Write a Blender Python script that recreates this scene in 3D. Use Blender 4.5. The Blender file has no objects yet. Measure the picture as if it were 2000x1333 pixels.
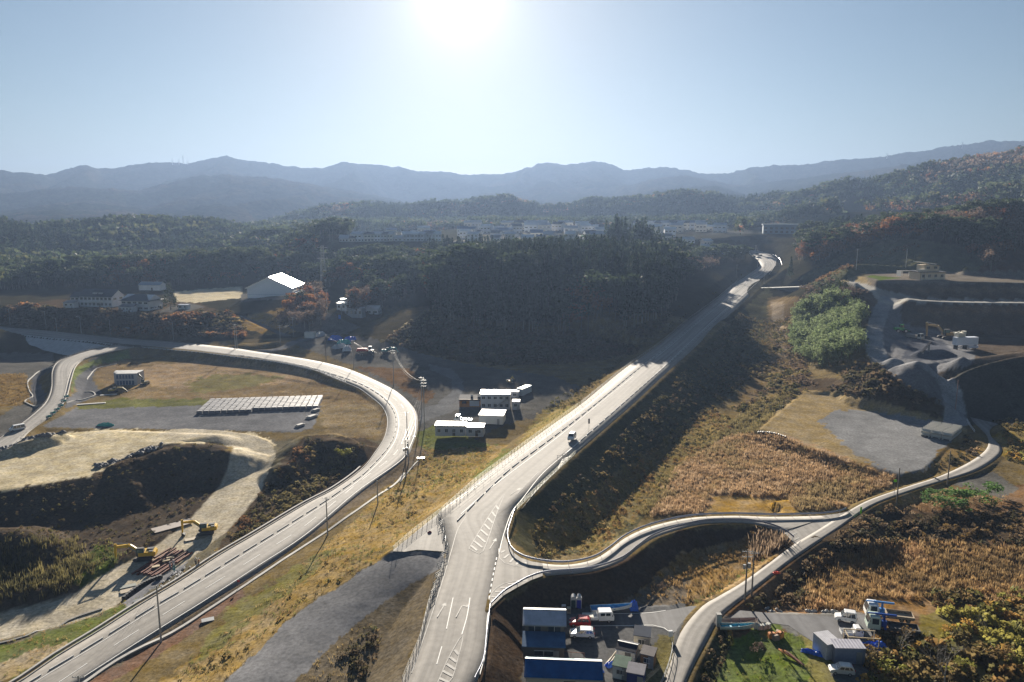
import bpy, bmesh, math, random
import numpy as np
from mathutils import Vector, Matrix
random.seed(7); RNG = np.random.default_rng(11)
S = bpy.context.scene
COL = S.collection
R = math.radians
# ------------------------------------------------------------------ camera
F = 1450.0; CZ = 68.0; PITCH = R(9.72)
cam = bpy.data.cameras.new("camera"); camo = bpy.data.objects.new("camera", cam); COL.objects.link(camo)
camo.location = (0, 0, CZ); camo.rotation_euler = (math.pi/2 - PITCH, 0, 0)
cam.sensor_width = 36.0; cam.lens = F/2000*36.0; cam.clip_start = 1.0; cam.clip_end = 40000
S.camera = camo
# ------------------------------------------------------------------ world, sun, exposure
SUN_EL = R(15.6); SUN_AZ = R(-3.8)            # azimuth from +Y towards +X
w = bpy.data.worlds.new("World"); S.world = w; w.use_nodes = True
nt = w.node_tree; bg = nt.nodes['Background']
sky = nt.nodes.new('ShaderNodeTexSky'); sky.sky_type = 'NISHITA'; sky.sun_disc = False
sky.sun_elevation = SUN_EL; sky.sun_rotation = SUN_AZ; sky.altitude = 60
sky.air_density = 1.0; sky.dust_density = 0.0; sky.ozone_density = 3.0
sky.dust_density = 0.15; sky.ozone_density = 2.0
hsv = nt.nodes.new('ShaderNodeHueSaturation'); hsv.inputs['Saturation'].default_value = 1.06; hsv.inputs['Value'].default_value = .31
nt.links.new(sky.outputs[0], hsv.inputs['Color']); bg.inputs[1].default_value = 0.05
sl = bpy.data.lights.new("sun", 'SUN'); so = bpy.data.objects.new("sun", sl); COL.objects.link(so)
sl.energy = 5.0; sl.angle = R(0.5); sl.color = (1.0, 0.90, 0.76)
sdir0 = (math.sin(SUN_AZ)*math.cos(SUN_EL), math.cos(SUN_AZ)*math.cos(SUN_EL), math.sin(SUN_EL))
# the bright aureole of the sun's disc in the sky, by true angle from the sun
tcw = nt.nodes.new('ShaderNodeTexCoord'); dt = nt.nodes.new('ShaderNodeVectorMath'); dt.operation = 'DOT_PRODUCT'
dt.inputs[1].default_value = sdir0; nt.links.new(tcw.outputs['Generated'], dt.inputs[0])
ac = nt.nodes.new('ShaderNodeMath'); ac.operation = 'ARCCOSINE'; nt.links.new(dt.outputs['Value'], ac.inputs[0])
prev = hsv.outputs[0]
for amp, wid in ((26.0, .8), (2.6, 3.8), (2.0, 12.0)):
    q = nt.nodes.new('ShaderNodeMath'); q.operation = 'MULTIPLY'; q.inputs[1].default_value = -1/R(wid); nt.links.new(ac.outputs[0], q.inputs[0])
    e = nt.nodes.new('ShaderNodeMath'); e.operation = 'EXPONENT'; nt.links.new(q.outputs[0], e.inputs[0])
    v = nt.nodes.new('ShaderNodeVectorMath'); v.operation = 'SCALE'; v.inputs[0].default_value = (amp, amp*.90, amp*.72); nt.links.new(e.outputs[0], v.inputs['Scale'])
    a_ = nt.nodes.new('ShaderNodeVectorMath'); a_.operation = 'ADD'; nt.links.new(prev, a_.inputs[0]); nt.links.new(v.outputs[0], a_.inputs[1]); prev = a_.outputs[0]
nt.links.new(prev, bg.inputs[0])
sdir = Vector((math.sin(SUN_AZ)*math.cos(SUN_EL), math.cos(SUN_AZ)*math.cos(SUN_EL), math.sin(SUN_EL)))
so.rotation_euler = sdir.to_track_quat('Z', 'Y').to_euler(); so.location = (0, 0, 300)
S.view_settings.view_transform = 'Standard'; S.view_settings.look = 'None'
S.view_settings.exposure = 2.05; S.view_settings.gamma = 1.0; S.view_settings.use_curve_mapping = False
S.render.engine = 'CYCLES'
cy = S.cycles
cy.max_bounces = 4; cy.diffuse_bounces = 2; cy.glossy_bounces = 2; cy.transmission_bounces = 2
cy.transparent_max_bounces = 4; cy.volume_bounces = 0; cy.caustics_reflective = False; cy.caustics_refractive = False
# ------------------------------------------------------------------ geometry of sight (used to survey the place)
SP, CP = math.sin(PITCH), math.cos(PITCH)
def ray(px, py):
    a = (px-1000.0)/F; b = (666.5-py)/F
    return a, CP+b*SP, -SP+b*CP
def G(px, py, z=0.0):
    """ground point of height z; z may be a function of y"""
    a, c, d = ray(px, py)
    if callable(z):
        y = 200.0
        for _ in range(40):
            t = (z(y)-CZ)/d; y = 0.5*y+0.5*t*c
        zz = z(y); t = (zz-CZ)/d
        return (a*t, c*t, zz)
    t = (z-CZ)/d
    return (a*t, c*t, z)
def AT(px, py, r):
    """point at horizontal distance r in that direction"""
    a, c, d = ray(px, py); t = r/math.hypot(a, c)
    return (a*t, c*t, CZ+d*t)
def proj(x, y, z):
    zc = y*CP-(z-CZ)*SP; yc = y*SP+(z-CZ)*CP
    zc = np.maximum(zc, 1e-3) if isinstance(zc, np.ndarray) else max(zc, 1e-3)
    return 1000+F*x/zc, 666.5-F*yc/zc
def pw(*pts):
    xs = np.array([p[0] for p in pts], float); ys = np.array([p[1] for p in pts], float)
    return lambda v: float(np.interp(v, xs, ys))
# ------------------------------------------------------------------ noise
TAB = RNG.random((256, 256))
def vnoise(x, y):
    xi = np.floor(x).astype(np.int64); yi = np.floor(y).astype(np.int64)
    fx = x-xi; fy = y-yi; fx = fx*fx*(3-2*fx); fy = fy*fy*(3-2*fy)
    a = TAB[xi & 255, yi & 255]; b = TAB[(xi+1) & 255, yi & 255]
    c = TAB[xi & 255, (yi+1) & 255]; d = TAB[(xi+1) & 255, (yi+1) & 255]
    return (a*(1-fx)+b*fx)*(1-fy)+(c*(1-fx)+d*fx)*fy
def fbm(x, y, o=4, g=0.5):
    s = 0; a = 1; n = 0
    for i in range(o):
        s = s+a*vnoise(x*2**i+17.3*i, y*2**i+5.1*i); n += a; a *= g
    return s/n
# ------------------------------------------------------------------ mesh helpers
def tag(o, label=None, cat=None, group=None, kind=None):
    if label: o['label'] = label
    if cat: o['category'] = cat
    if group: o['group'] = group
    if kind: o['kind'] = kind
    return o
def link(name, me, mat=None, parent=None):
    o = bpy.data.objects.new(name, me); COL.objects.link(o)
    if mat is not None and len(me.materials) == 0: me.materials.append(mat)
    if parent: o.parent = parent
    return o
def empty(name, loc, rz=0.0):
    o = bpy.data.objects.new(name, None); COL.objects.link(o)
    o.empty_display_size = 0.5; o.location = loc; o.rotation_euler = (0, 0, rz); return o
def npmesh(name, V, Fc, k, smooth=False, cols=None, norm_up=False):
    """V (n,3), Fc (m,k) -> mesh"""
    me = bpy.data.meshes.new(name)
    n, m = len(V), len(Fc)
    me.vertices.add(n); me.vertices.foreach_set('co', np.ascontiguousarray(V, np.float32).ravel())
    me.loops.add(m*k); me.loops.foreach_set('vertex_index', np.ascontiguousarray(Fc, np.int32).ravel())
    me.polygons.add(m); me.polygons.foreach_set('loop_start', np.arange(0, m*k, k, dtype=np.int32))
    try: me.polygons.foreach_set('loop_total', np.full(m, k, np.int32))
    except Exception: pass
    if smooth: me.polygons.foreach_set('use_smooth', np.ones(m, bool))
    me.update(calc_edges=True)
    if cols is not None:
        at = me.color_attributes.new('Col', 'FLOAT_COLOR', 'POINT')
        c4 = np.ones((n, 4), np.float32); c4[:, :3] = cols
        at.data.foreach_set('color', c4.ravel())
    return me
class MB:
    def __init__(s): s.v = []; s.f = []
    def add(s, vs, fs):
        b = len(s.v); s.v += [tuple(p) for p in vs]; s.f += [tuple(b+i for i in f) for f in fs]; return s
    def box(s, cx, cy_, cz, sx, sy, sz, rz=0, rx=0, ry=0, taper=1.0):
        M = Matrix.Rotation(rz, 3, 'Z') @ Matrix.Rotation(ry, 3, 'Y') @ Matrix.Rotation(rx, 3, 'X')
        vs = []
        for dz in (-.5, .5):
            t = taper if dz > 0 else 1
            for dx, dy in ((-.5, -.5), (.5, -.5), (.5, .5), (-.5, .5)):
                p = M @ Vector((dx*sx*t, dy*sy*t, dz*sz)); vs.append((cx+p.x, cy_+p.y, cz+p.z))
        return s.add(vs, [(0, 3, 2, 1), (4, 5, 6, 7), (0, 1, 5, 4), (1, 2, 6, 5), (2, 3, 7, 6), (3, 0, 4, 7)])
    def cyl(s, p0, p1, r0, r1=None, n=10, caps=True):
        r1 = r0 if r1 is None else r1
        p0 = Vector(p0); p1 = Vector(p1); d = (p1-p0)
        if d.length < 1e-6: return s
        q = d.normalized(); a = q.orthogonal().normalized(); b = q.cross(a)
        vs = []
        for p, r in ((p0, r0), (p1, r1)):
            for i in range(n):
                t = 2*math.pi*i/n; vs.append(p+a*math.cos(t)*r+b*math.sin(t)*r)
        fs = [(i, (i+1) % n, n+(i+1) % n, n+i) for i in range(n)]
        if caps: fs += [tuple(range(n-1, -1, -1)), tuple(range(n, 2*n))]
        return s.add(vs, fs)
    def tube(s, pts, r, n=6):
        for a, b in zip(pts[:-1], pts[1:]): s.cyl(a, b, r, r, n)
        return s
    def prism(s, poly, z0, z1):
        n = len(poly); vs = [(x, y, z0) for x, y in poly]+[(x, y, z1) for x, y in poly]
        return s.add(vs, [tuple(range(n-1, -1, -1)), tuple(range(n, 2*n))]+[(i, (i+1) % n, n+(i+1) % n, n+i) for i in range(n)])
    def extr(s, prof, y0, y1):
        """profile in x,z pushed along y"""
        n = len(prof); vs = [(x, y0, z) for x, z in prof]+[(x, y1, z) for x, z in prof]
        return s.add(vs, [tuple(range(n)), tuple(range(2*n-1, n-1, -1))]+[((i+1) % n, i, n+i, n+(i+1) % n) for i in range(n)])
    def loft(s, rings, close=True):
        n = len(rings[0]); vs = [p for r_ in rings for p in r_]; fs = []
        for j in range(len(rings)-1):
            for i in range(n if close else n-1):
                a = j*n+i; b = j*n+(i+1) % n; fs.append((a, b, b+n, a+n))
        if close: fs += [tuple(range(n-1, -1, -1)), tuple(range((len(rings)-1)*n, len(rings)*n))]
        return s.add(vs, fs)
    def build(s, name, mat, parent=None, bevel=0, smooth=False):
        me = bpy.data.meshes.new(name); me.from_pydata(s.v, [], s.f)
        bm = bmesh.new(); bm.from_mesh(me); bmesh.ops.recalc_face_normals(bm, faces=bm.faces[:])
        if bevel:
            bmesh.ops.bevel(bm, geom=[e for e in bm.edges if e.is_manifold and e.calc_face_angle(0) > .5], offset=bevel, segments=2, affect='EDGES', clamp_overlap=True)
        bm.to_mesh(me); bm.free()
        if smooth:
            for p in me.polygons: p.use_smooth = True
        me.update()
        return link(name, me, mat, parent)
def copy_tree(o, parent=None):
    c = o.copy(); COL.objects.link(c)
    if parent: c.parent = parent
    for ch in list(o.children): copy_tree(ch, c)
    return c
def polyres(P, step):
    """Catmull-Rom smooth then resample polyline (n,3) at step"""
    P = np.array(P, float); Q = np.vstack([2*P[0]-P[1], P, 2*P[-1]-P[-2]]); out = []
    for i in range(1, len(Q)-2):
        a, b, c, d = Q[i-1], Q[i], Q[i+1], Q[i+2]
        for t in np.linspace(0, 1, 10, endpoint=False):
            out.append(.5*((2*b)+(-a+c)*t+(2*a-5*b+4*c-d)*t*t+(-a+3*b-3*c+d)*t**3))
    out.append(P[-1]); out = np.array(out)
    L = np.r_[0, np.cumsum(np.linalg.norm(np.diff(out[:, :2], axis=0), axis=1))]
    n = max(2, int(round(L[-1]/step))+1); s = np.linspace(0, L[-1], n)
    return np.stack([np.interp(s, L, out[:, k]) for k in range(3)], 1)
def inpoly(X, Y, poly):
    ins = np.zeros(X.shape, bool); n = len(poly)
    for i in range(n):
        x0, y0 = poly[i][0], poly[i][1]; x1, y1 = poly[(i+1) % n][0], poly[(i+1) % n][1]
        if y0 == y1: continue
        c = ((y0 > Y) != (y1 > Y)) & (X < (x1-x0)*(Y-y0)/(y1-y0)+x0); ins ^= c
    return ins
def segdist(X, Y, P):
    """distance to polyline P(n,3) and z at the nearest point"""
    bd = np.full(X.shape, 1e9); bz = np.zeros(X.shape)
    for a, b in zip(P[:-1], P[1:]):
        d = b[:2]-a[:2]; L2 = max(d@d, 1e-9)
        t = np.clip(((X-a[0])*d[0]+(Y-a[1])*d[1])/L2, 0, 1)
        q = (X-a[0]-t*d[0])**2+(Y-a[1]-t*d[1])**2
        m = q < bd; bd = np.where(m, q, bd); bz = np.where(m, a[2]+t*(b[2]-a[2]), bz)
    return np.sqrt(bd), bz
# ------------------------------------------------------------------ materials
MATS = {}
def nodes(name):
    m = bpy.data.materials.new(name); m.use_nodes = True
    return m, m.node_tree, m.node_tree.nodes['Principled BSDF']
def mat(name, c, rough=.7, metal=0.0, var=.12, scale=3.0, bump=0.0, spec=None, coords='Object', glass=False):
    if name in MATS: return MATS[name]
    m, t, b = nodes(name); N = t.nodes.new
    tc = N('ShaderNodeTexCoord'); nz = N('ShaderNodeTexNoise'); nz.inputs['Scale'].default_value = scale
    nz.inputs['Detail'].default_value = 5
    t.links.new(tc.outputs[coords], nz.inputs['Vector'])
    rp = N('ShaderNodeMapRange'); rp.inputs[1].default_value = .3; rp.inputs[2].default_value = .7
    rp.inputs[3].default_value = 1-var; rp.inputs[4].default_value = 1+var
    t.links.new(nz.outputs[0], rp.inputs[0])
    mx = N('ShaderNodeVectorMath'); mx.operation = 'SCALE'; mx.inputs[0].default_value = c
    t.links.new(rp.outputs[0], mx.inputs['Scale']); t.links.new(mx.outputs[0], b.inputs['Base Color'])
    b.inputs['Roughness'].default_value = rough; b.inputs['Metallic'].default_value = metal
    if spec is not None: b.inputs['Specular IOR Level'].default_value = spec
    if bump:
        bp = N('ShaderNodeBump'); bp.inputs['Strength'].default_value = bump; bp.inputs['Distance'].default_value = .1
        t.links.new(nz.outputs[0], bp.inputs['Height']); t.links.new(bp.outputs[0], b.inputs['Normal'])
    MATS[name] = m; return m
def foliage(name, c, c2, hue=.25, attr=False, transl=.35):
    """leaf material: colour drifts from tree to tree (per object) and from clump to clump"""
    m, t, b = nodes(name); N = t.nodes.new; L = t.links.new
    if attr:
        at = N('ShaderNodeAttribute'); at.attribute_name = 'Col'; colour = at.outputs[0]
    else:
        oi = N('ShaderNodeObjectInfo'); mx = N('ShaderNodeMix'); mx.data_type = 'RGBA'
        mx.inputs[6].default_value = (*c, 1); mx.inputs[7].default_value = (*c2, 1)
        L(oi.outputs['Random'], mx.inputs[0]); colour = mx.outputs[2]
    g = N('ShaderNodeNewGeometry'); nz = N('ShaderNodeTexNoise'); nz.inputs['Scale'].default_value = .45
    nz.inputs['Detail'].default_value = 4; L(g.outputs['Position'], nz.inputs['Vector'])
    rp = N('ShaderNodeMapRange'); rp.inputs[1].default_value = .3; rp.inputs[2].default_value = .7
    rp.inputs[3].default_value = 1-hue; rp.inputs[4].default_value = 1+hue; L(nz.outputs[0], rp.inputs[0])
    sc = N('ShaderNodeVectorMath'); sc.operation = 'SCALE'; L(colour, sc.inputs[0]); L(rp.outputs[0], sc.inputs['Scale'])
    L(sc.outputs[0], b.inputs['Base Color']); b.inputs['Roughness'].default_value = .8
    b.inputs['Specular IOR Level'].default_value = .15
    if transl:
        tr = N('ShaderNodeBsdfTranslucent'); L(sc.outputs[0], tr.inputs[0]); ms = N('ShaderNodeMixShader')
        ms.inputs[0].default_value = transl; L(b.outputs[0], ms.inputs[1]); L(tr.outputs[0], ms.inputs[2])
        L(ms.outputs[0], t.nodes['Material Output'].inputs[0])
    MATS[name] = m; return m
# ================================================================== SURVEY OF THE PLACE
# height of each road along the view depth y
ZH = pw((0, 3.6), (90, 3.4), (120, 4), (150, 4.2), (215, 5.3), (370, 9), (523, 14), (600, 20), (680, 27), (760, 32), (900, 36))
ZL = pw((0, -4), (100, -4), (200, -3.6), (260, -2.6), (340, -.6), (400, 1.0), (480, 2.5))
ZRAMP = pw((0, -3.6), (190, -3.2), (240, -2.6), (300, -1), (380, 1.2), (480, 2.5))
ZLOC = pw((0, 0), (90, 0), (140, .6), (200, 1.0), (260, 1.4))
def GX(pts, zf): return [G(a, b, zf) for a, b in pts]
HL = [(784,1333),(800,1295),(820,1245),(836,1180),(854,1135),(865,1105),(872,1078),(866,1045),(857,1003),(898,969),(940,933),(1000,888),(1068,838),(1135,790),(1180,753),(1225,717),(1290,671),(1344,626),(1402,583),(1438,552),(1470,531),(1484,518),(1479,507),(1468,499),(1456,489)]
HR = [(930,1333),(947,1295),(953,1245),(960,1185),(968,1135),(975,1095),(985,1062),(993,1032),(1007,996),(1046,960),(1085,923),(1124,887),(1182,837),(1239,787),(1297,733),(1340,695),(1384,654),(1425,615),(1481,563),(1499,549),(1517,534),(1526,519),(1522,507),(1508,499),(1488,492),(1462,486)]
LL = [(-60,1380),(36,1333),(114,1280),(195,1231),(270,1183),(357,1131),(430,1083),(500,1042),(597,984),(656,953),(708,915),(732,885),(751,855),(757,825),(753,806),(744,792),(726,777),(701,759),(672,747),(640,734),(612,723),(550,709),(500,702),(450,696),(395,689),(340,684),(284,679),(240,676),(180,667),(100,660),(0,649),(-80,642)]
LR = [(60,1390),(175,1324),(255,1272),(345,1216),(430,1163),(510,1113),(600,1049),(700,966),(790,897),(806,869),(815,842),(816,820),(811,802),(797,784),(776,766),(755,754),(728,741),(703,730),(674,719),(636,709),(600,702),(550,694),(500,687),(462,681),(400,674),(330,667),(284,664),(230,660),(180,655),(100,647),(0,638),(-80,632)]
RAL = [(-60,895),(0,857),(41,830),(79,799),(94,780),(101,757),(102,728),(110,711),(126,701),(155,690),(190,681),(235,675)]
RAR = [(-20,905),(28,873),(58,842),(92,818),(117,797),(131,773),(139,741),(148,716),(166,702),(207,690),(262,679)]
RPU = [(1038,1097),(1076,1103),(1116,1103),(1160,1093),(1190,1075),(1220,1052),(1260,1033),(1310,1019),(1360,1011),(1432,1008),(1506,1010),(1600,1008),(1640,1003),(1662,997)]
RPD = [(1036,1134),(1072,1124),(1152,1117),(1212,1098),(1246,1073),(1276,1052),(1320,1036),(1376,1023),(1440,1021),(1476,1024),(1512,1033),(1535,1044),(1552,1062)]
LOL = [(1292,1345),(1308,1300),(1316,1262),(1312,1240),(1303,1222)]
LOCL = [(1290,1350),(1308,1300),(1330,1235),(1370,1186),(1402,1166),(1448,1139),(1500,1102),(1552,1063),(1600,1034),(1656,999),(1700,976),(1772,951),(1839,929),(1895,902),(1926,878),(1930,857),(1918,840),(1903,826),(1895,815)]
LOCR = [(1335,1345),(1352,1305),(1385,1243),(1401,1213),(1424,1190),(1480,1146),(1540,1099),(1580,1071),(1640,1031),(1706,986),(1790,955),(1846,938),(1912,917),(1954,888),(1953,870),(1936,853),(1935,838),(1960,827),(2060,818)]
ZP = pw((-30, 4.15), (2, 4.15), (12, 3.8), (30, 2.4), (52, .9), (80, .6))   # ramp: by x
def GR(pts):
    out = []
    for a, b in pts:
        z = 3.0
        for _ in range(30):
            x = G(a, b, z)[0]; z = .5*z+.5*ZP(x)
        out.append(G(a, b, z))
    return out
ROADS = {}
def near_pairs(L, Rp):
    out = []
    for p in L:
        best = None
        for a, b in zip(Rp[:-1], Rp[1:]):
            d = b[:2]-a[:2]; t = min(1, max(0, ((p[:2]-a[:2])@d)/max(d@d, 1e-9))); q = a+t*(b-a)
            e = (q[:2]-p[:2])@(q[:2]-p[:2])
            if best is None or e < best[0]: best = (e, q)
        out.append(best[1])
    return np.array(out)
def road(key, Lp, Rp, step=3.0):
    L = polyres(Lp, step); Rr = polyres(Rp, step*.5); Q = near_pairs(L, Rr)
    ROADS[key] = (L, Q); return L, Q
road('highway', GX(HL, ZH), GX(HR, ZH))
road('left', GX(LR, ZL), GX(LL, ZL))
road('ramp', GX(RAL, ZRAMP), GX(RAR, ZRAMP), 2.0)
road('slip', GR(RPU), GR(RPD), 1.5)
road('local', GX(LOCL, ZLOC), GX(LOCR, ZLOC), 2.0)
# gravel haul roads: (px, py, z, half width) -> centre line
HAUL1 = [(-60,1240,-8.6),(60,1212,-8.4),(160,1185,-8),(240,1135,-7.6),(320,1090,-7.2),(390,1040,-6.7),(440,990,-6.2),(480,935,-5.4),(498,895,-4.6),(478,866,-3.4),(425,853,-2.4),(350,848,-1.4)]
HAUL2 = [(1652,551,29),(1690,562,28.6),(1730,575,27.5),(1790,586,26.4),(1870,590,26),(1950,591,26),(2060,592,26)]
HAUL3 = [(1735,582,25),(1722,605,21),(1712,632,17.5),(1706,660,14.5),(1712,690,12.5),(1735,718,11),(1775,742,9),(1825,760,7),(1852,778,5),(1864,800,3.2),(1868,826,1.8)]
CULV = [(1478,565,15),(1520,561,15.6),(1570,560,16.4),(1600,558,18)]
BYWAY = [(500,700,1),(540,683,.8),(580,668,1.0),(640,655,1.3),(700,642,2.2),(760,624,4),(830,603,7.5)]  # cross road joining the curve
BYWAY[0] = (455,686,.4)
HILLROAD = [(560,657,1),(520,640,2.5),(490,628,5),(470,618,8)]
def line(pts): return np.array([G(a, b, z) for a, b, z in pts])
def azr(px, r):
    a, c, d = ray(px, 600); h = math.hypot(a, c); return a/h*r, c/h*r
# ================================================================== TERRAIN GRID
TH0, TH1, NT = R(-50), R(50), 840
R0, R1 = 48.0, 2300.0; NR = 880
th = np.linspace(TH0, TH1, NT); lr = np.linspace(math.log(R0), math.log(R1), NR); rr = np.exp(lr)
RRg, THg = np.meshgrid(rr, th, indexing='ij'); X = RRg*np.sin(THg); Y = RRg*np.cos(THg)
SURF = [(100,1300,-4.3),(400,1240,-4),(0,1150,-7),(600,1060,-4.4),(850,950,-3.5),(900,880,-2.8),(910,800,-2),(870,740,-1.2),(1000,730,-.5),(700,840,-3.8),(500,850,-4.2),(300,850,-4.2),(100,790,-4),(400,740,-3.8),(250,760,-3.8),(600,770,-3.8),(30,715,-3.5),(0,800,-4),(150,702,-4.4),(150,690,-5.0),(60,690,-5.4),(-60,688,-5.4),(195,690,-4.6),(0,686,-5.4),(-80,684,-5.4),(400,711,-3.1),(300,706,-3.0),(500,722,-3.3),(600,744,-3.5),(235,703,-3.1),(560,665,.4),(650,680,-.6),(750,700,-1),(700,650,1.5),(600,620,4),(480,650,3),(620,590,8),
 (1150,1020,-3),(1300,900,-3.2),(1400,820,-2.5),(1250,950,-3.4),(1430,740,-.5),(1520,680,2),(1530,620,6),(1060,1060,-2.5),(1500,920,-1.5),(1400,985,-1.6),(1650,930,-.6),(1650,830,1.3),(1800,850,1.4),(1850,890,1.2),(1560,790,.8),
 (1400,1300,-1.2),(1700,1250,-.1),(1880,1300,-.6),(1600,1120,-1.8),(1800,1050,-1.6),(1950,1100,-1.2),(2000,950,0),(1990,880,1),(1250,1150,-.2),(1400,1090,-1.4),(1350,1140,-1),(1130,1210,0),(1100,1320,0),(1250,1300,0),(1000,1333,-1.5),(1010,1250,-1.2),
 (1620,700,4),(1560,720,1),(1750,770,4.5),(1690,640,9.5),(1640,600,10),(1590,580,9),(1760,640,13),(1850,665,13),(1850,700,13),(1960,700,14),(1800,800,2.5),(1900,780,3.4),(1950,800,3),(2000,770,5),
 (780,1088,3.8),(865,1084,3.9),(820,1088,3.9),(700,1150,2.3),(600,1215,1.2),(500,1300,.2),(440,1340,-.3),(650,1085,-.8),(780,980,-1),(880,930,0),(750,1150,2.2),(690,1260,.2),(730,1330,.2),(760,1240,.9),(560,1170,-1.5),(420,1290,-2.6),(300,1345,-3.4),
 (250,615,11.5),(400,600,11.5),(520,590,11.5),(400,570,12),(60,610,10),(0,600,11)]
WORLD = [(-150, 60, -5), (0, 55, 0), (100, 60, 0), (160, 90, -1), (-60, 60, -3)]
for px, r, z in [(150,560,14),(350,580,14),(500,600,15),(-100,500,12),(-100,800,12),(200,810,10),(400,830,12),(560,800,14),(620,700,24),(700,620,22),(850,600,20),(900,650,28),(1100,640,26),(1350,640,26),(1420,700,30),(1560,640,24),(1500,560,16),(1700,600,48),(1850,520,42),(2000,520,44),(2150,450,34),(2150,300,14),(2150,200,3),(-100,1400,30),(300,1500,30),(600,1250,42),(1000,1150,44),(1500,1200,50),(1900,900,60),(2100,900,70),(800,1250,42),(1250,1200,44),(500,2100,30),(1000,2200,40),(1600,2200,60),(2100,1800,80)]:
    x, y = azr(px, r); WORLD.append((x, y, z))
ctl = np.array([G(a, b, z) for a, b, z in SURF]+WORLD)
def kern(d2): return np.sqrt(d2+100.0)
D2 = (ctl[:, None, 0]-ctl[None, :, 0])**2+(ctl[:, None, 1]-ctl[None, :, 1])**2
A = np.zeros((len(ctl)+1,)*2); A[:-1, :-1] = kern(D2)-np.eye(len(ctl))*2.0; A[-1, :-1] = 1; A[:-1, -1] = 1
W_ = np.linalg.solve(A, np.r_[ctl[:, 2], 0])
Z = np.full(X.shape, W_[-1], np.float64)
for i in range(len(ctl)): Z += W_[i]*np.sqrt((X-ctl[i, 0])**2+(Y-ctl[i, 1])**2+100.0)
Z = np.maximum(Z, -12)
def hill(pts, slope, width=0.0, k=4.0, rough=.25):
    """a ridge: crest polyline of (x, y, z), falling away on both sides"""
    global Z
    P = polyres(pts, 25.0); mh = (P[:, 2].max()+10)/slope+60
    M = (X > P[:, 0].min()-mh) & (X < P[:, 0].max()+mh) & (Y > P[:, 1].min()-mh) & (Y < P[:, 1].max()+mh)
    d, z = segdist(X[M], Y[M], P)
    sc = max(60.0, P[:, 2].max())
    n = fbm(X[M]/sc/1.4+3.3, Y[M]/sc/1.4, 4)-.5
    e = np.maximum(d-width, 0)*slope
    h = z-np.sqrt(e*e+9)+3+n*rough*np.minimum(e*2, sc)
    zz = Z[M]; t = np.clip((h-zz)/k*.5+.5, 0, 1); Z[M] = zz*(1-t)+h*t+k*t*(1-t)
def crest(pts, r, tree): return [AT(px, py, r)[:2]+(AT(px, py, r)[2]-tree,) for px, py in pts]
def pr(pts): return [azr(px, r)+(z,) for px, r, z in pts]
hill(pr([(845,445,12),(930,480,25),(1050,500,29),(1150,510,29),(1230,530,27),(1310,560,23),(1380,620,24)]), .21, 8)
hill(pr([(1240,610,22),(1330,630,20),(1380,650,19)]), .2, 10)
hill(pr([(-80,600,18),(0,620,20),(100,620,24),(200,640,24),(300,640,25),(400,660,23),(500,690,23)]), .2, 10)
hill(pr([(560,540,20),(660,570,20),(760,560,21),(830,560,20)]), .22, 8)
hill(pr([(700,455,13),(760,470,15),(820,480,15)]), .4, 8)
hill([G(752,666,1.5), G(790,640,4.5), G(825,618,9), G(858,600,14)], .42, 3, rough=.1)
hill(crest([(-100,430),(0,432),(100,438),(200,430),(300,425),(400,428),(450,437),(520,447)], 1080, 15), .2, 10)
hill(crest([(560,452),(640,455),(700,450),(780,455)], 900, 13), .2, 10)
hill(crest([(480,442),(520,432),(600,410),(650,402),(720,395),(800,398),(860,395),(1000,385),(1040,398),(1090,400),(1150,388),(1200,391),(1280,379),(1340,375),(1400,378),(1450,385),(1510,379),(1580,378)], 1500, 14), .28, 10)
hill(crest([(1500,400),(1560,378),(1640,354),(1700,351),(1760,336),(1850,313),(1920,301),(2000,286),(2120,262)], 1400, 13), .34, 10)
hill(crest([(1470,437),(1540,412),(1600,398),(1700,394),(1800,387),(1900,372),(2000,352),(2100,335)], 1050, 13), .34, 10)
hill(crest([(1540,478),(1590,458),(1640,440),(1700,432),(1760,420),(1850,412),(1900,400),(1960,402),(2080,405)], 640, 16), .3, 8)
hill(pr([(1735,500,44),(1780,505,47),(1810,510,47),(1850,520,43)]), .62, 8, rough=.1)
Z += (fbm(X/55, Y/55, 4)-.5)*np.clip((RRg-150)/250, .25, 2.4)*1.3+(fbm(X/7, Y/7, 3)-.5)*.35
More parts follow.
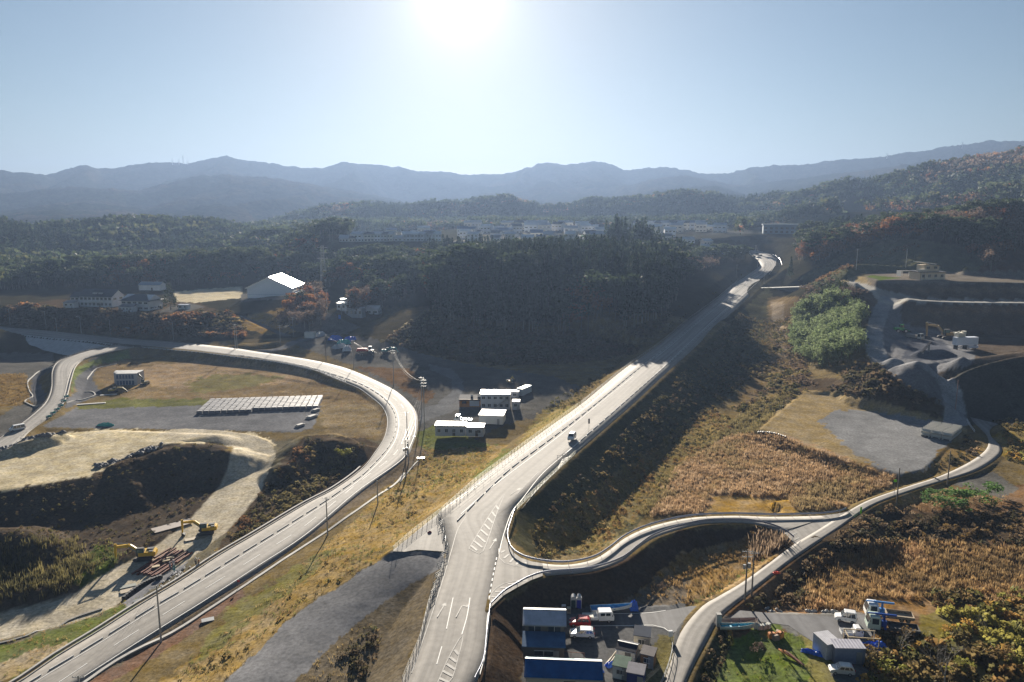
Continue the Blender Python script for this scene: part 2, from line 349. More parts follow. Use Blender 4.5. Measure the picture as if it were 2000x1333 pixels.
# ---- pads: level ground; slopes cut or filled round them
def pad(poly, z, sf=.6, sc=.8, drop=0.0, flat=.5):
    """poly: world (x, y); z: height or (x, y)->height"""
    global Z
    P = np.array([(a, b, 0) for a, b in poly]+[tuple(poly[0])[:2]+(0,)], float)
    mh = 60
    M = (X > P[:, 0].min()-mh) & (X < P[:, 0].max()+mh) & (Y > P[:, 1].min()-mh) & (Y < P[:, 1].max()+mh)
    xs, ys = X[M], Y[M]; ins = inpoly(xs, ys, P[:-1]); d, _ = segdist(xs, ys, P); d = np.where(ins, 0, np.maximum(d-flat, 0))
    zp = z(xs, ys) if callable(z) else z
    zp = zp-drop; Z[M] = np.clip(Z[M], zp-d*sf, zp+d*sc)
def pxpad(pts, z, **k): pad([G(a, b, z)[:2] for a, b in pts], z, **k)
def corridor(L, Q, sf=.62, sc=.8, drop=.12, flat=.7):
    global Z
    poly = list(map(tuple, L[:, :2]))+list(map(tuple, Q[::-1, :2])); P = np.array([p+(0,) for p in poly+[poly[0]]])
    C = (L+Q)/2; mh = 45
    M = (X > P[:, 0].min()-mh) & (X < P[:, 0].max()+mh) & (Y > P[:, 1].min()-mh) & (Y < P[:, 1].max()+mh)
    xs, ys = X[M], Y[M]; ins = inpoly(xs, ys, P[:-1]); dc, zc = segdist(xs, ys, C)
    wl = np.c_[C[:, :2], np.linalg.norm((L-Q)[:, :2], axis=1)/2]; _, hw = segdist(xs, ys, wl)
    d = np.where(ins, 0, np.maximum(dc-hw-flat, 0)); zc = zc-drop
    Z[M] = np.clip(Z[M], zc-d*sf, zc+d*sc)
def track(pts, half, sf=.55, sc=.7, drop=0.0):
    global Z
    P = polyres(line(pts), 4.0); mh = 50
    M = (X > P[:, 0].min()-mh) & (X < P[:, 0].max()+mh) & (Y > P[:, 1].min()-mh) & (Y < P[:, 1].max()+mh)
    d, z = segdist(X[M], Y[M], P); d = np.maximum(d-half, 0)
    Z[M] = np.clip(Z[M], z-drop-d*sf, z-drop+d*sc); return P
def berm(pts, slope, width=0.0):
    """heap or bank: crest polyline (px, py, z)"""
    global Z
    P = polyres(line(pts), 2.0) if len(pts) > 1 else line(pts+[(pts[0][0]+.3, pts[0][1], pts[0][2])])
    d, z = segdist(X, Y, P)
    h = z-np.sqrt((np.maximum(d-width, 0)*slope)**2+.15)+.39+(fbm(X/3, Y/3, 3)-.5)*1.0*np.clip(d/3, 0, 1)+(fbm(X/11, Y/11, 3)-.5)*3.4*np.clip(d/5+.15, 0, 1)
    Z = np.maximum(Z, h)
# village terrace, school yard, house terrace
pad([azr(a, b) for a, b in [(640,700),(900,690),(1250,700),(1390,760),(1480,850),(1640,850),(1640,1000),(1250,1010),(900,980),(640,820)]], lambda x, y: 43+np.clip(np.hypot(x, y)-700, 0, 400)*.02, sf=.45, sc=.4)
pxpad([(0,604),(130,611),(330,621),(400,611),(470,591),(600,584),(640,562),(620,553),(340,556),(0,560)], 12, sf=.6, sc=.6)
pxpad([(1642,549),(1690,534),(2120,527),(2120,558),(1700,558)], 32, sf=.95, sc=.55)
pad([G(a, b, 13)[:2] for a, b in [(1735,645),(1755,695),(1800,712),(1900,700),(2100,690),(2100,640),(1800,628)]], 13, sf=.5, sc=.7)
track(HAUL2, 3.2, sf=.9); track(HAUL3, 4.0); track(CULV, 3.0, sf=1.5, sc=.6); TBY = track(BYWAY, 3.2); THR = track(HILLROAD, 2.6)
pxpad([(1490,838),(1570,770),(1640,775),(1840,822),(1880,840),(1800,915),(1760,925),(1600,880)], 1.4, sf=.5, sc=.4)
pxpad([(1030,1192),(1200,1192),(1300,1185),(1330,1230),(1320,1345),(1030,1345)], 0, sf=.7, sc=.8, drop=.02)
pxpad([(1395,1205),(1700,1200),(1700,1345),(1560,1345),(1500,1260)], 0, sf=.4, sc=.4, drop=.02)
pxpad([(150,800),(300,790),(640,780),(610,835),(580,842),(90,838)], -4, sf=.4, sc=.4)
track(HAUL1, 6.4, sf=.5, sc=.65)
pxpad([(262,701),(300,703),(400,709),(500,719),(600,736),(616,748),(500,730),(400,719),(262,713)], -3.2, sf=.4, sc=.6)
# left plateau with dark banks, rubble rows
pad([G(a, b, -.9)[:2] for a, b in [(-150,870),(200,842),(420,850),(300,870),(240,890),(180,930),(60,948),(-150,975)]], -.9, sf=.30, sc=.5)
berm([(-60,1046,-2.2),(20,1036,-1.8),(70,1052,-3.2)], .6, 1)
berm([(235,905,.6),(300,880,1.2),(370,868,1.3),(425,872,.4)], .42, 2)
berm([(560,905,-2.2),(590,868,-.6),(620,852,0),(680,862,0),(720,872,-1.5)], .55, 2)
berm([(-30,875,1.5),(30,865,1.8),(85,852,1.8),(120,848,.8)], .8, .5)
berm([(450,676,1.3),(540,668,1.5),(600,672,1.0)], .35, 2)
# gravel heaps in the works yard
for b_ in ([(1792,706,16.5)], [(1745,700,15)], [(1880,696,17)], [(1880,730,13.5),(1925,712,16),(1990,697,18.5),(2080,692,20)], [(1790,610,15.5),(1900,609,16.5),(2080,606,18)], [(1800,684,15.5),(1840,682,15)]): berm(b_, .62)
berm([(1900,520,37),(1960,517,38),(2080,517,38)], .8, 3)
for k in ('left', 'ramp', 'local', 'slip'): corridor(*ROADS[k])
corridor(*ROADS['highway'], sf=.56, sc=.8)
JUNC = GX([(955,1190),(960,1150),(968,1110),(975,1080),(985,1045),(992,1062),(1002,1079),(1018,1090),(1038,1097),(1060,1101),(1060,1125),(1036,1134),(1008,1149),(984,1163)], 4.15)
STUB = [G(a, b, 4.1) for a, b in [(766,1077),(811,1040),(857,1003),(866,1045),(872,1078),(815,1074),(790,1078)]]
END = GX([(1552,1063),(1600,1034),(1656,999),(1640,1003),(1600,1008),(1506,1010),(1480,1023),(1512,1033),(1535,1044)], ZLOC)
pad([p[:2] for p in JUNC], 4.1, sf=.62, drop=.15); pad([p[:2] for p in STUB], 4.1, sf=.62, drop=.12)
pad([p[:2] for p in END], .7, sf=.6, drop=.12)
def HT(x, y):
    """terrain height at (x, y)"""
    x = np.asarray(x, float); y = np.asarray(y, float)
    r = np.hypot(x, y); t = np.arctan2(x, y)
    i = np.clip((np.log(np.maximum(r, R0))-lr[0])/(lr[1]-lr[0]), 0, NR-1.001); j = np.clip((t-TH0)/(th[1]-th[0]), 0, NT-1.001)
    i0 = i.astype(int); j0 = j.astype(int); fi = i-i0; fj = j-j0
    return (Z[i0, j0]*(1-fi)+Z[i0+1, j0]*fi)*(1-fj)+(Z[i0, j0+1]*(1-fi)+Z[i0+1, j0+1]*fi)*fj
def HIT(px, py, r0=60):
    """first terrain point seen through pixel"""
    a, c, d = ray(px, py); h = math.hypot(a, c)
    t = np.exp(np.linspace(math.log(r0), math.log(R1-10), 4000))/h
    f = CZ+d*t-HT(a*t, c*t); i = np.argmax(f < 0)
    if f[i] >= 0: i = len(t)-1
    t0 = t[max(i-1, 0)]; t1 = t[i]
    for _ in range(12):
        m = .5*(t0+t1)
        if CZ+d*m-float(HT(a*m, c*m)) < 0: t1 = m
        else: t0 = m
    return Vector((a*t1, c*t1, float(HT(a*t1, c*t1))))
# ------------------------------------------------------------------ paint of the ground (own colours
STRAW=(.27,.18,.07); OCHRE=(.26,.17,.07); GREEN=(.085,.105,.03); BROWN=(.13,.085,.05); DARK=(.06,.045,.035); GRAV=(.15,.15,.15); DIRT=(.46,.40,.28)
WOOD=(.035,.032,.02); REED=(.30,.20,.11); GREYD=(.11,.105,.095); ASPH=(.17,.17,.175); RED=(.155,.10,.072); CONC=(.30,.31,.31); SCRUB=(.08,.065,.035)
BED = (.15,.12,.062)
PAINT = [  # polygon in survey pixels, colour, edge wander in metres, veg density tag
 ([(-50,600),(2100,600),(2100,380),(-50,380)], WOOD, 3),
 ([(-100,640),(500,660),(560,640),(700,600),(860,600),(870,690),(750,700),(600,650),(300,660)], SCRUB, 3),
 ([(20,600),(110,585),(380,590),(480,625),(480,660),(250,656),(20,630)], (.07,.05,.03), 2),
 ([(340,570),(470,560),(475,582),(380,592),(345,590)], DIRT, 1), ([(470,575),(600,560),(600,582),(470,590)], GREYD, 1),
 ([(330,600),(370,592),(400,600),(370,608),(300,612)], GREYD, 1),
 ([(480,620),(560,600),(620,620),(600,645),(520,655),(470,640)], STRAW, 2), ([(560,640),(640,610),(700,640),(660,660),(600,655)], GREYD, 2),
 ([(560,668),(640,655),(720,660),(860,700),(960,720),(1040,740),(1060,800),(900,870),(820,860),(800,790),(690,715)], GREYD, 2),
 ([(690,715),(800,720),(850,770),(830,790),(770,750)], BROWN, 2), ([(820,715),(860,705),(1080,735),(1140,760),(1050,820),(960,800),(830,760)], (.10,.095,.085), 2),
 ([(836,712),(880,720),(905,745),(905,770),(930,790),(850,815),(820,830),(818,800),(850,790),(885,765),(880,740),(840,722)], GRAV, 1),
 ([(815,845),(850,830),(1000,880),(930,940),(820,930)], (.13,.14,.05), 2),
 ([(780,1080),(870,985),(1000,885),(1060,800),(1140,790),(1100,860),(900,1000),(860,1080)], (.24,.19,.085), 2),
 ([(300,1345),(500,1190),(700,1010),(830,880),(990,870),(880,980),(770,1075),(560,1210),(430,1345)], (.25,.18,.08), 1.5),
 ([(440,1200),(560,1120),(640,1075),(600,1130),(480,1215),(380,1290)], (.16,.145,.06), 2.5),
 ([(540,1030),(820,870),(840,885),(830,900),(560,1080),(300,1270),(180,1345),(60,1345)], (.15,.12,.085), .8),
 ([(150,1345),(330,1240),(470,1150),(480,1165),(330,1265),(200,1345)], RED, .7),
 ([(430,1345),(560,1212),(700,1122),(766,1078),(872,1078),(862,1110),(780,1158),(700,1215),(640,1270),(560,1345)], ASPH, .8),
 ([(560,1345),(640,1270),(700,1215),(780,1158),(862,1106),(836,1180),(784,1345)], (.14,.115,.08), 1.2),
 # left
 ([(-100,1100),(250,1060),(500,860),(760,860),(760,900),(480,1045),(-100,1400)], (.13,.115,.08), 1.5),
 ([(-100,870),(200,838),(500,845),(540,870),(430,862),(300,870),(240,895),(180,930),(60,950),(-100,985)], DIRT, 2),
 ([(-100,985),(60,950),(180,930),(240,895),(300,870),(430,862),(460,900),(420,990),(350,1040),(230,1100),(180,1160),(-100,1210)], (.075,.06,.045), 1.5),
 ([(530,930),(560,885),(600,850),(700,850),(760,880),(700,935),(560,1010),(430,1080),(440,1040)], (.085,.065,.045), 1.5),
 ([(130,1130),(200,1060),(240,1090),(180,1160)], (.08,.10,.03), 2),
 ([(-60,1260),(0,1235),(160,1205),(250,1145),(330,1105),(430,1050),(500,960),(540,890),(520,865),(420,840),(480,870),(490,900),(440,985),(370,1050),(240,1110),(200,1150),(100,1188),(-60,1222)], (.44,.39,.29), 1),
 ([(-60,1275),(100,1235),(240,1180),(280,1160),(260,1190),(100,1290),(-60,1360)], (.11,.125,.045), 1.5), ([(-60,1310),(60,1270),(140,1250),(90,1290),(-60,1360)], (.30,.24,.15), 1.5),
 ([(230,1170),(300,1120),(370,1090),(360,1110),(300,1150),(250,1185)], (.20,.20,.21), .6),
 ([(80,835),(150,795),(640,782),(610,835),(580,845),(300,838)], (.155,.155,.16), .6), ([(-60,850),(60,775),(105,790),(80,800),(0,858),(-60,890)], GREYD, 1),
 ([(150,795),(270,770),(420,780),(640,755),(660,785),(150,800)], (.13,.13,.05), 1),
 ([(-80,690),(100,690),(110,720),(60,745),(-80,740)], GREYD, 1.5), ([(-80,735),(50,730),(65,790),(-80,800)], (.19,.13,.055), 1.5),
 ([(180,700),(640,735),(760,790),(760,860),(640,850),(620,790),(400,780),(250,780),(190,745)], (.19,.14,.08), 2),
 ([(260,720),(420,700),(600,725),(640,745),(380,760),(300,755)], (.27,.20,.125), 2), ([(420,730),(560,735),(500,755),(380,770),(360,750)], (.17,.15,.07), 3),
 ([(620,790),(740,790),(750,850),(640,855)], (.22,.17,.10), 2),
 ([(140,735),(180,700),(235,692),(190,715),(180,740),(200,770),(125,800),(130,780),(150,765)], (.11,.11,.115), .5),
 ([(100,720),(80,730),(75,745),(90,770),(88,785),(50,783),(60,770),(62,740),(85,718)], (.10,.10,.105), .5),
 ([(140,770),(140,722),(210,692),(250,682),(258,700),(180,715),(150,735)], (.13,.15,.06), .5),
 # right of the highway
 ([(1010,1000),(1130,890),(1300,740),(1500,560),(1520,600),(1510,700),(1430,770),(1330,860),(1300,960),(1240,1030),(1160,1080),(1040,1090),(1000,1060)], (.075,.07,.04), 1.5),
 ([(1060,1070),(1040,1040),(1120,980),(1240,900),(1370,800),(1430,820),(1340,930),(1250,1010),(1150,1080)], (.16,.125,.055), 2.5),
 ([(1500,580),(1560,580),(1545,640),(1600,760),(1500,840),(1440,780),(1500,700)], (.15,.11,.06), 2), ([(1505,590),(1530,590),(1540,700),(1512,690)], (.24,.19,.13), .8),
 ([(1560,740),(1700,740),(1850,790),(1860,830),(1640,775),(1560,790)], (.08,.06,.04), 2),
 ([(1480,838),(1570,762),(1640,765),(1850,820),(1890,840),(1810,920),(1750,930),(1600,885)], (.26,.20,.11), 1.2),
 ([(1600,822),(1640,800),(1760,810),(1860,830),(1860,870),(1800,922),(1740,930),(1660,880)], (.20,.20,.20), 2),
 ([(1280,1005),(1340,900),(1440,850),(1530,850),(1760,930),(1640,995),(1440,1003)], REED, 2), ([(1380,1002),(1400,968),(1540,975),(1560,1002)], (.30,.20,.08), 1.5),
 ([(1300,1005),(1240,1010),(1480,770),(1540,760),(1480,840),(1400,860)], (.16,.12,.06), 2),
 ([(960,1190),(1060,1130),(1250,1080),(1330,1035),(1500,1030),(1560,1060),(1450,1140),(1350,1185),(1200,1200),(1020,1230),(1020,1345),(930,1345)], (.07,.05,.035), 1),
 ([(1240,1160),(1330,1080),(1500,1040),(1540,1068),(1440,1145),(1340,1185)], (.24,.165,.08), 1.5), ([(1200,1195),(1290,1120),(1340,1140),(1350,1182)], (.16,.13,.095), 2),
 ([(1020,1190),(1340,1180),(1330,1240),(1320,1345),(1020,1345)], (.12,.12,.12), .6), ([(1280,1240),(1318,1240),(1318,1330),(1290,1345),(1250,1345)], (.15,.13,.06), 1),
 ([(1420,1195),(1560,1070),(1660,1010),(1900,940),(2100,960),(2100,1345),(1400,1345),(1380,1260)], (.15,.095,.055), 2),
 ([(1560,1180),(1640,1080),(1760,1060),(1980,1100),(2100,1180),(1800,1200)], (.22,.14,.07), 3), ([(1800,1200),(1900,1170),(2100,1170),(2100,1345),(1700,1345),(1760,1240)], (.17,.14,.05), 3),
 ([(1500,1080),(1640,1000),(2100,1000),(2100,1060),(1700,1050),(1560,1100)], (.08,.06,.04), 2),
 ([(1400,1205),(1480,1197),(1690,1197),(1700,1260),(1690,1345),(1600,1345),(1540,1230)], (.15,.145,.135), .8),
 ([(1375,1345),(1400,1260),(1500,1215),(1560,1240),(1600,1345)], (.12,.15,.045), 1.5), ([(1560,1240),(1600,1240),(1640,1345),(1590,1345)], (.19,.17,.07), 1.5), ([(1350,1345),(1390,1240),(1420,1225),(1430,1260),(1390,1345)], (.06,.06,.03), 1),
 ([(1860,945),(1940,920),(1990,955),(1960,975)], GREYD, 1), ([(1700,985),(1840,945),(1870,960),(1720,1000)], (.26,.18,.09), 1.5),
 ([(1900,830),(1950,825),(1960,840),(1935,850),(1960,875),(1955,890),(2100,900),(2100,820),(1900,818)], (.20,.15,.055), 1), ([(1820,920),(1830,880),(1890,850),(1925,880),(1860,920)], (.19,.13,.055), 1),
 # right heights
 ([(1640,560),(1690,520),(2100,520),(2100,800),(1870,800),(1800,760),(1720,740),(1700,640)], (.10,.08,.062), 1.5), ([(1760,562),(2100,562),(2100,572),(1780,571)], (.15,.115,.08), 1), ([(1790,598),(2100,600),(2100,612),(1800,612)], (.14,.10,.07), 1.5),
 ([(1560,545),(1660,490),(1760,465),(1880,480),(1960,530),(1680,535),(1600,560)], (.085,.085,.05), 2), ([(1930,500),(2100,440),(2100,540),(1900,545)], (.10,.06,.04), 2),
 ([(1640,550),(1690,533),(1740,540),(1700,556)], (.24,.19,.11), 1), ([(1690,534),(2100,528),(2100,552),(1700,556)], (.16,.14,.115), 1),
 ([(1690,540),(1700,538),(1760,543),(1720,548)], (.10,.13,.035), .5),
 ([(1720,560),(1760,590),(1760,630),(1800,640),(1900,660),(1900,720),(1800,735),(1720,720),(1700,640)], (.17,.17,.175), 1.5),
 ([(1780,665),(1840,665),(1870,700),(1800,705),(1760,700)], (.09,.095,.11), 1),  # small heaps: their backlit shade is put into the colour
 ([(1650,552),(1665,548),(1740,570),(1800,583),(2100,588),(2100,595),(1800,592),(1740,585)], (.30,.29,.27), .5),
 ([(1700,600),(1740,600),(1730,660),(1760,700),(1850,745),(1880,790),(1880,830),(1850,830),(1840,790),(1760,750),(1705,700),(1698,650)], (.15,.15,.155), 1),  # gravel slope, darkened in colour for the shadow of the heaps
 ([(1850,722),(1980,700),(2100,690),(2100,830),(1880,830),(1870,760)], (.06,.058,.05), 1.5),  # backlit heap slopes, shade painted into the ground colour
 ([(640,490),(1240,480),(1240,440),(640,440)], (.05,.05,.035), 4), ([(880,474),(1150,466),(1180,460),(900,466)], (.22,.21,.18), 3), ([(900,462),(1100,455),(1150,452),(940,458)], (.22,.21,.18), 3), ([(1250,470),(1500,470),(1500,445),(1250,445)], (.055,.055,.045), 4), ([(1380,458),(1470,456),(1470,450),(1390,452)], (.11,.11,.10), 3),  # pale strips: reflection off the fields painted as lighter ground
 ([(1440,445),(1500,410),(1600,395),(1620,430),(1500,440)], (.13,.08,.04), 6), ([(1500,440),(1560,410),(1640,405),(1660,440)], (.08,.085,.05), 6),
]
PX, PY = proj(X, Y, Z)
C0 = np.empty(X.shape+(3,)); C0[:] = WOOD
# wild ground everywhere else: straw near, wood far
C0[RRg < 420] = (.15, .115, .06)
WANx = (fbm(X/2.2, Y/2.2, 3)-.5)*2; WANy = (fbm(X/2.2+40, Y/2.2+9, 3)-.5)*2
DEP = Y*CP-(Z-CZ)*SP
TAGMAP = np.full(X.shape, -1, np.int16)
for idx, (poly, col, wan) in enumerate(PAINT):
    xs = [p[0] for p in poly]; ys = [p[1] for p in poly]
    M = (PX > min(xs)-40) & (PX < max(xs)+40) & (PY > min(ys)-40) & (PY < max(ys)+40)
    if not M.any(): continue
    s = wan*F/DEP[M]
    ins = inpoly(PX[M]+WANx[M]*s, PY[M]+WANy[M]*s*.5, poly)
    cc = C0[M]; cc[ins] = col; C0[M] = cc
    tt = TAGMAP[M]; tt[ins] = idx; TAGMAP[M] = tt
# woodland floor on the hills
C0 = C0*(1+.35*(fbm(X/18, Y/18, 4)-.5)[..., None])
def tracks_on(P, half, col, n=3):
    """wheel tracks along a haul road"""
    d, _ = segdist(X, Y, P)
    for k in range(n):
        o = (k+.5)/n*half; m = np.exp(-((d-o)/.45)**2)*.5*(vnoise(X/3, Y/3))
        C0[:] = C0*(1-m[..., None])+np.array(col)*m[..., None]
# gravel roads
for P_, h_, c_ in ((polyres(line(HAUL1), 4), 6.3, (.42,.375,.29)), (polyres(line(HAUL3), 4), 3.8, (.27,.27,.275)), (polyres(line(HAUL2), 4), 2.4, (.34,.33,.30)), (TBY, 3.0, (.14,.14,.145)), (THR, 2.4, (.13,.13,.13))):
    d, _ = segdist(X, Y, P_); m = np.clip((h_-d+WANx*.6)/.5, 0, 1)[..., None]*np.where(True, 1, 1)
    C0 = C0*(1-m)+np.array(c_)*m
    if h_ > 3.5: tracks_on(P_, h_, (.55,.49,.38) if h_ > 4 else (.38,.38,.37))
iG = (np.arange(NR-1)[:, None]*NT+np.arange(NT-1)[None, :]).ravel()
GF = np.stack([iG, iG+1, iG+NT+1, iG+NT], 1)
gme = npmesh('ground', np.stack([X, Y, Z], -1).reshape(-1, 3), GF, 4, True, C0.reshape(-1, 3))
def ground_material():
    m, t, b = nodes('ground'); N = t.nodes.new; L = t.links.new
    at = N('ShaderNodeAttribute'); at.attribute_name = 'Col'; g = N('ShaderNodeNewGeometry')
    def noise(sc, det=5, rough=.6):
        n = N('ShaderNodeTexNoise'); n.inputs['Scale'].default_value = sc; n.inputs['Detail'].default_value = det; n.inputs['Roughness'].default_value = rough
        L(g.outputs['Position'], n.inputs['Vector']); return n.outputs[0]
    def rng(s, a, b_, c, d):
        r_ = N('ShaderNodeMapRange'); r_.inputs[1].default_value = a; r_.inputs[2].default_value = b_; r_.inputs[3].default_value = c; r_.inputs[4].default_value = d
        L(s, r_.inputs[0]); return r_.outputs[0]
    def mul(a, b_):
        q = N('ShaderNodeMath'); q.operation = 'MULTIPLY'; L(a, q.inputs[0]); L(b_, q.inputs[1]); return q.outputs[0]
    sh = N('ShaderNodeSeparateColor'); sh.mode = 'HSV'; L(at.outputs[0], sh.inputs[0])
    f = mul(mul(rng(noise(1.6), .3, .7, .62, 1.38), rng(noise(.17, 6), .3, .7, .72, 1.28)), rng(noise(.035, 4), .3, .7, .85, 1.15))
    mf = N('ShaderNodeMix'); L(rng(sh.outputs[1], .05, .35, .72, 1.0), mf.inputs[0]); mf.inputs[2].default_value = 1.0; L(f, mf.inputs[3]); f = mf.outputs[0]
    sc = N('ShaderNodeVectorMath'); sc.operation = 'SCALE'; L(at.outputs[0], sc.inputs[0]); L(f, sc.inputs['Scale'])
    hs = N('ShaderNodeHueSaturation'); L(sc.outputs[0], hs.inputs['Color']); L(rng(noise(.3, 3), .3, .7, .8, 1.25), hs.inputs['Saturation'])
    L(hs.outputs[0], b.inputs['Base Color']); b.inputs['Roughness'].default_value = .95; b.inputs['Specular IOR Level'].default_value = 0
    bp = N('ShaderNodeBump'); L(rng(sh.outputs[1], .05, .35, .12, .7), bp.inputs['Strength']); bp.inputs['Distance'].default_value = .16
    L(noise(1.1, 8, .7), bp.inputs['Height']); L(bp.outputs[0], b.inputs['Normal']); return m
tag(link('ground', gme, ground_material()), kind='structure')
# ================================================================== ROAD SURFACES AND MARKINGS
def road_mat(name, c, rough=.5):
    m, t, b = nodes(name); N = t.nodes.new; L = t.links.new
    g = N('ShaderNodeNewGeometry'); uv = N('ShaderNodeUVMap'); uv.uv_map = 'UV'
    def noise(vec, sc, det=5, st=None):
        n = N('ShaderNodeTexNoise'); n.inputs['Scale'].default_value = sc; n.inputs['Detail'].default_value = det
        if st:
            mp = N('ShaderNodeMapping'); mp.inputs['Scale'].default_value = st; L(vec, mp.inputs[0]); vec = mp.outputs[0]
        L(vec, n.inputs['Vector']); return n.outputs[0]
    def rng(s, a, b_, c_, d):
        r_ = N('ShaderNodeMapRange'); r_.inputs[1].default_value = a; r_.inputs[2].default_value = b_; r_.inputs[3].default_value = c_; r_.inputs[4].default_value = d
        L(s, r_.inputs[0]); return r_.outputs[0]
    def mul(a, b_):
        q = N('ShaderNodeMath'); q.operation = 'MULTIPLY'; L(a, q.inputs[0]); L(b_, q.inputs[1]); return q.outputs[0]
    f = mul(rng(noise(g.outputs['Position'], .8, 6), .3, .7, .86, 1.14), rng(noise(g.outputs['Position'], .06, 4), .3, .7, .9, 1.12))
    f = mul(f, rng(noise(uv.outputs[0], 1.0, 4, (.9, .012, 1)), .35, .65, .78, 1.2))   # lengthwise wheel wear
    sc = N('ShaderNodeVectorMath'); sc.operation = 'SCALE'; sc.inputs[0].default_value = c; L(f, sc.inputs['Scale'])
    L(sc.outputs[0], b.inputs['Base Color']); b.inputs['Roughness'].default_value = rough; b.inputs['Specular IOR Level'].default_value = .22
    MATS[name] = m; return m
def add_uv(me, uvs):
    l = me.uv_layers.new(name='UV'); vi = np.zeros(len(me.loops), np.int32); me.loops.foreach_get('vertex_index', vi)
    l.data.foreach_set('uv', np.asarray(uvs, np.float32)[vi].ravel())
ASPHALT = road_mat('asphalt', (.25, .235, .215), .8)
ASPHALT2 = road_mat('fresh_asphalt', (.115, .115, .12), .75)
PAINTW = mat('road_paint', (.66, .66, .64), .7, var=.1, scale=1.5, coords='Object', spec=.4)
PAINTF = mat('worn_road_paint', (.35, .34, .32), .75, var=.25, scale=1.2, spec=.4)
def strip_mesh(name, L, Q, m, lift=0.0, skirt=.5):
    n = len(L); s = np.r_[0, np.cumsum(np.linalg.norm(np.diff(L[:, :2], axis=0), axis=1))]
    V = []; UV = []
    K = 5
    for i in range(n):
        wd = np.linalg.norm((L[i]-Q[i])[:2])
        V.append(L[i]+[0, 0, -skirt]); UV.append((0, s[i]))
        for k in range(K):
            t = k/(K-1); p = L[i]*(1-t)+Q[i]*t; V.append(p+[0, 0, lift]); UV.append((t*wd, s[i]))
        V.append(Q[i]+[0, 0, -skirt]); UV.append((wd, s[i]))
    W = K+2; Fc = [(i*W+k, i*W+k+1, (i+1)*W+k+1, (i+1)*W+k) for i in range(n-1) for k in range(W-1)]
    me = npmesh(name, np.array(V), np.array(Fc), 4); add_uv(me, UV); return tag(link(name, me, m), kind='structure')
strip_mesh('highway', *ROADS['highway'], ASPHALT, 0)
strip_mesh('road', *ROADS['left'], ASPHALT, 0)
strip_mesh('side_road', *ROADS['ramp'], ASPHALT, .006)
strip_mesh('slip_road', *ROADS['slip'], ASPHALT, .010)
strip_mesh('lane', *ROADS['local'], ASPHALT, 0)
def sheet(name, pts, m, lift=0.0, zc=None):
    bm = bmesh.new(); vs = [bm.verts.new((p[0], p[1], (p[2] if zc is None else zc)+lift)) for p in pts]
    f = bm.faces.new(vs); bmesh.ops.triangulate(bm, faces=[f]); bmesh.ops.recalc_face_normals(bm, faces=bm.faces[:])
    me = bpy.data.meshes.new(name); bm.to_mesh(me); bm.free(); add_uv(me, [(v.co.x, v.co.y) for v in me.vertices])
    for p in me.polygons:
        if p.normal.z < 0: p.flip()
    return tag(link(name, me, m), kind='structure')
sheet('junction_road', JUNC, ASPHALT, .006, 4.15)
sheet('junction_road', END, ASPHALT, -.006)
sheet('pavement', STUB, ASPHALT, .004)
YARDP = [G(a, b, .0) for a, b in [(1040,1200),(1192,1199),(1262,1197),(1300,1193),(1350,1184),(1372,1184),(1345,1222),(1312,1238),(1303,1232),(1292,1227),(1268,1224),(1241,1225),(1180,1226)]]
sheet('access_road', YARDP, ASPHALT2, .012)
sheet('parking_area', [G(a, b, 0) for a, b in [(1401,1213),(1424,1191),(1560,1202),(1630,1205),(1690,1200),(1720,1230),(1700,1262),(1650,1262),(1600,1262),(1560,1236),(1540,1222),(1480,1214)]], ASPHALT2, .012)
# ---- painted lines: each run of paint a thin ribbon 5 mm above the road
MARKS = {}
def ribbon(P, w_, key='w', lift=.035):
    """P (n,3) centre line"""
    V, Fc = MARKS.setdefault(key, ([], [])); P = np.asarray(P, float)
    T = np.gradient(P[:, :2], axis=0); T /= np.maximum(np.linalg.norm(T, axis=1, keepdims=True), 1e-9); Nn = np.stack([-T[:, 1], T[:, 0]], 1)*w_/2
    b = len(V)
    for p, n_ in zip(P, Nn): V += [(p[0]+n_[0], p[1]+n_[1], p[2]+lift), (p[0]-n_[0], p[1]-n_[1], p[2]+lift)]
    Fc += [(b+2*i, b+2*i+1, b+2*i+3, b+2*i+2) for i in range(len(P)-1)]
def along(P, s0, s1, off=0.0):
    L_ = np.r_[0, np.cumsum(np.linalg.norm(np.diff(P[:, :2], axis=0), axis=1))]
    if s0 >= L_[-1]: return None
    n = max(2, int((s1-s0)/2.0)+2); s = np.linspace(s0, min(s1, L_[-1]), n)
    Q = np.stack([np.interp(s, L_, P[:, k]) for k in range(3)], 1)
    if off:
        T = np.gradient(Q[:, :2], axis=0); T /= np.linalg.norm(T, axis=1, keepdims=True); Q[:, 0] += -T[:, 1]*off; Q[:, 1] += T[:, 0]*off
    return Q
def plen(P): return float(np.sum(np.linalg.norm(np.diff(P[:, :2], axis=0), axis=1)))
def mark(pts, zf, w_=.16, dash=None, key='w', smooth=True):
    P = np.array(GX(pts, zf)) if not callable(zf) or zf is not ZP else np.array(GR(pts))
    P = polyres(P, 2.0) if smooth and len(P) > 2 else polyres(P, 1.5)
    if not dash: ribbon(P, w_, key); return
    s = 0; n = plen(P)
    while s < n: ribbon(along(P, s, min(s+dash[0], n)), w_, key); s += dash[0]+dash[1]
def lane(key, frac, s0=0, s1=1e9, w_=.16, dash=None, k='w', off=0.0):
    L, Q = ROADS[key]; P = L*(1-frac)+Q*frac; n = min(plen(P), s1); s = s0
    if not dash: ribbon(along(P, s0, n, off), w_, k); return
    while s < n: ribbon(along(P, s, min(s+dash[0], n), off), w_, k); s += dash[0]+dash[1]
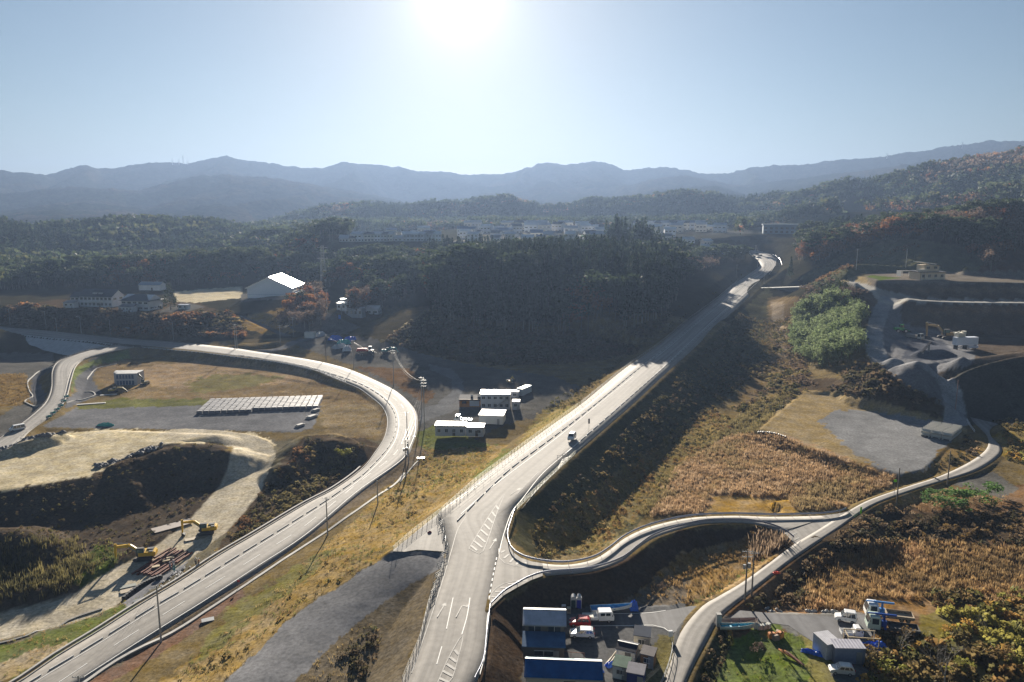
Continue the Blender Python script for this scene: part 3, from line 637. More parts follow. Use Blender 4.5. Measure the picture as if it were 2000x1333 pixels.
# highway (L edge = left fence)
HLn = plen(ROADS['highway'][0])
mark([(900,1005),(945,965),(1000,922),(1100,846),(1200,765),(1300,684),(1400,600),(1460,552),(1492,528),(1497,513),(1485,500),(1472,492)], ZH, .16)
mark([(1110,881),(1150,847),(1200,803),(1300,713),(1400,620),(1465,563),(1497,540),(1511,522),(1508,508),(1490,497)], ZH, .16)
mark([(1110,881),(1060,925),(1020,975),(1000,1000),(985,1040),(974,1082)], ZH, .16)
mark([(1010,965),(1060,915),(1120,862),(1160,828),(1220,776),(1300,706),(1400,614),(1465,559),(1494,534),(1503,518),(1497,506)], ZH, .14, (5, 5), key='f')
# hatched islands
def island(pts, bars, zf, w_=.14):
    P = pts+[pts[0]]; mark(P, zf, w_, smooth=False, key='f')
    for a, b in bars: mark([a, b], zf, .45, smooth=False, key='f')
isl = [(916,1072),(955,1008),(985,965),(972,998),(945,1074),(930,1079)]
island(isl, [((920,1066),(932,1076)),((926,1057),(942,1070)),((932,1046),(948,1060)),((939,1035),(953,1047)),((946,1024),(957,1035)),((953,1012),(962,1022)),((961,1000),(967,1009)),((969,988),(974,996))], ZH)
isl2 = [(855,1333),(878,1282),(904,1240),(895,1285),(879,1333)]
island(isl2, [((858,1325),(876,1333)),((865,1311),(884,1321)),((872,1297),(889,1308)),((879,1284),(892,1294)),((888,1270),(896,1279))], ZH)
mark([(902,1240),(912,1205),(918,1168)], ZH, .16)
mark([(804,1315),(830,1240),(850,1180),(869,1120),(882,1075),(894,1035),(910,1010)], ZH, .14, key='f')
mark([(937,1318),(949,1270),(951,1215),(957,1178)], ZH, .14)
mark([(885,1168),(872,1229)], ZH, .14, smooth=False); mark([(863,1263),(853,1298)], ZH, .14, smooth=False)
mark([(955,1170),(962,1130),(968,1100),(971,1085)], ZH, .2, (1.0, 1.0))
# turning arrows
def arrow(px, py, ang, turn=0):
    c = Vector(G(px, py, ZH)); u = Vector((math.sin(ang), math.cos(ang), 0)); v = Vector((u.y, -u.x, 0))
    P = lambda a, b: c+u*a+v*b
    def poly(pp):
        V, Fc = MARKS.setdefault('f', ([], [])); b = len(V); V += [(p.x, p.y, p.z+.035) for p in pp]; Fc.append(tuple(range(b, b+len(pp))))
    poly([P(-2.5, -.09), P(-2.5, .09), P(1.0, .09), P(1.0, -.09)])
    if turn == 0: poly([P(1.0, -.45), P(1.0, .45), P(2.5, 0), P(2.5, -.01)])
    else:
        poly([P(.9, .09), P(1.3, .09), P(1.3, .7), P(.9, .7)]); poly([P(.6, .7), P(1.6, .7), P(1.1, 1.4), P(1.09, 1.4)])
arrow(963, 1062, R(14)); arrow(1007, 960, R(30)); arrow(863, 1190, R(12)); arrow(899, 1190, R(12), 1)
# slip-road hatching
mark([(974,1072),(975,1088),(982,1098),(1000,1105),(1025,1108),(1050,1109)], ZP, .14, key='f')
for a, b in [((978,1080),(986,1076)),((984,1091),(994,1083)),((996,1099),(1004,1090)),((1008,1104),(1014,1095)),((1024,1107),(1027,1099)),((1042,1109),(1044,1102))]: mark([a, b], ZP, .4, smooth=False, key='f')
mark([(955,1172),(962,1156),(978,1143),(1000,1136),(1025,1133)], ZP, .14, key='f')
for a, b in [((960,1166),(972,1167)),((967,1156),(984,1156)),((977,1148),(998,1148)),((992,1141),(1012,1141)),((1010,1136),(1030,1134))]: mark([a, b], ZP, .35, smooth=False, key='f')
mark([(1528,1030),(1545,1038),(1557,1048),(1563,1056),(1558,1064)], ZLOC, .14, key='f')
for a, b in [((1540,1037),(1548,1034)),((1546,1046),(1556,1041)),((1552,1055),(1561,1050))]: mark([a, b], ZLOC, .3, smooth=False, key='f')
# left road
mark([(164,1322),(300,1235),(400,1173),(500,1108),(600,1042),(700,958),(782,900),(802,869),(811,842),(811,820),(807,804),(794,786),(773,768),(753,756),(726,743),(701,732),(672,721),(636,711),(600,704),(550,696),(500,689),(462,684)], ZL, .17)
mark([(50,1345),(97,1315),(161,1277),(234,1232),(300,1191),(360,1156),(414,1123),(464,1092),(503,1068),(590,1014),(662,967),(707,934),(745,899),(768,868),(776,848),(779,829),(776,809),(766,791),(742,769),(715,753),(680,739),(640,726),(600,716),(550,706),(500,699),(450,693),(395,686)], ZL, .16)
L_, Q_ = ROADS['left']
def mid(a, b, t=.5): return [((1-t)*p[0]+t*q[0], (1-t)*p[1]+t*q[1]) for p, q in zip(a, b)]
mark([(115,1333),(222,1262),(330,1194),(430,1132),(510,1082),(600,1024),(700,943),(765,893),(787,860),(794,832),(792,808),(783,790),(763,774),(738,758),(712,746),(678,732),(640,720),(600,710),(550,701),(500,694),(450,688)], ZL, .15, (5.2, 5.2))
mark([(455,1101),(478,1087),(500,1073),(512,1066)], ZL, .12, (3, 2), key='f')
mark([(112,1333-45),(113,1287)], ZL, .1)
mark([(1192,1199.5),(1262,1198),(1300,1193)], .0, .15); mark([(1120,1224),(1180,1223),(1241,1222.5),(1268,1221),(1292,1225),(1303,1231),(1312,1238)], .0, .15)
for key, nm, m in (('w', 'road_marking', PAINTW), ('f', 'road_marking', PAINTF)):
    V, Fc = MARKS[key]; me = bpy.data.meshes.new(nm); me.from_pydata(V, [], Fc); me.update()
    for p in me.polygons:
        if p.normal.z < 0: p.flip()
    tag(link(nm, me, m), kind='structure')
# ================================================================== FAR MOUNTAINS
def mountain(sky_px, D, W, zb, amp, colf, seed, ex=260):
    xs = np.array([p[0] for p in sky_px], float); ys = np.array([p[1] for p in sky_px], float)
    pxs = np.linspace(xs[0], xs[-1], ex); pys = np.interp(pxs, xs, ys)
    pys = pys+(fbm(pxs/16+seed, pxs*0+seed, 4)-.5)*5
    az = np.array([math.atan2(ray(a, 380)[0], ray(a, 380)[1]) for a in pxs])
    zc = np.array([AT(a, b, D)[2] for a, b in zip(pxs, pys)])
    nr = 110; r_ = np.concatenate([np.linspace(D-W, D, nr-25), np.linspace(D, D+W*.6, 26)[1:]])
    Rr, Az = np.meshgrid(r_, az, indexing='ij'); ZC = np.broadcast_to(zc, Rr.shape)
    x = Rr*np.sin(Az); y = Rr*np.cos(Az)
    sc = W/3.2
    wx = x+(fbm(x/sc/2+seed, y/sc/2, 3)-.5)*sc*1.2
    rid = 1-np.abs(2*fbm(wx/sc+seed*3, y/sc/2.4+seed, 4)-1)*2.0     # spurs and gullies
    u = np.abs(Rr-D)/np.where(Rr < D, W, W*.6)
    z = zb+(ZC-zb)*np.clip(1-u, 0, 1)**.85
    z = z-amp*np.sin(np.clip(u, 0, 1)*math.pi)**.7*np.clip(1-rid, 0, 1.2)*(ZC-zb)
    z += (fbm(x/26, y/26, 3)-.5)*11*np.clip(u*8+.4, 0, 1)+(vnoise(x/7, y/7)-.5)*5
    z = np.maximum(z, zb-30)
    n1 = fbm(x/260+seed, y/260, 4); n2 = fbm(x/40, y/40+seed, 3)
    c = np.empty(x.shape+(3,)); c[:] = (.024, .028, .016)
    m = np.clip((n1-.48)*7, 0, 1)[..., None]*colf; c = c*(1-m)+np.array((.06, .04, .024))*m
    c *= (.65+.7*n2)[..., None]
    NX = ex; i = (np.arange(nr-1)[:, None]*NX+np.arange(NX-1)[None, :]).ravel()
    me = npmesh('mountain', np.stack([x, y, z], -1).reshape(-1, 3), np.stack([i, i+1, i+NX+1, i+NX], 1), 4, True, c.reshape(-1, 3))
    tag(link('mountain', me, hill_mat()), kind='structure')
def hill_mat():
    if 'hillside' in MATS: return MATS['hillside']
    m, t, b = nodes('hillside'); N = t.nodes.new; L = t.links.new
    at = N('ShaderNodeAttribute'); at.attribute_name = 'Col'; g = N('ShaderNodeNewGeometry')
    n = N('ShaderNodeTexNoise'); n.inputs['Scale'].default_value = .06; n.inputs['Detail'].default_value = 8; n.inputs['Roughness'].default_value = .7; L(g.outputs['Position'], n.inputs['Vector'])
    r_ = N('ShaderNodeMapRange'); r_.inputs[1].default_value = .3; r_.inputs[2].default_value = .7; r_.inputs[3].default_value = .5; r_.inputs[4].default_value = 1.5; L(n.outputs[0], r_.inputs[0])
    sc = N('ShaderNodeVectorMath'); sc.operation = 'SCALE'; L(at.outputs[0], sc.inputs[0]); L(r_.outputs[0], sc.inputs['Scale'])
    L(sc.outputs[0], b.inputs['Base Color']); b.inputs['Roughness'].default_value = 1; b.inputs['Specular IOR Level'].default_value = 0
    bp = N('ShaderNodeBump'); bp.inputs['Strength'].default_value = 1; bp.inputs['Distance'].default_value = 14; L(n.outputs[0], bp.inputs['Height']); L(bp.outputs[0], b.inputs['Normal'])
    MATS['hillside'] = m; return m
SKYL = [(-160,330),(0,333),(40,334),(70,338),(92,341),(130,352),(200,372),(260,390)]
SKYM = [(-160,352),(60,352),(90,341),(130,332),(165,323),(195,328),(225,330),(245,326),(300,319),(340,318),(378,319),(400,315),(420,308),(440,305),(462,308),(480,314),(500,315),(520,316),(540,321),(570,326),(600,328),(632,329),(650,322),(672,317),(700,321),(740,323),(780,327),(815,335),(850,335),(885,338),(915,343),(950,341),(980,341),(1005,336),(1040,326),(1048,319),(1065,318),(1090,321),(1130,320),(1160,316),(1180,318),(1200,325),(1218,333),(1250,331),(1290,326),(1330,331),(1380,340),(1396,340),(1430,336),(1470,328),(1505,324),(1560,323),(1600,318),(1640,311),(1700,309),(1750,300),(1800,295),(1830,288),(1860,285),(1900,279),(1930,276),(2000,277),(2160,268)]
mountain(SKYM, 3700, 1300, 40, .42, .5, 2.0, 520)
mountain([(-160,336),(0,334),(60,338),(90,343),(120,352),(170,366),(240,385)], 3450, 900, 40, .35, .4, 7.7, 120)
mountain([(-160,385),(0,378),(60,374),(120,366),(200,368),(270,372),(310,362),(350,352),(400,344),(440,341),(480,344),(520,347),(560,352),(600,359),(640,366),(700,375),(760,388),(820,402),(880,415)], 2750, 1000, 38, .42, .6, 4.2, 300)
mountain([(960,405),(1000,389),(1040,379),(1070,371),(1100,368),(1140,364),(1200,366),(1250,357),(1290,347),(1330,343),(1370,350),(1420,360),(1460,362),(1500,357),(1540,351),(1600,342),(1660,336),(1720,328),(1800,318),(1900,310),(2160,300)], 3000, 1100, 40, .42, .5, 9.1, 300)
mountain([(1240,398),(1290,384),(1340,368),(1390,362),(1430,372),(1470,386),(1510,380),(1560,370),(1620,364),(1700,372)], 2500, 700, 40, .3, .5, 12.1, 120)
mountain([(-160,420),(0,414),(80,402),(160,396),(240,404),(300,412),(360,404),(420,398),(500,404),(560,414),(640,425)], 2300, 700, 35, .3, .8, 15.1, 200)
# valley floor under everything out to the horizon
bme = bpy.data.meshes.new('plain'); bme.from_pydata([(-5400,-150,-16),(5400,-150,-16),(5400,6000,-16),(-5400,6000,-16)], [], [(0,1,2,3)])
tag(link('plain', bme, mat('plain_soil', (.09,.085,.05), .95, var=.3, scale=.02)), kind='structure')
# ================================================================== TREES
def leafquads(C, size, n_up=.35, jit=1.0, rng=RNG):
    """one small leaf-clump face per centre"""
    n = len(C); d = rng.normal(size=(n, 3)); d[:, 2] = d[:, 2]*(1-n_up)+n_up; d /= np.linalg.norm(d, axis=1, keepdims=True)
    a = np.cross(d, rng.normal(size=(n, 3))); a /= np.linalg.norm(a, axis=1, keepdims=True); b = np.cross(d, a)
    s = (size*(.6+.8*rng.random(n)))[:, None] if np.isscalar(size) else (size*(.6+.8*rng.random(n)))[:, None]
    V = np.stack([C-a*s*.5, C-b*s*.35, C+a*s*.5, C+b*s*.4], 1).reshape(-1, 3)
    Fc = np.arange(4*n).reshape(n, 4); return V, Fc
def p_cedar(n, h=1.0, q=.07, rad=.125, base=.34, rng=RNG):
    t = rng.random(n)**.85; z = base+(1-base)*t
    rr_ = rad*(1-t)**.75*(.55+.6*rng.random(n))*(1+.25*np.sin(t*23)); a = rng.random(n)*6.283
    C = np.stack([rr_*np.cos(a), rr_*np.sin(a), z-rr_*.25], 1); return leafquads(C, q*(1.1-.5*t), .5, rng=rng)
def p_broad(n, q=.085, rad=.33, base=.25, lumps=9, rng=RNG):
    ct = rng.normal(size=(lumps, 3))*[.15, .15, .15]+[0, 0, .66]; ct[:, 2] = np.clip(ct[:, 2], base+.13, .86)
    k = rng.integers(0, lumps, n); d = rng.normal(size=(n, 3)); d /= np.linalg.norm(d, axis=1, keepdims=True)
    rd = (.10+.09*rng.random(lumps))[k]*(.6+.45*rng.random(n)); C = ct[k]+d*rd[:, None]; C[:, 2] = np.clip(C[:, 2], base-.1, 1.02)
    return leafquads(C, q, .3, rng=rng)
def p_pine(n, q=.075, rng=RNG):
    lumps = 10; ct = np.stack([rng.normal(size=lumps)*.13, rng.normal(size=lumps)*.13, .6+.36*rng.random(lumps)], 1)
    k = rng.integers(0, lumps, n); d = rng.normal(size=(n, 3))*[.09, .09, .03]; C = ct[k]+d; return leafquads(C, q, .65, rng=rng)
def p_bush(n, q=.22, rng=RNG):
    d = rng.normal(size=(n, 3)); d /= np.linalg.norm(d, axis=1, keepdims=True); d[:, 2] = np.abs(d[:, 2])
    C = d*(.35+.2*rng.random(n))[:, None]*[1, 1, 1.3]; return leafquads(C, q, .25, rng=rng)
def p_reed(n, rng=RNG):
    """a tussock: upright blades with feathery heads"""
    V = []; 
    for i in range(n):
        a = rng.random()*6.283; r_ = rng.random()**.5*.5; x, y = r_*math.cos(a), r_*math.sin(a); h = .6+.5*rng.random(); lx, ly = rng.normal(size=2)*.16
        b = rng.random()*6.283; w_ = .035+.03*rng.random(); cx, sx = math.cos(b)*w_, math.sin(b)*w_
        V += [(x-cx, y-sx, 0), (x+cx, y+sx, 0), (x+lx+cx*1.6, y+ly+sx*1.6, h*.75), (x+lx*1.3, y+ly*1.3, h)]
    return np.array(V), np.arange(4*n).reshape(n, 4)
def trunk_arr(h0, h1, r, n=5):
    a = np.arange(n)*2*math.pi/n; c = np.stack([np.cos(a), np.sin(a)], 1)
    V = np.concatenate([np.c_[c*r, np.full(n, h0)], np.c_[c*r*.45, np.full(n, h1)]]); i = np.arange(n)
    return V, np.stack([i, (i+1) % n, n+(i+1) % n, n+i], 1)
def tile(protos, pos, sx, sz, rot, cols):
    """realise copies of prototype meshes in one array mesh; returns V, F, C"""
    Vs, Fs, Cs = [], [], []; off = 0; k = RNG.integers(0, len(protos), len(pos))
    for j, (V, Fc) in enumerate(protos):
        m = k == j; n = m.sum()
        if not n: continue
        c, s = np.cos(rot[m])[:, None], np.sin(rot[m])[:, None]
        x = V[None, :, 0]*sx[m][:, None]; y = V[None, :, 1]*sx[m][:, None]; z = V[None, :, 2]*sz[m][:, None]
        W = np.stack([x*c-y*s+pos[m][:, None, 0], x*s+y*c+pos[m][:, None, 1], z+pos[m][:, None, 2]], -1)
        Vs.append(W.reshape(-1, 3)); Fs.append((Fc[None]+(np.arange(n)*len(V))[:, None, None]+off).reshape(-1, 4)); off += n*len(V)
        Cs.append(np.repeat(cols[m], len(V), axis=0))
    return np.concatenate(Vs), np.concatenate(Fs), np.concatenate(Cs)
LEAFATTR = foliage('leaf_mass', None, None, .3, attr=True, transl=.42)
BARK = mat('bark', (.10, .085, .07), .9, var=.3, scale=2); BARKL = mat('pale_bark', (.22, .20, .17), .9, var=.3, scale=2)
def sample(poly, rmin, rmax, area, margin=30):
    """points spread evenly over the ground inside a surveyed outline, 1 per `area` m2"""
    xs = [p[0] for p in poly]; a0 = math.atan2(*ray(min(xs), 600)[:2])-.01; a1 = math.atan2(*ray(max(xs), 600)[:2])+.01
    A_ = .5*(a1-a0)*(rmax**2-rmin**2); n = int(A_/area)
    r = np.sqrt(RNG.random(n)*(rmax**2-rmin**2)+rmin**2); t = a0+(a1-a0)*RNG.random(n); x = r*np.sin(t); y = r*np.cos(t); z = HT(x, y)
    px, py = proj(x, y, z); j = 5*F/np.maximum(y, 1)*.3
    ins = inpoly(px+(RNG.random(n)-.5)*j, py+(RNG.random(n)-.5)*j*.5, poly)
    return np.stack([x, y, z], 1)[ins]
NOTREE = []
for k_, mg in (('highway', 3), ('left', 2), ('ramp', 2), ('local', 1.2), ('slip', 1.5)):
    L, Q = ROADS[k_]; NOTREE.append(((L+Q)/2, float(np.median(np.linalg.norm((L-Q)[:, :2], axis=1)))/2+mg))
for P_, h_ in ((HAUL1, 6.6), (HAUL2, 3.5), (HAUL3, 4.5), (CULV, 4), (BYWAY, 4), (HILLROAD, 3)): NOTREE.append((polyres(line(P_), 6), h_))
def clear_roads(P, extra=0.0):
    m = np.ones(len(P), bool)
    for C, h_ in NOTREE: d, _ = segdist(P[:, 0], P[:, 1], C); m &= d > h_+extra
    return P[m]
CED = [(.026,.040,.026), (.038,.052,.028), (.020,.034,.024)]
PIN = [(.040,.056,.030), (.054,.070,.034)]
GRN = [(.052,.064,.030), (.075,.078,.034), (.042,.056,.028)]
AUT = [(.20,.10,.04), (.22,.085,.04), (.17,.11,.05), (.26,.12,.045)]
BRN = [(.12,.085,.060), (.15,.11,.08), (.10,.08,.058), (.18,.13,.10)]
TREES = []   # x, y, z, height, kind(0 cedar 1 pine 2 broad 3 autumn 4 bare-brown), zone
MIXC = {0: CED, 1: PIN, 2: GRN, 3: AUT, 4: BRN}
def forest(poly, rmin, rmax, area, mix, h0, h1, extra=0, patch=60.0):
    P = clear_roads(sample(poly, rmin, rmax, area), extra)
    if not len(P): return
    ks = sorted(mix); w_ = np.array([mix[k] for k in ks], float); w_ /= w_.sum(); cw = np.r_[0, np.cumsum(w_)]
    n = np.clip((fbm(P[:, 0]/patch+5, P[:, 1]/patch+8, 3)-.5)*2.2+.5, 0, .999)*.75+RNG.random(len(P))*.25   # kinds gather in patches
    n = np.argsort(np.argsort(n))/len(n); kk = np.array(ks)[np.clip(np.searchsorted(cw, n, side='right')-1, 0, len(ks)-1)]
    hh = h0*.8+(h1*1.12-h0*.8)*RNG.random(len(P)); hh *= np.where(kk >= 3, .78, 1.0)*(.8+.4*fbm(P[:, 0]/30, P[:, 1]/30, 2))
    TREES.append(np.c_[P, hh, kk])
forest([(850,628),(900,640),(1000,652),(1150,656),(1250,642),(1295,622),(1330,570),(1330,470),(840,470),(838,560)], 335, 640, 17, {0: 8, 1: .8, 3: .4}, 17, 22, 3, 45)
forest([(1180,560),(1340,600),(1420,555),(1480,515),(1462,480),(1400,470),(1180,470)], 440, 640, 22, {0: 2, 1: 3, 2: 1, 4: 3, 3: 1}, 6, 11, 22)
forest([(-160,572),(60,566),(300,560),(470,556),(600,548),(620,470),(-160,470)], 575, 720, 20, {1: 3, 2: 4, 3: 1.6, 4: 1.4, 0: 1}, 11, 16)
forest([(-160,560),(640,560),(700,420),(-160,420)], 720, 1250, 33, {0: 3, 1: 3, 2: 4, 3: .5, 4: .8}, 13, 18, 0, 90)
forest([(545,640),(560,600),(620,565),(640,600),(625,650)], 400, 540, 14, {4: 4, 3: 2.5, 2: .5}, 7, 11, 1)
forest([(672,625),(690,582),(740,550),(830,545),(838,585),(770,606),(730,612)], 400, 560, 15, {2: 3, 4: 3, 0: 2, 3: 1}, 9, 14, 3)
forest([(600,560),(640,520),(860,510),(850,560),(740,560)], 540, 690, 18, {1: 3, 2: 3, 3: 1, 0: 2}, 11, 16)
forest([(1182,500),(1262,500),(1300,490),(1300,470),(1182,470)], 610, 690, 14, {0: 1}, 19, 26)
forest([(1230,520),(1480,515),(1470,468),(1230,468)], 640, 700, 24, {1: 3, 4: 3, 2: 1}, 7, 11, 8)
forest([(500,470),(640,470),(640,400),(480,400)], 1000, 1600, 42, {0: 3, 1: 3, 2: 3, 4: 1}, 12, 17, 0, 90)
forest([(620,462),(1640,452),(1640,370),(620,370)], 1020, 1680, 42, {0: 4, 1: 4, 2: 1, 4: 1.4, 3: .5}, 13, 18, 0, 110)
forest([(1440,470),(1500,420),(1560,398),(1640,400),(1700,420),(2160,400),(2160,250),(1440,350)], 800, 1560, 42, {0: 4, 1: 2, 2: 2, 4: 3, 3: .8}, 12, 17, 0, 130)
forest([(1560,560),(1560,520),(1600,520),(1650,500),(1700,480),(1780,468),(1840,476),(1890,500),(1935,530),(1975,495),(2160,440),(2160,370),(1560,380)], 470, 800, 19, {0: 1.6, 1: 2.4, 4: 6, 3: 4}, 12, 18, 2, 50)
TR = np.concatenate(TREES); del TREES
dist = np.hypot(TR[:, 0], TR[:, 1]); pxT, pyT = proj(TR[:, 0], TR[:, 1], TR[:, 2]+TR[:, 3]*.7)
inview = (pxT > -40) & (pxT < 2040)
pr_c = {}
for lod, (nc, nb) in enumerate([(330, 300), (110, 90), (26, 22)]):
    s_ = (1.0, 1.6, 2.9)[lod]
    pr_c[lod] = {0: [p_cedar(nc, q=.060*s_) for _ in range(4)], 1: [p_pine(nc, q=.085*s_*.9) for _ in range(4)], 2: [p_broad(nb, q=.082*s_) for _ in range(5)]}
    pr_c[lod][3] = pr_c[lod][2]; pr_c[lod][4] = [p_broad(int(nb*.8), q=.07*s_, lumps=7) for _ in range(4)]
LM = {0: foliage('cedar_foliage', CED[0], CED[1], .3), 1: foliage('pine_foliage', PIN[0], PIN[1], .3), 2: foliage('green_foliage', GRN[0], GRN[2], .3),
      3: foliage('autumn_foliage', AUT[0], AUT[1], .35), 4: foliage('bare_twigs', BRN[0], BRN[3], .3)}
KN = {0: ('cedar_tree', 'cedar', 'tall dark green cedar with a bare straight trunk in the near woods', 'cedars of the near woods'),
      1: ('pine_tree', 'pine', 'dark green pine with a rounded flat-layered crown on the near wooded slopes', 'pines of the near woods'),
      2: ('broadleaf_tree', 'tree', 'dull green broadleaf tree with a lumpy crown on the near wooded slopes', 'green broadleaf trees of the near woods'),
      3: ('autumn_tree', 'autumn tree', 'rust orange autumn tree among the evergreens on the near wooded slopes', 'autumn coloured trees of the near woods'),
      4: ('bare_tree', 'bare tree', 'greyish brown nearly leafless tree on the near wooded slopes', 'nearly bare trees of the near woods')}
WX = {0: 1.0, 1: 1.15, 2: 1.25, 3: 1.2, 4: 1.15}
taken = np.zeros(len(TR), bool)
for k in range(5):
    ids = np.where((TR[:, 4] == k) & inview & (pxT > 0) & (pxT < 2000))[0]; size = TR[ids, 3]/dist[ids]; ids = ids[np.argsort(-size)][:260]; taken[ids] = True
    nm, ct, lb, gp = KN[k]
    crowns = [npmesh('crown', *pr_c[0][k][j], 4) for j in range(4)]
    for c_ in crowns: c_.materials.append(LM[k])
    trunks = npmesh('trunk', *trunk_arr(-.03, .93 if k == 0 else .72, .0115 if k == 0 else .018), 4); trunks.materials.append(BARKL if k in (0, 4) else BARK)
    for i in ids:
        x, y, z, h = TR[i, :4]; e = bpy.data.objects.new(nm, None); COL.objects.link(e); e.location = (x, y, z); e.rotation_euler = (0, 0, random.random()*6.28)
        e.scale = (h*WX[k]*random.uniform(.85, 1.15),)*2+(h,); tag(e, lb, ct, gp)
        o = bpy.data.objects.new('crown', crowns[random.randrange(4)]); COL.objects.link(o); o.parent = e
        o = bpy.data.objects.new('trunk', trunks); COL.objects.link(o); o.parent = e
REST = TR[~taken]; dR = dist[~taken]
for lod, (a, b) in enumerate([(0, 480), (480, 780), (780, 9e9)]):
    Vs, Fs, Cs = [], [], []; off = 0; tv, tf, tc = [], [], []; toff = 0
    for k in range(5):
        m = (dR >= a) & (dR < b) & (REST[:, 4] == k); P = REST[m]; n = len(P)
        if not n: continue
        base = np.array(MIXC[k])[RNG.integers(0, len(MIXC[k]), n)]*(.8+.4*RNG.random((n, 1)))*(.55+1.0*fbm(P[:, 0]/45, P[:, 1]/45, 3))[:, None]
        V, Fc, Cc = tile(pr_c[lod][k], P[:, :3], P[:, 3]*WX[k], P[:, 3], RNG.random(n)*6.28, base)
        Vs.append(V); Fs.append(Fc+off); Cs.append(Cc); off += len(V)
        if lod < 2:
            V, Fc, Cc = tile([trunk_arr(-.03, .8, .013, 3)], P[:, :3], P[:, 3], P[:, 3], RNG.random(n)*6.28, np.tile((.16,.14,.11) if k in (0, 4) else (.08,.07,.055), (n, 1)))
            Vs.append(V); Fs.append(Fc+off); Cs.append(Cc); off += len(V)
    if Vs:
        me = npmesh('forest', np.concatenate(Vs), np.concatenate(Fs), 4, False, np.concatenate(Cs)); tag(link('forest', me, LEAFATTR), kind='stuff')
print('trees', len(TR), 'faces', off//4)
# ================================================================== HAZE
def haze():
    m = bpy.data.materials.new('haze'); m.use_nodes = True; t = m.node_tree
    for n in list(t.nodes): t.nodes.remove(n)
    o = t.nodes.new('ShaderNodeOutputMaterial'); v = t.nodes.new('ShaderNodeVolumePrincipled')
    v.inputs['Color'].default_value = (.138, .196, .31, 1); v.inputs['Density'].default_value = HAZE_D; v.inputs['Anisotropy'].default_value = .42
    t.links.new(v.outputs[0], o.inputs['Volume'])
    h = MB().box(0, 2950, 226, 11000, 6300, 486).build('haze', m); tag(h, kind='stuff'); return h
HAZE_D = 1/4600
haze()
# ================================================================== UNDERGROWTH, REEDS, GRASS
VEG = {}
PB = [p_bush(34, .30) for _ in range(6)]; PBf = [p_bush(15, .42) for _ in range(4)]
PRD = [p_reed(11) for _ in range(8)]; PGR = [p_reed(7) for _ in range(5)]
def veg(key, poly, area, kind, h0, h1, cols, rmax=460, dens=None, road_gap=.4, patch=9.0, hole=.0):
    ys = [p[1] for p in poly]
    P = sample(poly, 70, rmax, area)
    if not len(P): return
    if hole: P = P[fbm(P[:, 0]/patch, P[:, 1]/patch, 3) > hole]
    P = clear_roads(P, road_gap)
    for pg in NOVEG: P = P[~inpoly(*proj(P[:, 0], P[:, 1], P[:, 2]), pg)]
    if not len(P): return
    n = len(P); h = h0+(h1-h0)*RNG.random(n)**1.5; h *= .7+.6*fbm(P[:, 0]/patch+3, P[:, 1]/patch, 2)
    c = np.array(cols); ci = np.clip((fbm(P[:, 0]/patch+9, P[:, 1]/patch+2, 3)-.5)*2.6+.5+(RNG.random(n)-.5)*.5, 0, .999); cc = c[(ci*len(c)).astype(int)]*(.75+.5*RNG.random((n, 1)))
    if kind == 'bush': pr_ = PB if np.hypot(P[:, 0], P[:, 1]).mean() < 260 else PBf; sx = h*1.15
    elif kind == 'reed': pr_ = PRD; sx = h*.7
    else: pr_ = PGR; sx = h*1.1
    P[:, 2] -= .05
    V, Fc, Cc = tile(pr_, P, sx, h, RNG.random(n)*6.28, cc)
    a = VEG.setdefault(key, [[], [], [], 0]); a[0].append(V); a[1].append(Fc+a[3]); a[2].append(Cc); a[3] += len(V)
NOVEG = [[(1685,1165),(1800,1175),(1835,1185),(1840,1235),(1700,1250)], [(1480,838),(1570,764),(1640,766),(1840,820),(1890,838),(1870,880),(1800,925),(1740,930),(1600,882)], [(1030,1195),(1370,1182),(1320,1240),(1316,1345),(1030,1345)],
         [(1400,1212),(1426,1194),(1700,1196),(1690,1262),(1600,1262),(1540,1222)], [(1590,1260),(1690,1260),(1690,1345),(1610,1345)], [(-60,880),(200,838),(560,845),(620,838),(640,780),(150,795),(0,860)], [(840,800),(1000,790),(1010,860),(940,872),(845,868)]]
BR1 = [(.38,.26,.15),(.46,.34,.22),(.32,.21,.11),(.36,.25,.14),(.28,.21,.11)]; BR2 = [(.34,.21,.11),(.40,.28,.15),(.27,.17,.08),(.36,.24,.11),(.23,.16,.08)]
OL = [(.11,.10,.04),(.16,.13,.055),(.09,.08,.035),(.19,.14,.06)]; DK = [(.085,.075,.04),(.11,.085,.055),(.07,.062,.033),(.14,.10,.06)]
ST = [(.34,.25,.11),(.27,.20,.08),(.19,.17,.06),(.30,.20,.09)]; GN = [(.14,.16,.05),(.19,.18,.06),(.11,.12,.045)]
YL = [(.30,.27,.07),(.22,.21,.06),(.36,.22,.06),(.16,.16,.05),(.26,.16,.06)]
veg('reeds', [(1270,1008),(1330,905),(1430,852),(1530,848),(1760,928),(1740,948),(1650,992),(1560,1000),(1540,972),(1390,966),(1370,1004)], .33, 'reed', .8, 1.35, BR1)
veg('reeds', [(1560,1195),(1590,1100),(1680,1060),(1800,1060),(2080,1080),(2080,1200),(1800,1170),(1700,1190)], .36, 'reed', .7, 1.4, BR2)
veg('reeds', [(1240,1170),(1330,1085),(1500,1040),(1545,1066),(1500,1098),(1440,1140),(1345,1180)], 1.0, 'reed', .5, 1.2, [(.30,.20,.09),(.26,.17,.07)])
veg('reeds', [(1470,1100),(1480,1050),(1520,1040),(1550,1064)], .8, 'reed', 2, 3.2, [(.26,.19,.13),(.22,.16,.10)])
veg('reeds', [(1250,1008),(1300,940),(1470,790),(1540,765),(1490,840),(1400,862),(1330,905),(1290,1000)], .7, 'reed', .8, 1.5, [(.22,.18,.08),(.18,.15,.07)])
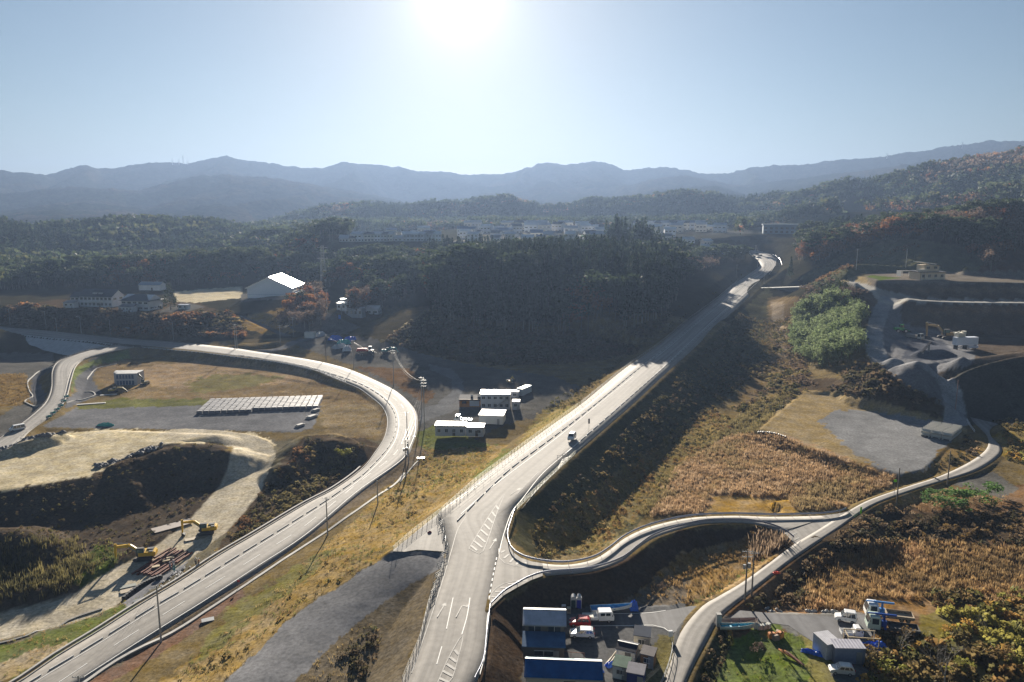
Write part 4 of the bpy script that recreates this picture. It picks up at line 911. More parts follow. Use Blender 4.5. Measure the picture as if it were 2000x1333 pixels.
veg('reeds', [(-60,1060),(60,1050),(150,1060),(200,1100),(170,1160),(60,1200),(-60,1215)], 1.3, 'reed', 1.0, 2.0, [(.14,.12,.05),(.10,.09,.04)])  # reeds in shadow, the shade put into their darker colours
veg('shrubs', [(1540,560),(1600,522),(1650,502),(1700,505),(1640,540),(1580,570)], 8, 'bush', .6, 1.6, OL+DK, rmax=640)
veg('reeds', [(1420,1195),(1560,1072),(1660,1012),(1760,975),(1700,1050),(1600,1120),(1560,1195)], 1.6, 'bush', .6, 1.9, DK+[(.16,.11,.06)])
veg('reeds', [(1560,1110),(1700,1030),(1860,1000),(2080,1010),(2080,1085),(1800,1060),(1640,1085)], 1.7, 'bush', .6, 1.8, DK+[(.18,.12,.05)])
veg('shrubs', [(1680,1200),(1760,1175),(1900,1160),(2080,1160),(2080,1345),(1690,1345)], 1.7, 'bush', .9, 2.6, YL+OL)
veg('shrubs', [(1010,1010),(1130,895),(1300,745),(1490,570),(1520,600),(1512,700),(1430,780),(1330,850),(1240,920),(1120,985),(1050,1050)], 2.6, 'bush', .5, 1.5, DK+OL)
veg('shrubs', [(1045,1088),(1040,1040),(1120,985),(1240,905),(1370,800),(1440,820),(1330,940),(1250,1005),(1160,1085)], 2.2, 'bush', .4, 1.2, OL+ST+[(.20,.12,.05)])
veg('grass', [(998,1060),(1006,1005),(1045,975),(1060,1000),(1045,1040),(1050,1092),(1015,1085)], .8, 'grass', .3, .8, ST+OL)
veg('shrubs', [(1000,1060),(1008,1005),(1060,965),(1070,1000),(1050,1040),(1050,1092),(1015,1085)], 3, 'bush', .4, .9, OL)
veg('grass', [(-30,1360),(19,1330),(146,1258),(224,1206),(286,1167),(361,1121),(500,1037),(500,1032),(361,1115),(286,1161),(146,1250),(19,1320),(-40,1355)], .35, 'grass', .2, .4, YL, road_gap=-1.5)
veg('grass', [(1045,1088),(1040,1040),(1120,985),(1240,905),(1370,800),(1440,820),(1330,940),(1250,1005),(1160,1085)], 1.0, 'grass', .3, .8, ST+[(.26,.17,.06)])
veg('grass', [(300,1345),(500,1190),(700,1010),(830,880),(1000,880),(1060,800),(1140,785),(1040,860),(860,1000),(765,1075),(560,1205),(425,1345)], .8, 'grass', .2, .65, ST+GN)
veg('shrubs', [(300,1345),(500,1190),(700,1010),(830,880),(960,890),(765,1065),(560,1205),(425,1345)], 9, 'bush', .4, 1.2, OL+ST, hole=.5)
veg('grass', [(560,1345),(640,1270),(700,1215),(780,1158),(862,1108),(836,1180),(784,1345)], 1.2, 'grass', .2, .6, ST+[(.18,.14,.05)], hole=.42)
veg('shrubs', [(600,1345),(700,1240),(820,1150),(838,1170),(800,1230),(700,1345)], 2.2, 'bush', .5, 1.5, DK+GN[2:], hole=.45)
veg('shrubs', [(-60,990),(60,952),(180,932),(240,900),(300,872),(430,865),(455,900),(400,990),(300,1060),(200,1120),(-60,1130)], 3.4, 'bush', .3, 1.0, DK+OL[:2])
veg('shrubs', [(430,1075),(440,1040),(540,920),(600,860),(740,870),(700,930),(560,1010)], 2.2, 'bush', .5, 1.6, DK+OL+[(.18,.10,.05)])
veg('shrubs', [(520,990),(640,900),(700,880),(730,890),(690,935),(560,1010),(440,1075)], 2.2, 'bush', .8, 1.8, [(.17,.14,.06),(.13,.11,.05)])
veg('grass', [(-60,1270),(60,1232),(240,1175),(290,1160),(262,1185),(100,1290),(-60,1345)], .9, 'grass', .2, .6, GN+ST)
veg('grass', [(130,1130),(200,1050),(250,1080),(190,1160)], .9, 'grass', .3, .9, GN)
veg('grass', [(190,735),(260,705),(640,735),(740,780),(750,860),(640,850),(620,785),(200,770)], 2.4, 'grass', .2, .5, ST+[(.24,.15,.09)])
veg('grass', [(-80,735),(50,730),(62,790),(-80,800)], 1.6, 'grass', .5, 1.0, [(.22,.15,.06),(.18,.12,.05)])
veg('grass', [(815,845),(850,832),(960,868),(940,940),(830,960)], .9, 'grass', .2, .7, GN+YL)
veg('grass', [(540,1030),(820,872),(835,895),(560,1080),(300,1270),(250,1300)], 2.0, 'grass', .15, .4, ST, hole=.5)
veg('shrubs', [(748,668),(850,600),(900,636),(1150,652),(1260,636),(1330,600),(1240,692),(1150,708),(1000,716),(880,704)], 3.0, 'bush', 1.2, 2.8, DK+[(.12,.08,.05)])
veg('shrubs', [(752,662),(800,628),(850,598),(862,625),(800,660)], 3.0, 'bush', .7, 1.6, [(.40,.34,.22),(.30,.25,.16)])
veg('shrubs', [(-20,606),(60,596),(130,608),(200,608),(330,620),(400,610),(460,612),(482,660),(250,655),(100,642),(-20,634)], 3.0, 'bush', 1.6, 3.6, DK+[(.17,.12,.08),(.24,.12,.05)], rmax=640)
veg('shrubs', [(380,612),(400,600),(450,610),(482,640),(478,658),(440,640)], 4, 'bush', 1.6, 3.4, [(.20,.15,.06),(.24,.11,.05)])
veg('shrubs', [(430,585),(600,582),(560,640),(480,625),(440,600)], 5, 'bush', 1.5, 3.2, DK+OL)
veg('shrubs', [(1430,800),(1440,740),(1510,690),(1505,590),(1560,580),(1545,650),(1600,765),(1500,840)], 3.2, 'bush', .8, 2.2, OL+[(.18,.13,.08),(.14,.10,.07)], hole=.4)
veg('shrubs', [(1600,760),(1700,745),(1850,790),(1870,826),(1750,800),(1640,772)], 3.2, 'bush', 1.2, 2.8, DK+[(.13,.09,.06)])
veg('shrubs', [(1640,735),(1700,705),(1750,745),(1830,785),(1838,800),(1700,765)], 4, 'bush', 2.0, 4.0, DK)
veg('shrubs', [(1900,830),(1950,826),(1962,842),(1938,850),(1962,875),(1960,900),(2100,920),(2100,822),(1960,822)], 2.6, 'bush', .7, 1.8, YL+OL)
veg('shrubs', [(1820,920),(1830,882),(1890,850),(1922,878),(1880,905)], 2.0, 'bush', .7, 1.6, DK+BR1)
veg('shrubs', [(1000,1345),(1000,1230),(1035,1190),(1042,1345)], 2.0, 'bush', .6, 1.6, DK+GN)
veg('shrubs', [(1350,1345),(1392,1240),(1430,1225),(1440,1240),(1380,1345)], 1.6, 'bush', .6, 1.5, DK+OL)
veg('grass', [(1375,1345),(1400,1258),(1480,1222),(1560,1240),(1600,1262),(1640,1345)], .8, 'grass', .2, .5, GN)
veg('grass', [(1345,1186),(1402,1164),(1500,1100),(1506,1094),(1440,1120),(1380,1158)], .5, 'grass', .4, .8, GN)
veg('grass', [(1240,1195),(1300,1120),(1345,1140),(1352,1180)], 2.5, 'grass', .2, .5, ST, hole=.5)
veg('grass', [(1268,1240),(1310,1244),(1314,1345),(1270,1345)], .8, 'grass', .2, .5, YL)
veg('grass', [(1700,985),(1840,948),(1880,962),(1990,980),(1760,1010)], 1.4, 'grass', .4, 1.0, BR1)
veg('grass', [(955,1195),(1060,1130),(1250,1085),(1330,1040),(1500,1035),(1440,1100),(1200,1195),(1000,1240)], 2.6, 'grass', .15, .45, DK+[(.12,.09,.05)])
veg('grass', [(1560,540),(1660,492),(1760,467),(1880,482),(1960,532),(1690,532)], 8, 'grass', .5, 1.0, [(.10,.10,.05)], rmax=640)
veg('shrubs', [(1560,560),(1620,535),(1700,500),(1790,474),(1800,482),(1680,515),(1610,548)], 6, 'bush', 1.0, 2.4, [(.20,.12,.06),(.16,.10,.05)], rmax=640)
veg('shrubs', [(1120,800),(1220,700),(1350,615),(1475,525),(1480,515),(1300,640),(1160,735),(1060,800)], 6, 'bush', .8, 1.8, OL, rmax=700)
for key, (Vs, Fs, Cs, _) in VEG.items():
    me = npmesh(key, np.concatenate(Vs), np.concatenate(Fs), 4, False, np.concatenate(Cs)); tag(link(key, me, LEAFATTR), kind='stuff'); print(key, sum(len(f) for f in Fs))
# ---- single plants worth naming
def plant(name, label, cat, px, py, h, wd, protos, m, group=None, base=None, tr=True, off=(0, 0)):
    p = base or HIT(px, py); e = empty(name, p, random.random()*6.28); tag(e, label, cat, group)
    V, Fc = protos; V = V*np.array([wd, wd, h]); me = npmesh('crown', V, Fc, 4); me.materials.append(m); link('crown', me, None, e)
    if tr:
        V, Fc = trunk_arr(-.1, h*.7, max(.04, h*.014)); me = npmesh('trunk', V, Fc, 4); me.materials.append(BARK); link('trunk', me, None, e)
    return e
def p_bamboo(n, rng=RNG):
    """plumes of leaves on leaning canes"""
    C = []; k = 7
    for i in range(k):
        a = rng.random()*6.283; l = .12+.2*rng.random(); m = n//k; t = rng.random(m)**.7
        C.append(np.stack([np.cos(a)*l*t**2+rng.normal(size=m)*.07, np.sin(a)*l*t**2+rng.normal(size=m)*.07, .25+.75*t-.12*t**4], 1))
    return leafquads(np.concatenate(C), .06, .0, rng=rng)
BAMB = [npmesh('crown', *p_broad(520, q=.055, base=.12, lumps=16), 4) for _ in range(4)]
BM = foliage('bamboo_foliage', (.12,.16,.07), (.20,.24,.12), .45, transl=.45); BM2 = foliage('dark_bamboo_foliage', (.09,.17,.05), (.13,.22,.06), .3)
for m_ in BAMB: m_.materials.append(BM)
CANE = npmesh('stem', *trunk_arr(-.02, .8, .012), 4); CANE.materials.append(BM)
P = clear_roads(sample([(1548,680),(1560,620),(1590,600),(1640,595),(1680,620),(1692,680),(1660,715),(1600,722),(1555,705)], 260, 460, 13), 1)
for x, y, z in P:
    e = empty('bamboo', (x, y, z-.1), random.random()*6.28); h = random.uniform(8, 12.5); e.scale = (h, h, h)
    tag(e, 'pale green feathery bamboo plume in the grove below the house terrace', 'bamboo', 'bamboo grove on the right')
    o = bpy.data.objects.new('crown', random.choice(BAMB)); COL.objects.link(o); o.parent = e
    o = bpy.data.objects.new('stem', CANE); COL.objects.link(o); o.parent = e
P = clear_roads(sample([(1560,615),(1570,570),(1640,560),(1690,590),(1700,640),(1680,625),(1640,598),(1590,602)], 300, 520, 22), 1)
for x, y, z in P:
    plant('evergreen_tree', 'dark round evergreen at the upper edge of the bamboo grove', 'tree', 0, 0, random.uniform(5, 7), 8, p_broad(150, q=.10), LM[2 if random.random() < .6 else 4], 'evergreens above the bamboo', Vector((x, y, z)))
B2 = [npmesh('crown', *p_broad(300, q=.075, base=.06, lumps=9), 4) for _ in range(3)]
for m_ in B2: m_.materials.append(BM2)
for px, py, h in [(1815,990,3.4),(1838,992,3.8),(1860,985,4.2),(1880,990,3.6),(1900,988,4),(1918,975,3.6),(1945,972,4.4),(1850,1003,3),(1885,1004,3),(1826,980,3.2),(1870,996,3.4),(1932,990,3.0),(1842,975,3),(1890,975,3.4)]:
    e = empty('dwarf_bamboo', HIT(px, py), random.random()*6.28); e.scale = (h*1.9, h*1.9, h); tag(e, 'bright green dwarf bamboo clump in the row above the brown field', 'bamboo', 'dwarf bamboo clumps by the lane')
    o = bpy.data.objects.new('crown', random.choice(B2)); COL.objects.link(o); o.parent = e
YM = foliage('yellow_bush', (.26,.24,.04), (.22,.22,.05), .25)
plant('yellow_bush', 'round yellow-green bush on the dark bank inside the curve', 'bush', 672, 897, 3.4, 7, p_broad(260, base=.1, q=.10), YM, tr=True)
CONF = foliage('garden_conifer', (.025,.035,.022), (.03,.04,.02), .3)
plant('conifer', 'tall dark spreading conifer beside the school building', 'conifer', 333, 606, 17, 26, p_cedar(420, q=.05, rad=.2, base=.12), CONF, base=Vector(G(333, 606, 12)))
plant('cedar_tree', 'lone cedar at the outside of the far highway bend', 'cedar', 1543, 546, 17, 18, p_cedar(300, q=.07, rad=.13, base=.2), LM[0])
plant('cedar_tree', 'dark pointed cedar rising above the wooded knoll, left one', 'cedar', 0, 0, 24, 22, p_cedar(200, rad=.13), LM[0], base=Vector((azr(918, 520)+(float(HT(*azr(918, 520))),))))
plant('cedar_tree', 'dark pointed cedar rising above the wooded knoll, middle one', 'cedar', 0, 0, 24, 22, p_cedar(200, rad=.13), LM[0], base=Vector((azr(1034, 520)+(float(HT(*azr(1034, 520))),))))
def bare_tree(label, px, py, h, seed, colour=BARKL, depth=5):
    rg = random.Random(seed); mb = MB()
    def grow(p, d, L, r, k):
        q = p+d*L; mb.cyl(p, q, r, r*.68, 5, caps=False)
        if k == 0: return
        for _ in range(rg.choice((2, 3, 3))):
            v = Vector((rg.gauss(0, 1), rg.gauss(0, 1), rg.gauss(.35, .6))).normalized(); grow(q, (d*.9+v*.65).normalized(), L*rg.uniform(.6, .85), r*.6, k-1)
    e = empty('leafless_tree', HIT(px, py)); tag(e, label, 'bare tree'); grow(Vector((0, 0, -.2)), Vector((rg.uniform(-.15, .15), 0, 1)).normalized(), h*.26, h*.018, depth)
    mb.build('trunk', colour, e); return e
bare_tree('large leafless tree with pale forked branches in the bottom right thicket', 1845, 1345, 8.5, 3)
bare_tree('smaller leafless tree between the crane trucks and the thicket', 1760, 1290, 6.5, 8)
bare_tree('thin leafless tree at the right of the bottom right thicket', 1920, 1240, 4.5, 5, depth=4)
for i, (px, py, h, c, lb) in enumerate([(1700,1300,2.6,1,'olive and yellow bush in front of the storage containers'),(1735,1320,2.8,0,'seeding pale-flecked bush left of the leafless tree'),(1770,1250,2.4,1,'brown bush behind the crane trucks'),(1480,1275,1.8,2,'dark round bush on the green plot'),(1290,1150,1.2,2,'low dark bush beside the access road'),(1880,1320,2.8,0,'yellow bush right of the leafless tree'),(1960,1300,3,1,'rusty bush in the bottom right corner')]):
    plant('bush', lb, 'bush', px, min(py, 1333), h, h*1.9, p_broad(220, base=.08, q=.085), [YM, foliage('rust_bush', (.20,.13,.05), (.16,.12,.05), .3) if 'rust_bush' not in MATS else MATS['rust_bush'], LM[4]][c], tr=False)
# ================================================================== VEHICLES AND MACHINES
def paintm(name, c, rough=.28, metal=0.0): return mat(name, c, rough, metal, var=.05, scale=2)
GLASS = mat('window_glass', (.03,.04,.05), .08, 0, var=.05, spec=.9); TYRE = mat('tyre_rubber', (.02,.02,.02), .85); RIM = mat('wheel_metal', (.4,.4,.42), .35, .8)
WHITE = paintm('white_paint', (.78,.78,.77)); SILV = paintm('silver_paint', (.60,.59,.56), .3, .3); REDP = paintm('red_paint', (.45,.02,.02)); BLKP = paintm('black_plastic', (.03,.03,.03), .6)
LAMP = mat('headlamp_glass', (.75,.75,.72), .1); TAILM = mat('tail_lamp', (.35,.02,.02), .2); BLUEP = paintm('blue_paint', (.02,.07,.32)); YELP = paintm('yellow_paint', (.62,.38,.02), .4)
GRNP = paintm('green_paint', (.02,.30,.06), .4); RUST = mat('rusty_steel', (.16,.055,.03), .75, .2, var=.4, scale=1.5); STEEL = mat('galvanised_steel', (.30,.31,.32), .5, .4, var=.08)
DGREY = mat('dark_steel', (.05,.05,.055), .8, 0); CONCM = mat('concrete', (.36,.35,.33), .9, var=.15, scale=1.5, bump=.2); ORNG = paintm('orange_paint', (.55,.20,.04), .6); TEALP = paintm('teal_paint', (.03,.26,.25), .6)
def wheel(parent, x, y, r, w_, name='wheel'):
    o = MB().cyl((x-w_/2, y, r), (x+w_/2, y, r), r, r, 16).build(name, TYRE, parent, bevel=.02)
    MB().cyl((x-w_/2-.012, y, r), (x+w_/2+.012, y, r), r*.58, r*.58, 12).build('rim', RIM, o); return o
def place(e, px, py, z=None, face=0.0, p=None):
    """stand thing e on the ground seen at (px, py); face = heading, degrees clockwise from straight away"""
    q = Vector(G(px, py, z)) if z is not None else (p or HIT(px, py)); e.location = q; e.rotation_euler = (0, 0, -R(face)); return e
def make_car(name, label, cat, paint, L=3.95, Wd=1.68, H=1.48, kind='hatch', group=None):
    """forward is +Y"""
    e = empty(name, (0, 0, 0)); tag(e, label, cat, group); h = L/2
    if kind == 'hatch': prof = [(-h, .35), (-h, .78), (-h+.08, 1.0), (-h+.25, H-.12), (-h+.6, H), (.25, H), (h-1.0, .98), (h-.25, .82), (h, .62), (h, .3)]
    elif kind == 'van': prof = [(-h, .35), (-h, .85), (-h+.05, 1.1), (-h+.15, H-.1), (-h+.4, H), (h-1.25, H), (h-.62, 1.08), (h-.15, .92), (h, .66), (h, .3)]
    else: prof = [(-h, .35), (-h, .9), (-h+.04, 1.0), (-h+.12, H-.08), (-h+.3, H), (h-1.5, H), (h-.9, 1.04), (h-.2, .9), (h, .66), (h, .3)]
    def half(z): return Wd/2*(1 if z < .95 else 1-.16*(z-.95)/(H-.95))
    rings = []
    for sx in (-1, -.93, .93, 1):
        ring = []
        for y, z in prof:
            k = 1 if abs(sx) < .95 else .94
            ring.append((sx*half(z), y*(1 if abs(sx) < .95 else .985), .3+(z-.3)*(1 if abs(sx) < .95 else .975)))
        rings.append(ring)
    MB().loft(rings).build('body', paint, e, bevel=.03, smooth=False)
    # glass: windscreen, rear window, side windows
    n = len(prof); wi = 5
    def pane(name, i, inset=.1, push=.018):
        (y0, z0), (y1, z1) = prof[i], prof[i+1]; nx, nz = (z1-z0), -(y1-y0); l = math.hypot(nx, nz); ny, nzz = nx/l, nz/l
        if nzz < 0: ny, nzz = -ny, -nzz
        a = .1; b = .9; P = []
        for t in (a, b):
            y, z = y0+(y1-y0)*t, z0+(z1-z0)*t
            for s in (-1, 1): P.append((s*(half(z)-inset), y+ny*push, z+nzz*push))
        mb = MB(); mb.add(P, [(0, 1, 3, 2)]); o = mb.build(name, GLASS, e); return o
    pane('windscreen', wi); pane('rear_window', 2)
    y_lo0, y_lo1 = prof[2][0]+.12, prof[wi+1][0]-.12; y_hi0, y_hi1 = prof[3][0]+.22, prof[wi][0]+.02
    cuts = [0, .36, .7, 1] if kind != 'hatch' else [0, .25, .62, 1]
    for s in (-1, 1):
        for a, b in zip(cuts[:-1], cuts[1:]):
            P = []
            for (t, yl, yh) in ((a+.02, 0, 0), (b-.02, 0, 0)):
                for z, q0, q1 in ((1.0, y_lo0, y_lo1), (H-.13, y_hi0, y_hi1)): P.append((s*(half(z)+.022), q0+(q1-q0)*t, z))
            MB().add(P, [(0, 1, 3, 2)]).build('side_window', GLASS, e)
    for sx in (-1, 1):
        for y in (-h+.72, h-.72): wheel(e, sx*(Wd/2-.09), y, .29, .2)
        MB().box(sx*(Wd/2-.25), h-.1, .72, .34, .16, .16).build('headlight', LAMP, e, bevel=.03)
        MB().box(sx*(Wd/2-.12), -h+.0, .95, .16, .08, .3).build('tail_light', TAILM, e)
        MB().box(sx*(Wd/2+.07), prof[wi+1][0]-.35, 1.02, .16, .1, .12).build('mirror', paint, e, bevel=.02)
    MB().box(0, h-.02, .42, Wd*.86, .1, .16).build('bumper', BLKP, e)
    MB().box(0, h+.035, .42, .33, .02, .15).build('number_plate', LAMP, e)
    return e
place(make_car('hatchback', 'white rounded hatchback parked beside the red one', 'car', WHITE), 1137, 1243, .014, -86)
place(make_car('hatchback', 'red hatchback parked between the white truck and white car', 'car', REDP, 3.6, 1.6, 1.55, 'hatch'), 1133, 1221, .014, -84)
place(make_car('minivan', 'white minivan driving down the highway', 'car', WHITE, 4.3, 1.7, 1.85, 'van'), 1117, 858, ZH(212)+.02, 197)
place(make_car('minivan', 'white van on the curved side road at the left', 'van', WHITE, 4.6, 1.75, 1.95, 'van'), 34, 841, ZRAMP(222)+.03, 222)
place(make_car('kei_van', 'small tall white van parked by the concrete blocks', 'van', WHITE, 3.4, 1.48, 1.9, 'kei'), 1651, 1213, .014, -72)
place(make_car('hatchback', 'silver hatchback parked in front of the storage containers', 'car', SILV, 3.5, 1.55, 1.5, 'hatch'), 1643, 1315, .02, -80)
place(make_car('minivan', 'white van parked outside the school building', 'van', WHITE, 4.2, 1.7, 1.8, 'van'), 301, 606, 12, 178)
place(make_car('minivan', 'pale blue van beside the lone house on the terrace', 'van', paintm('pale_blue', (.35,.5,.6)), 4.4, 1.7, 1.8, 'van'), 1832, 544, 32, -90)
def make_truck(name, label, cat, cabc, bedc, L=6.0, Wd=1.9, cab=1.9, H=2.1, crane=None, double=False, load=None, kei=False, group=None):
    e = empty(name, (0, 0, 0)); tag(e, label, cat, group); h = L/2; fz = .55 if not kei else .4
    c0 = h-cab; cz = H
    MB().extr([(0,0)], 0, 0) if False else None
    prof = [(c0, fz), (c0, cz-.1), (c0+.12, cz), (h-.45, cz), (h-.02, fz+.75), (h, fz+.6), (h, fz-.1), (c0, fz-.1)]
    rings = [[(s*Wd/2*(.92 if z > cz-.2 else 1), y, z) for y, z in prof] for s in (-1, 1)]
    MB().loft(rings).build('cab', cabc, e, bevel=.04)
    z0, z1 = fz+.78, cz-.16; y0, y1 = h-.06, h-.42
    MB().add([(-Wd/2+.12, y0+.03, z0), (Wd/2-.12, y0+.03, z0), (Wd/2-.16, y1+.05, z1), (-Wd/2+.16, y1+.05, z1)], [(0, 1, 2, 3)]).build('windscreen', GLASS, e)
    nw = 2 if double else 1; w0 = c0+.2; w1 = h-.55; st = (w1-w0)/nw
    for s in (-1, 1):
        for i in range(nw): MB().box(s*(Wd/2+.005), w0+st*(i+.5), (z0+z1)/2, .03, st*.8, z1-z0-.05).build('side_window', GLASS, e)
        MB().box(s*(Wd/2-.25), h+.01, fz+.25, .3, .05, .18).build('headlight', LAMP, e)
        MB().box(s*(Wd/2+.15), h-.3, cz-.55, .14, .08, .32).build('mirror', BLKP, e)
        r = .27 if kei else .38
        for y in ([-h+.8, h-.85] if L < 7 else [-h+1.0, -h+2.0, h-1.0]): wheel(e, s*(Wd/2-.14), y, r, .26)
    MB().box(-Wd/2+.35, -.1, fz-.1, .12, L-.3, .16).box(Wd/2-.35, -.1, fz-.1, .12, L-.3, .16).build('chassis', DGREY, e)
    b1 = c0-(1.4 if crane else .12); bl = b1+h; by = (b1-h)/2
    mb = MB().box(0, by, fz+.1, Wd, bl, .08)
    for s in (-1, 1): mb.box(s*(Wd/2-.03), by, fz+.32, .05, bl, .36)
    mb.box(0, -h+.03, fz+.32, Wd-.12, .05, .36).box(0, b1-.03, fz+.4, Wd-.12, .05, .55); mb.build('cargo_bed', bedc, e)
    if crane:
        MB().box(0, c0-.7, fz+.55, .7, .8, 1.0).cyl((0, c0-.7, fz+1), (0, c0-.7, fz+2.0), .22, .18, 10).build('crane_column', crane, e, bevel=.03)
        MB().box(.1, c0-.9, fz+2.1, .3, 3.4, .3, rz=R(4), rx=R(2)).box(.1, c0+.3, fz+2.13, .22, 3.2, .2, rz=R(4)).build('crane_boom', crane, e, bevel=.03)
        MB().box(0, c0-.7, .75, Wd+.3, .3, .25).build('outrigger', crane, e)
    if load:
        for i, (x, y, sx, sy, sz, m_) in enumerate(load): MB().box(x, y, fz+.15+sz/2, sx, sy, sz, rz=.1*i).build('load', m_, e, bevel=.05)
    return e
place(make_truck('flatbed_truck', 'white double-cab flatbed truck in front of the blue and white boat', 'truck', WHITE, WHITE, 5.2, 1.75, 2.6, 2.0, None, True, [(0, -1.6, 1.2, 1.6, .35, mat('pale_sheet', (.6,.6,.52), .8))]), 1168, 1213, .014, 88)
place(make_truck('crane_truck', 'white crane truck with a light blue boom, behind the other crane truck', 'truck', WHITE, mat('plank_bed', (.30,.24,.17), .8), 7.6, 2.3, 2.0, 2.5, paintm('light_blue', (.10,.28,.60))), 1735, 1207, 0, -76)
place(make_truck('crane_truck', 'pale green crane truck with a dark blue boom and an empty bed', 'truck', paintm('pale_green', (.45,.55,.48)), DGREY, 8.0, 2.3, 2.0, 2.5, BLUEP), 1742, 1232, 0, -76)
place(make_truck('kei_truck', 'tiny white pickup truck parked beside the storage containers', 'pickup truck', WHITE, WHITE, 3.4, 1.45, 1.3, 1.75, kei=True), 1662, 1242, .02, 96)
place(make_truck('flatbed_truck', 'white truck standing between the site cabins', 'truck', WHITE, WHITE, 6.0, 2.0, 1.8, 2.3), 905, 824, -2, -80)
place(make_truck('flatbed_truck', 'red lorry parked on the gravel by the wooded knoll, the redder of the pair', 'truck', WHITE, REDP, 8, 2.4, 2.0, 2.9, None, False, [(0, -1, 2.2, 5, 1.2, REDP)]), 712, 688, None, 85)
place(make_truck('flatbed_truck', 'dark flatbed lorry in front of the red lorry by the wooded knoll', 'truck', BLKP, DGREY, 8, 2.4, 2.0, 2.6), 716, 694, None, 82)
place(make_truck('dump_truck', 'pale dump truck among the gravel heaps', 'dump truck', SILV, mat('dusty_steel', (.30,.27,.24), .8), 7.6, 2.4, 2.0, 2.7, None, False, [(0, -1.4, 2.1, 4.6, 1.1, GRV if False else mat('dusty_steel', (.3,.27,.24)))]), 1786, 662, None, 150)
def make_digger(name, label, paint, sc=1.0, swing=0.0, boom=(38, -52, -95), reach=1.0, buck=DGREY, group=None):
    """boom points to +Y before the swing; boom = angles of boom, arm and bucket"""
    e = empty(name, (0, 0, 0)); tag(e, label, 'excavator', group); S_ = sc
    for s in (-1, 1):
        P = [(-2.05, .45), (-1.75, .06), (1.75, .06), (2.05, .45), (1.75, .85), (-1.75, .85)]
        t = MB(); t.loft([[((s*1.2+d)*S_, y*S_, z*S_) for y, z in P] for d in (-.3, .3)]); o = t.build('track', DGREY, e, bevel=.06)
    MB().box(0, 0, .62*S_, 1.9*S_, 1.6*S_, .5*S_).cyl((0, 0, .8*S_), (0, 0, 1.08*S_), .7*S_, .7*S_, 16).build('undercarriage', DGREY, e)
    M = Matrix.Rotation(swing, 4, 'Z')
    def part(mb, nm, m_, bv=.04):
        mb.v = [tuple(M @ Vector((x*S_, y*S_, z*S_))) for x, y, z in mb.v]; return mb.build(nm, m_, e, bevel=bv)
    part(MB().loft([[(x, y, z) for x, y in [(-1.25, -2.3), (-1.0, -2.55), (1.0, -2.55), (1.25, -2.3), (1.25, .9), (-1.25, .9)]] for z in (1.1, 2.0)]), 'engine_house', paint, .08)
    part(MB().box(.55, -1.3, 2.12, 1.1, 1.4, .25).box(-.6, -1.7, 2.06, .9, .9, .14), 'bonnet', DGREY)
    part(MB().box(0, -2.3, 1.5, 2.3, .7, 1.05, taper=.9), 'counterweight', paint, .12)
    c = part(MB().box(-.72, .45, 2.1, .98, 1.7, 1.75, taper=.9), 'cab', DGREY, .06)
    g = MB().box(-.72, 1.28, 2.3, .72, .06, 1.1).box(-1.18, .45, 2.35, .06, 1.2, .8).box(-.25, .45, 2.35, .06, 1.2, .8); g.v = [tuple(M @ Vector((x*S_, y*S_, z*S_))) for x, y, z in g.v]; g.build('cab_window', mat('cab_glass', (.10,.16,.14), .1), c)
    a1, a2, a3 = [R(v) for v in boom]
    p0 = Vector((.15, .8, 1.7)); p1 = p0+Vector((0, math.cos(a1+.28), math.sin(a1+.28)))*2.6*reach; p2 = p1+Vector((0, math.cos(a1-.42), math.sin(a1-.42)))*2.9*reach
    p3 = p2+Vector((0, math.cos(a2), math.sin(a2)))*2.8*reach
    def beam(a, b, w0, w1, th):
        d = (b-a).normalized(); n = Vector((0, -d.z, d.y)); return [[tuple(p+Vector((s*th/2, 0, 0))+n*k*wd/2) for s, k in ((-1, -1), (1, -1), (1, 1), (-1, 1))] for p, wd in ((a, w0), (b, w1))]
    mb = MB(); mb.loft(beam(p0, p1, .55, .75, .5)); mb.loft(beam(p1, p2, .75, .45, .5)); part(mb, 'boom', paint, .04)
    ar = p2-(p3-p2).normalized()*.7; part(MB().loft(beam(ar, p3, .6, .32, .38)), 'arm', paint, .04)
    part(MB().cyl((.15+.32, .9, 1.4), tuple(p1+Vector((.32, .2, -.2))), .09).cyl((.15-.32, .9, 1.4), tuple(p1+Vector((-.32, .2, -.2))), .09).cyl(tuple(p1+Vector((0, .3, .45))), tuple(ar+Vector((0, 0, .15))), .1), 'hydraulic_ram', STEEL, 0)
    d = Vector((0, math.cos(a3), math.sin(a3))); n = Vector((0, -d.z, d.y)); q = [p3, p3+d*.5-n*.55, p3+d*1.15-n*.45, p3+d*1.35+n*.1, p3+d*.9+n*.35, p3+n*.2]
    part(MB().loft([[tuple(v+Vector((s*.6, 0, 0))) for v in q] for s in (-1, 1)]), 'bucket', buck, .03)
    return e
place(make_digger('excavator', 'yellow excavator nearer the camera with its bucket resting on the haul road', YELP, 1.0, R(0), (22, -86, -100), 1.0), 282, 1092, None, -100, HIT(282, 1092))
place(make_digger('excavator', 'yellow excavator further along the haul road with its arm straight down', YELP, .95, R(0), (25, -88, -100), .95), 403, 1042, None, -104, HIT(403, 1042))
place(make_digger('excavator', 'brown excavator with a high arched boom in the gravel yard', mat('dirty_yellow', (.34,.22,.09), .6, var=.2), 1.5, 0, (30, -95, -100), 1.15), 1848, 662, None, -92)
place(make_digger('excavator', 'small yellow excavator with green cab left of the white prefab block', paintm('dull_yellow', (.45,.33,.08), .6), .72, 0, (15, -40, -80), .9), 222, 767, -3.9, 84)
place(make_digger('excavator', 'small grey-yellow excavator with raised arm at the right end of the prefab block', mat('dirty_yellow2', (.32,.27,.15), .6), .8, 0, (50, -70, -110), .9), 283, 752, -3.9, -70)
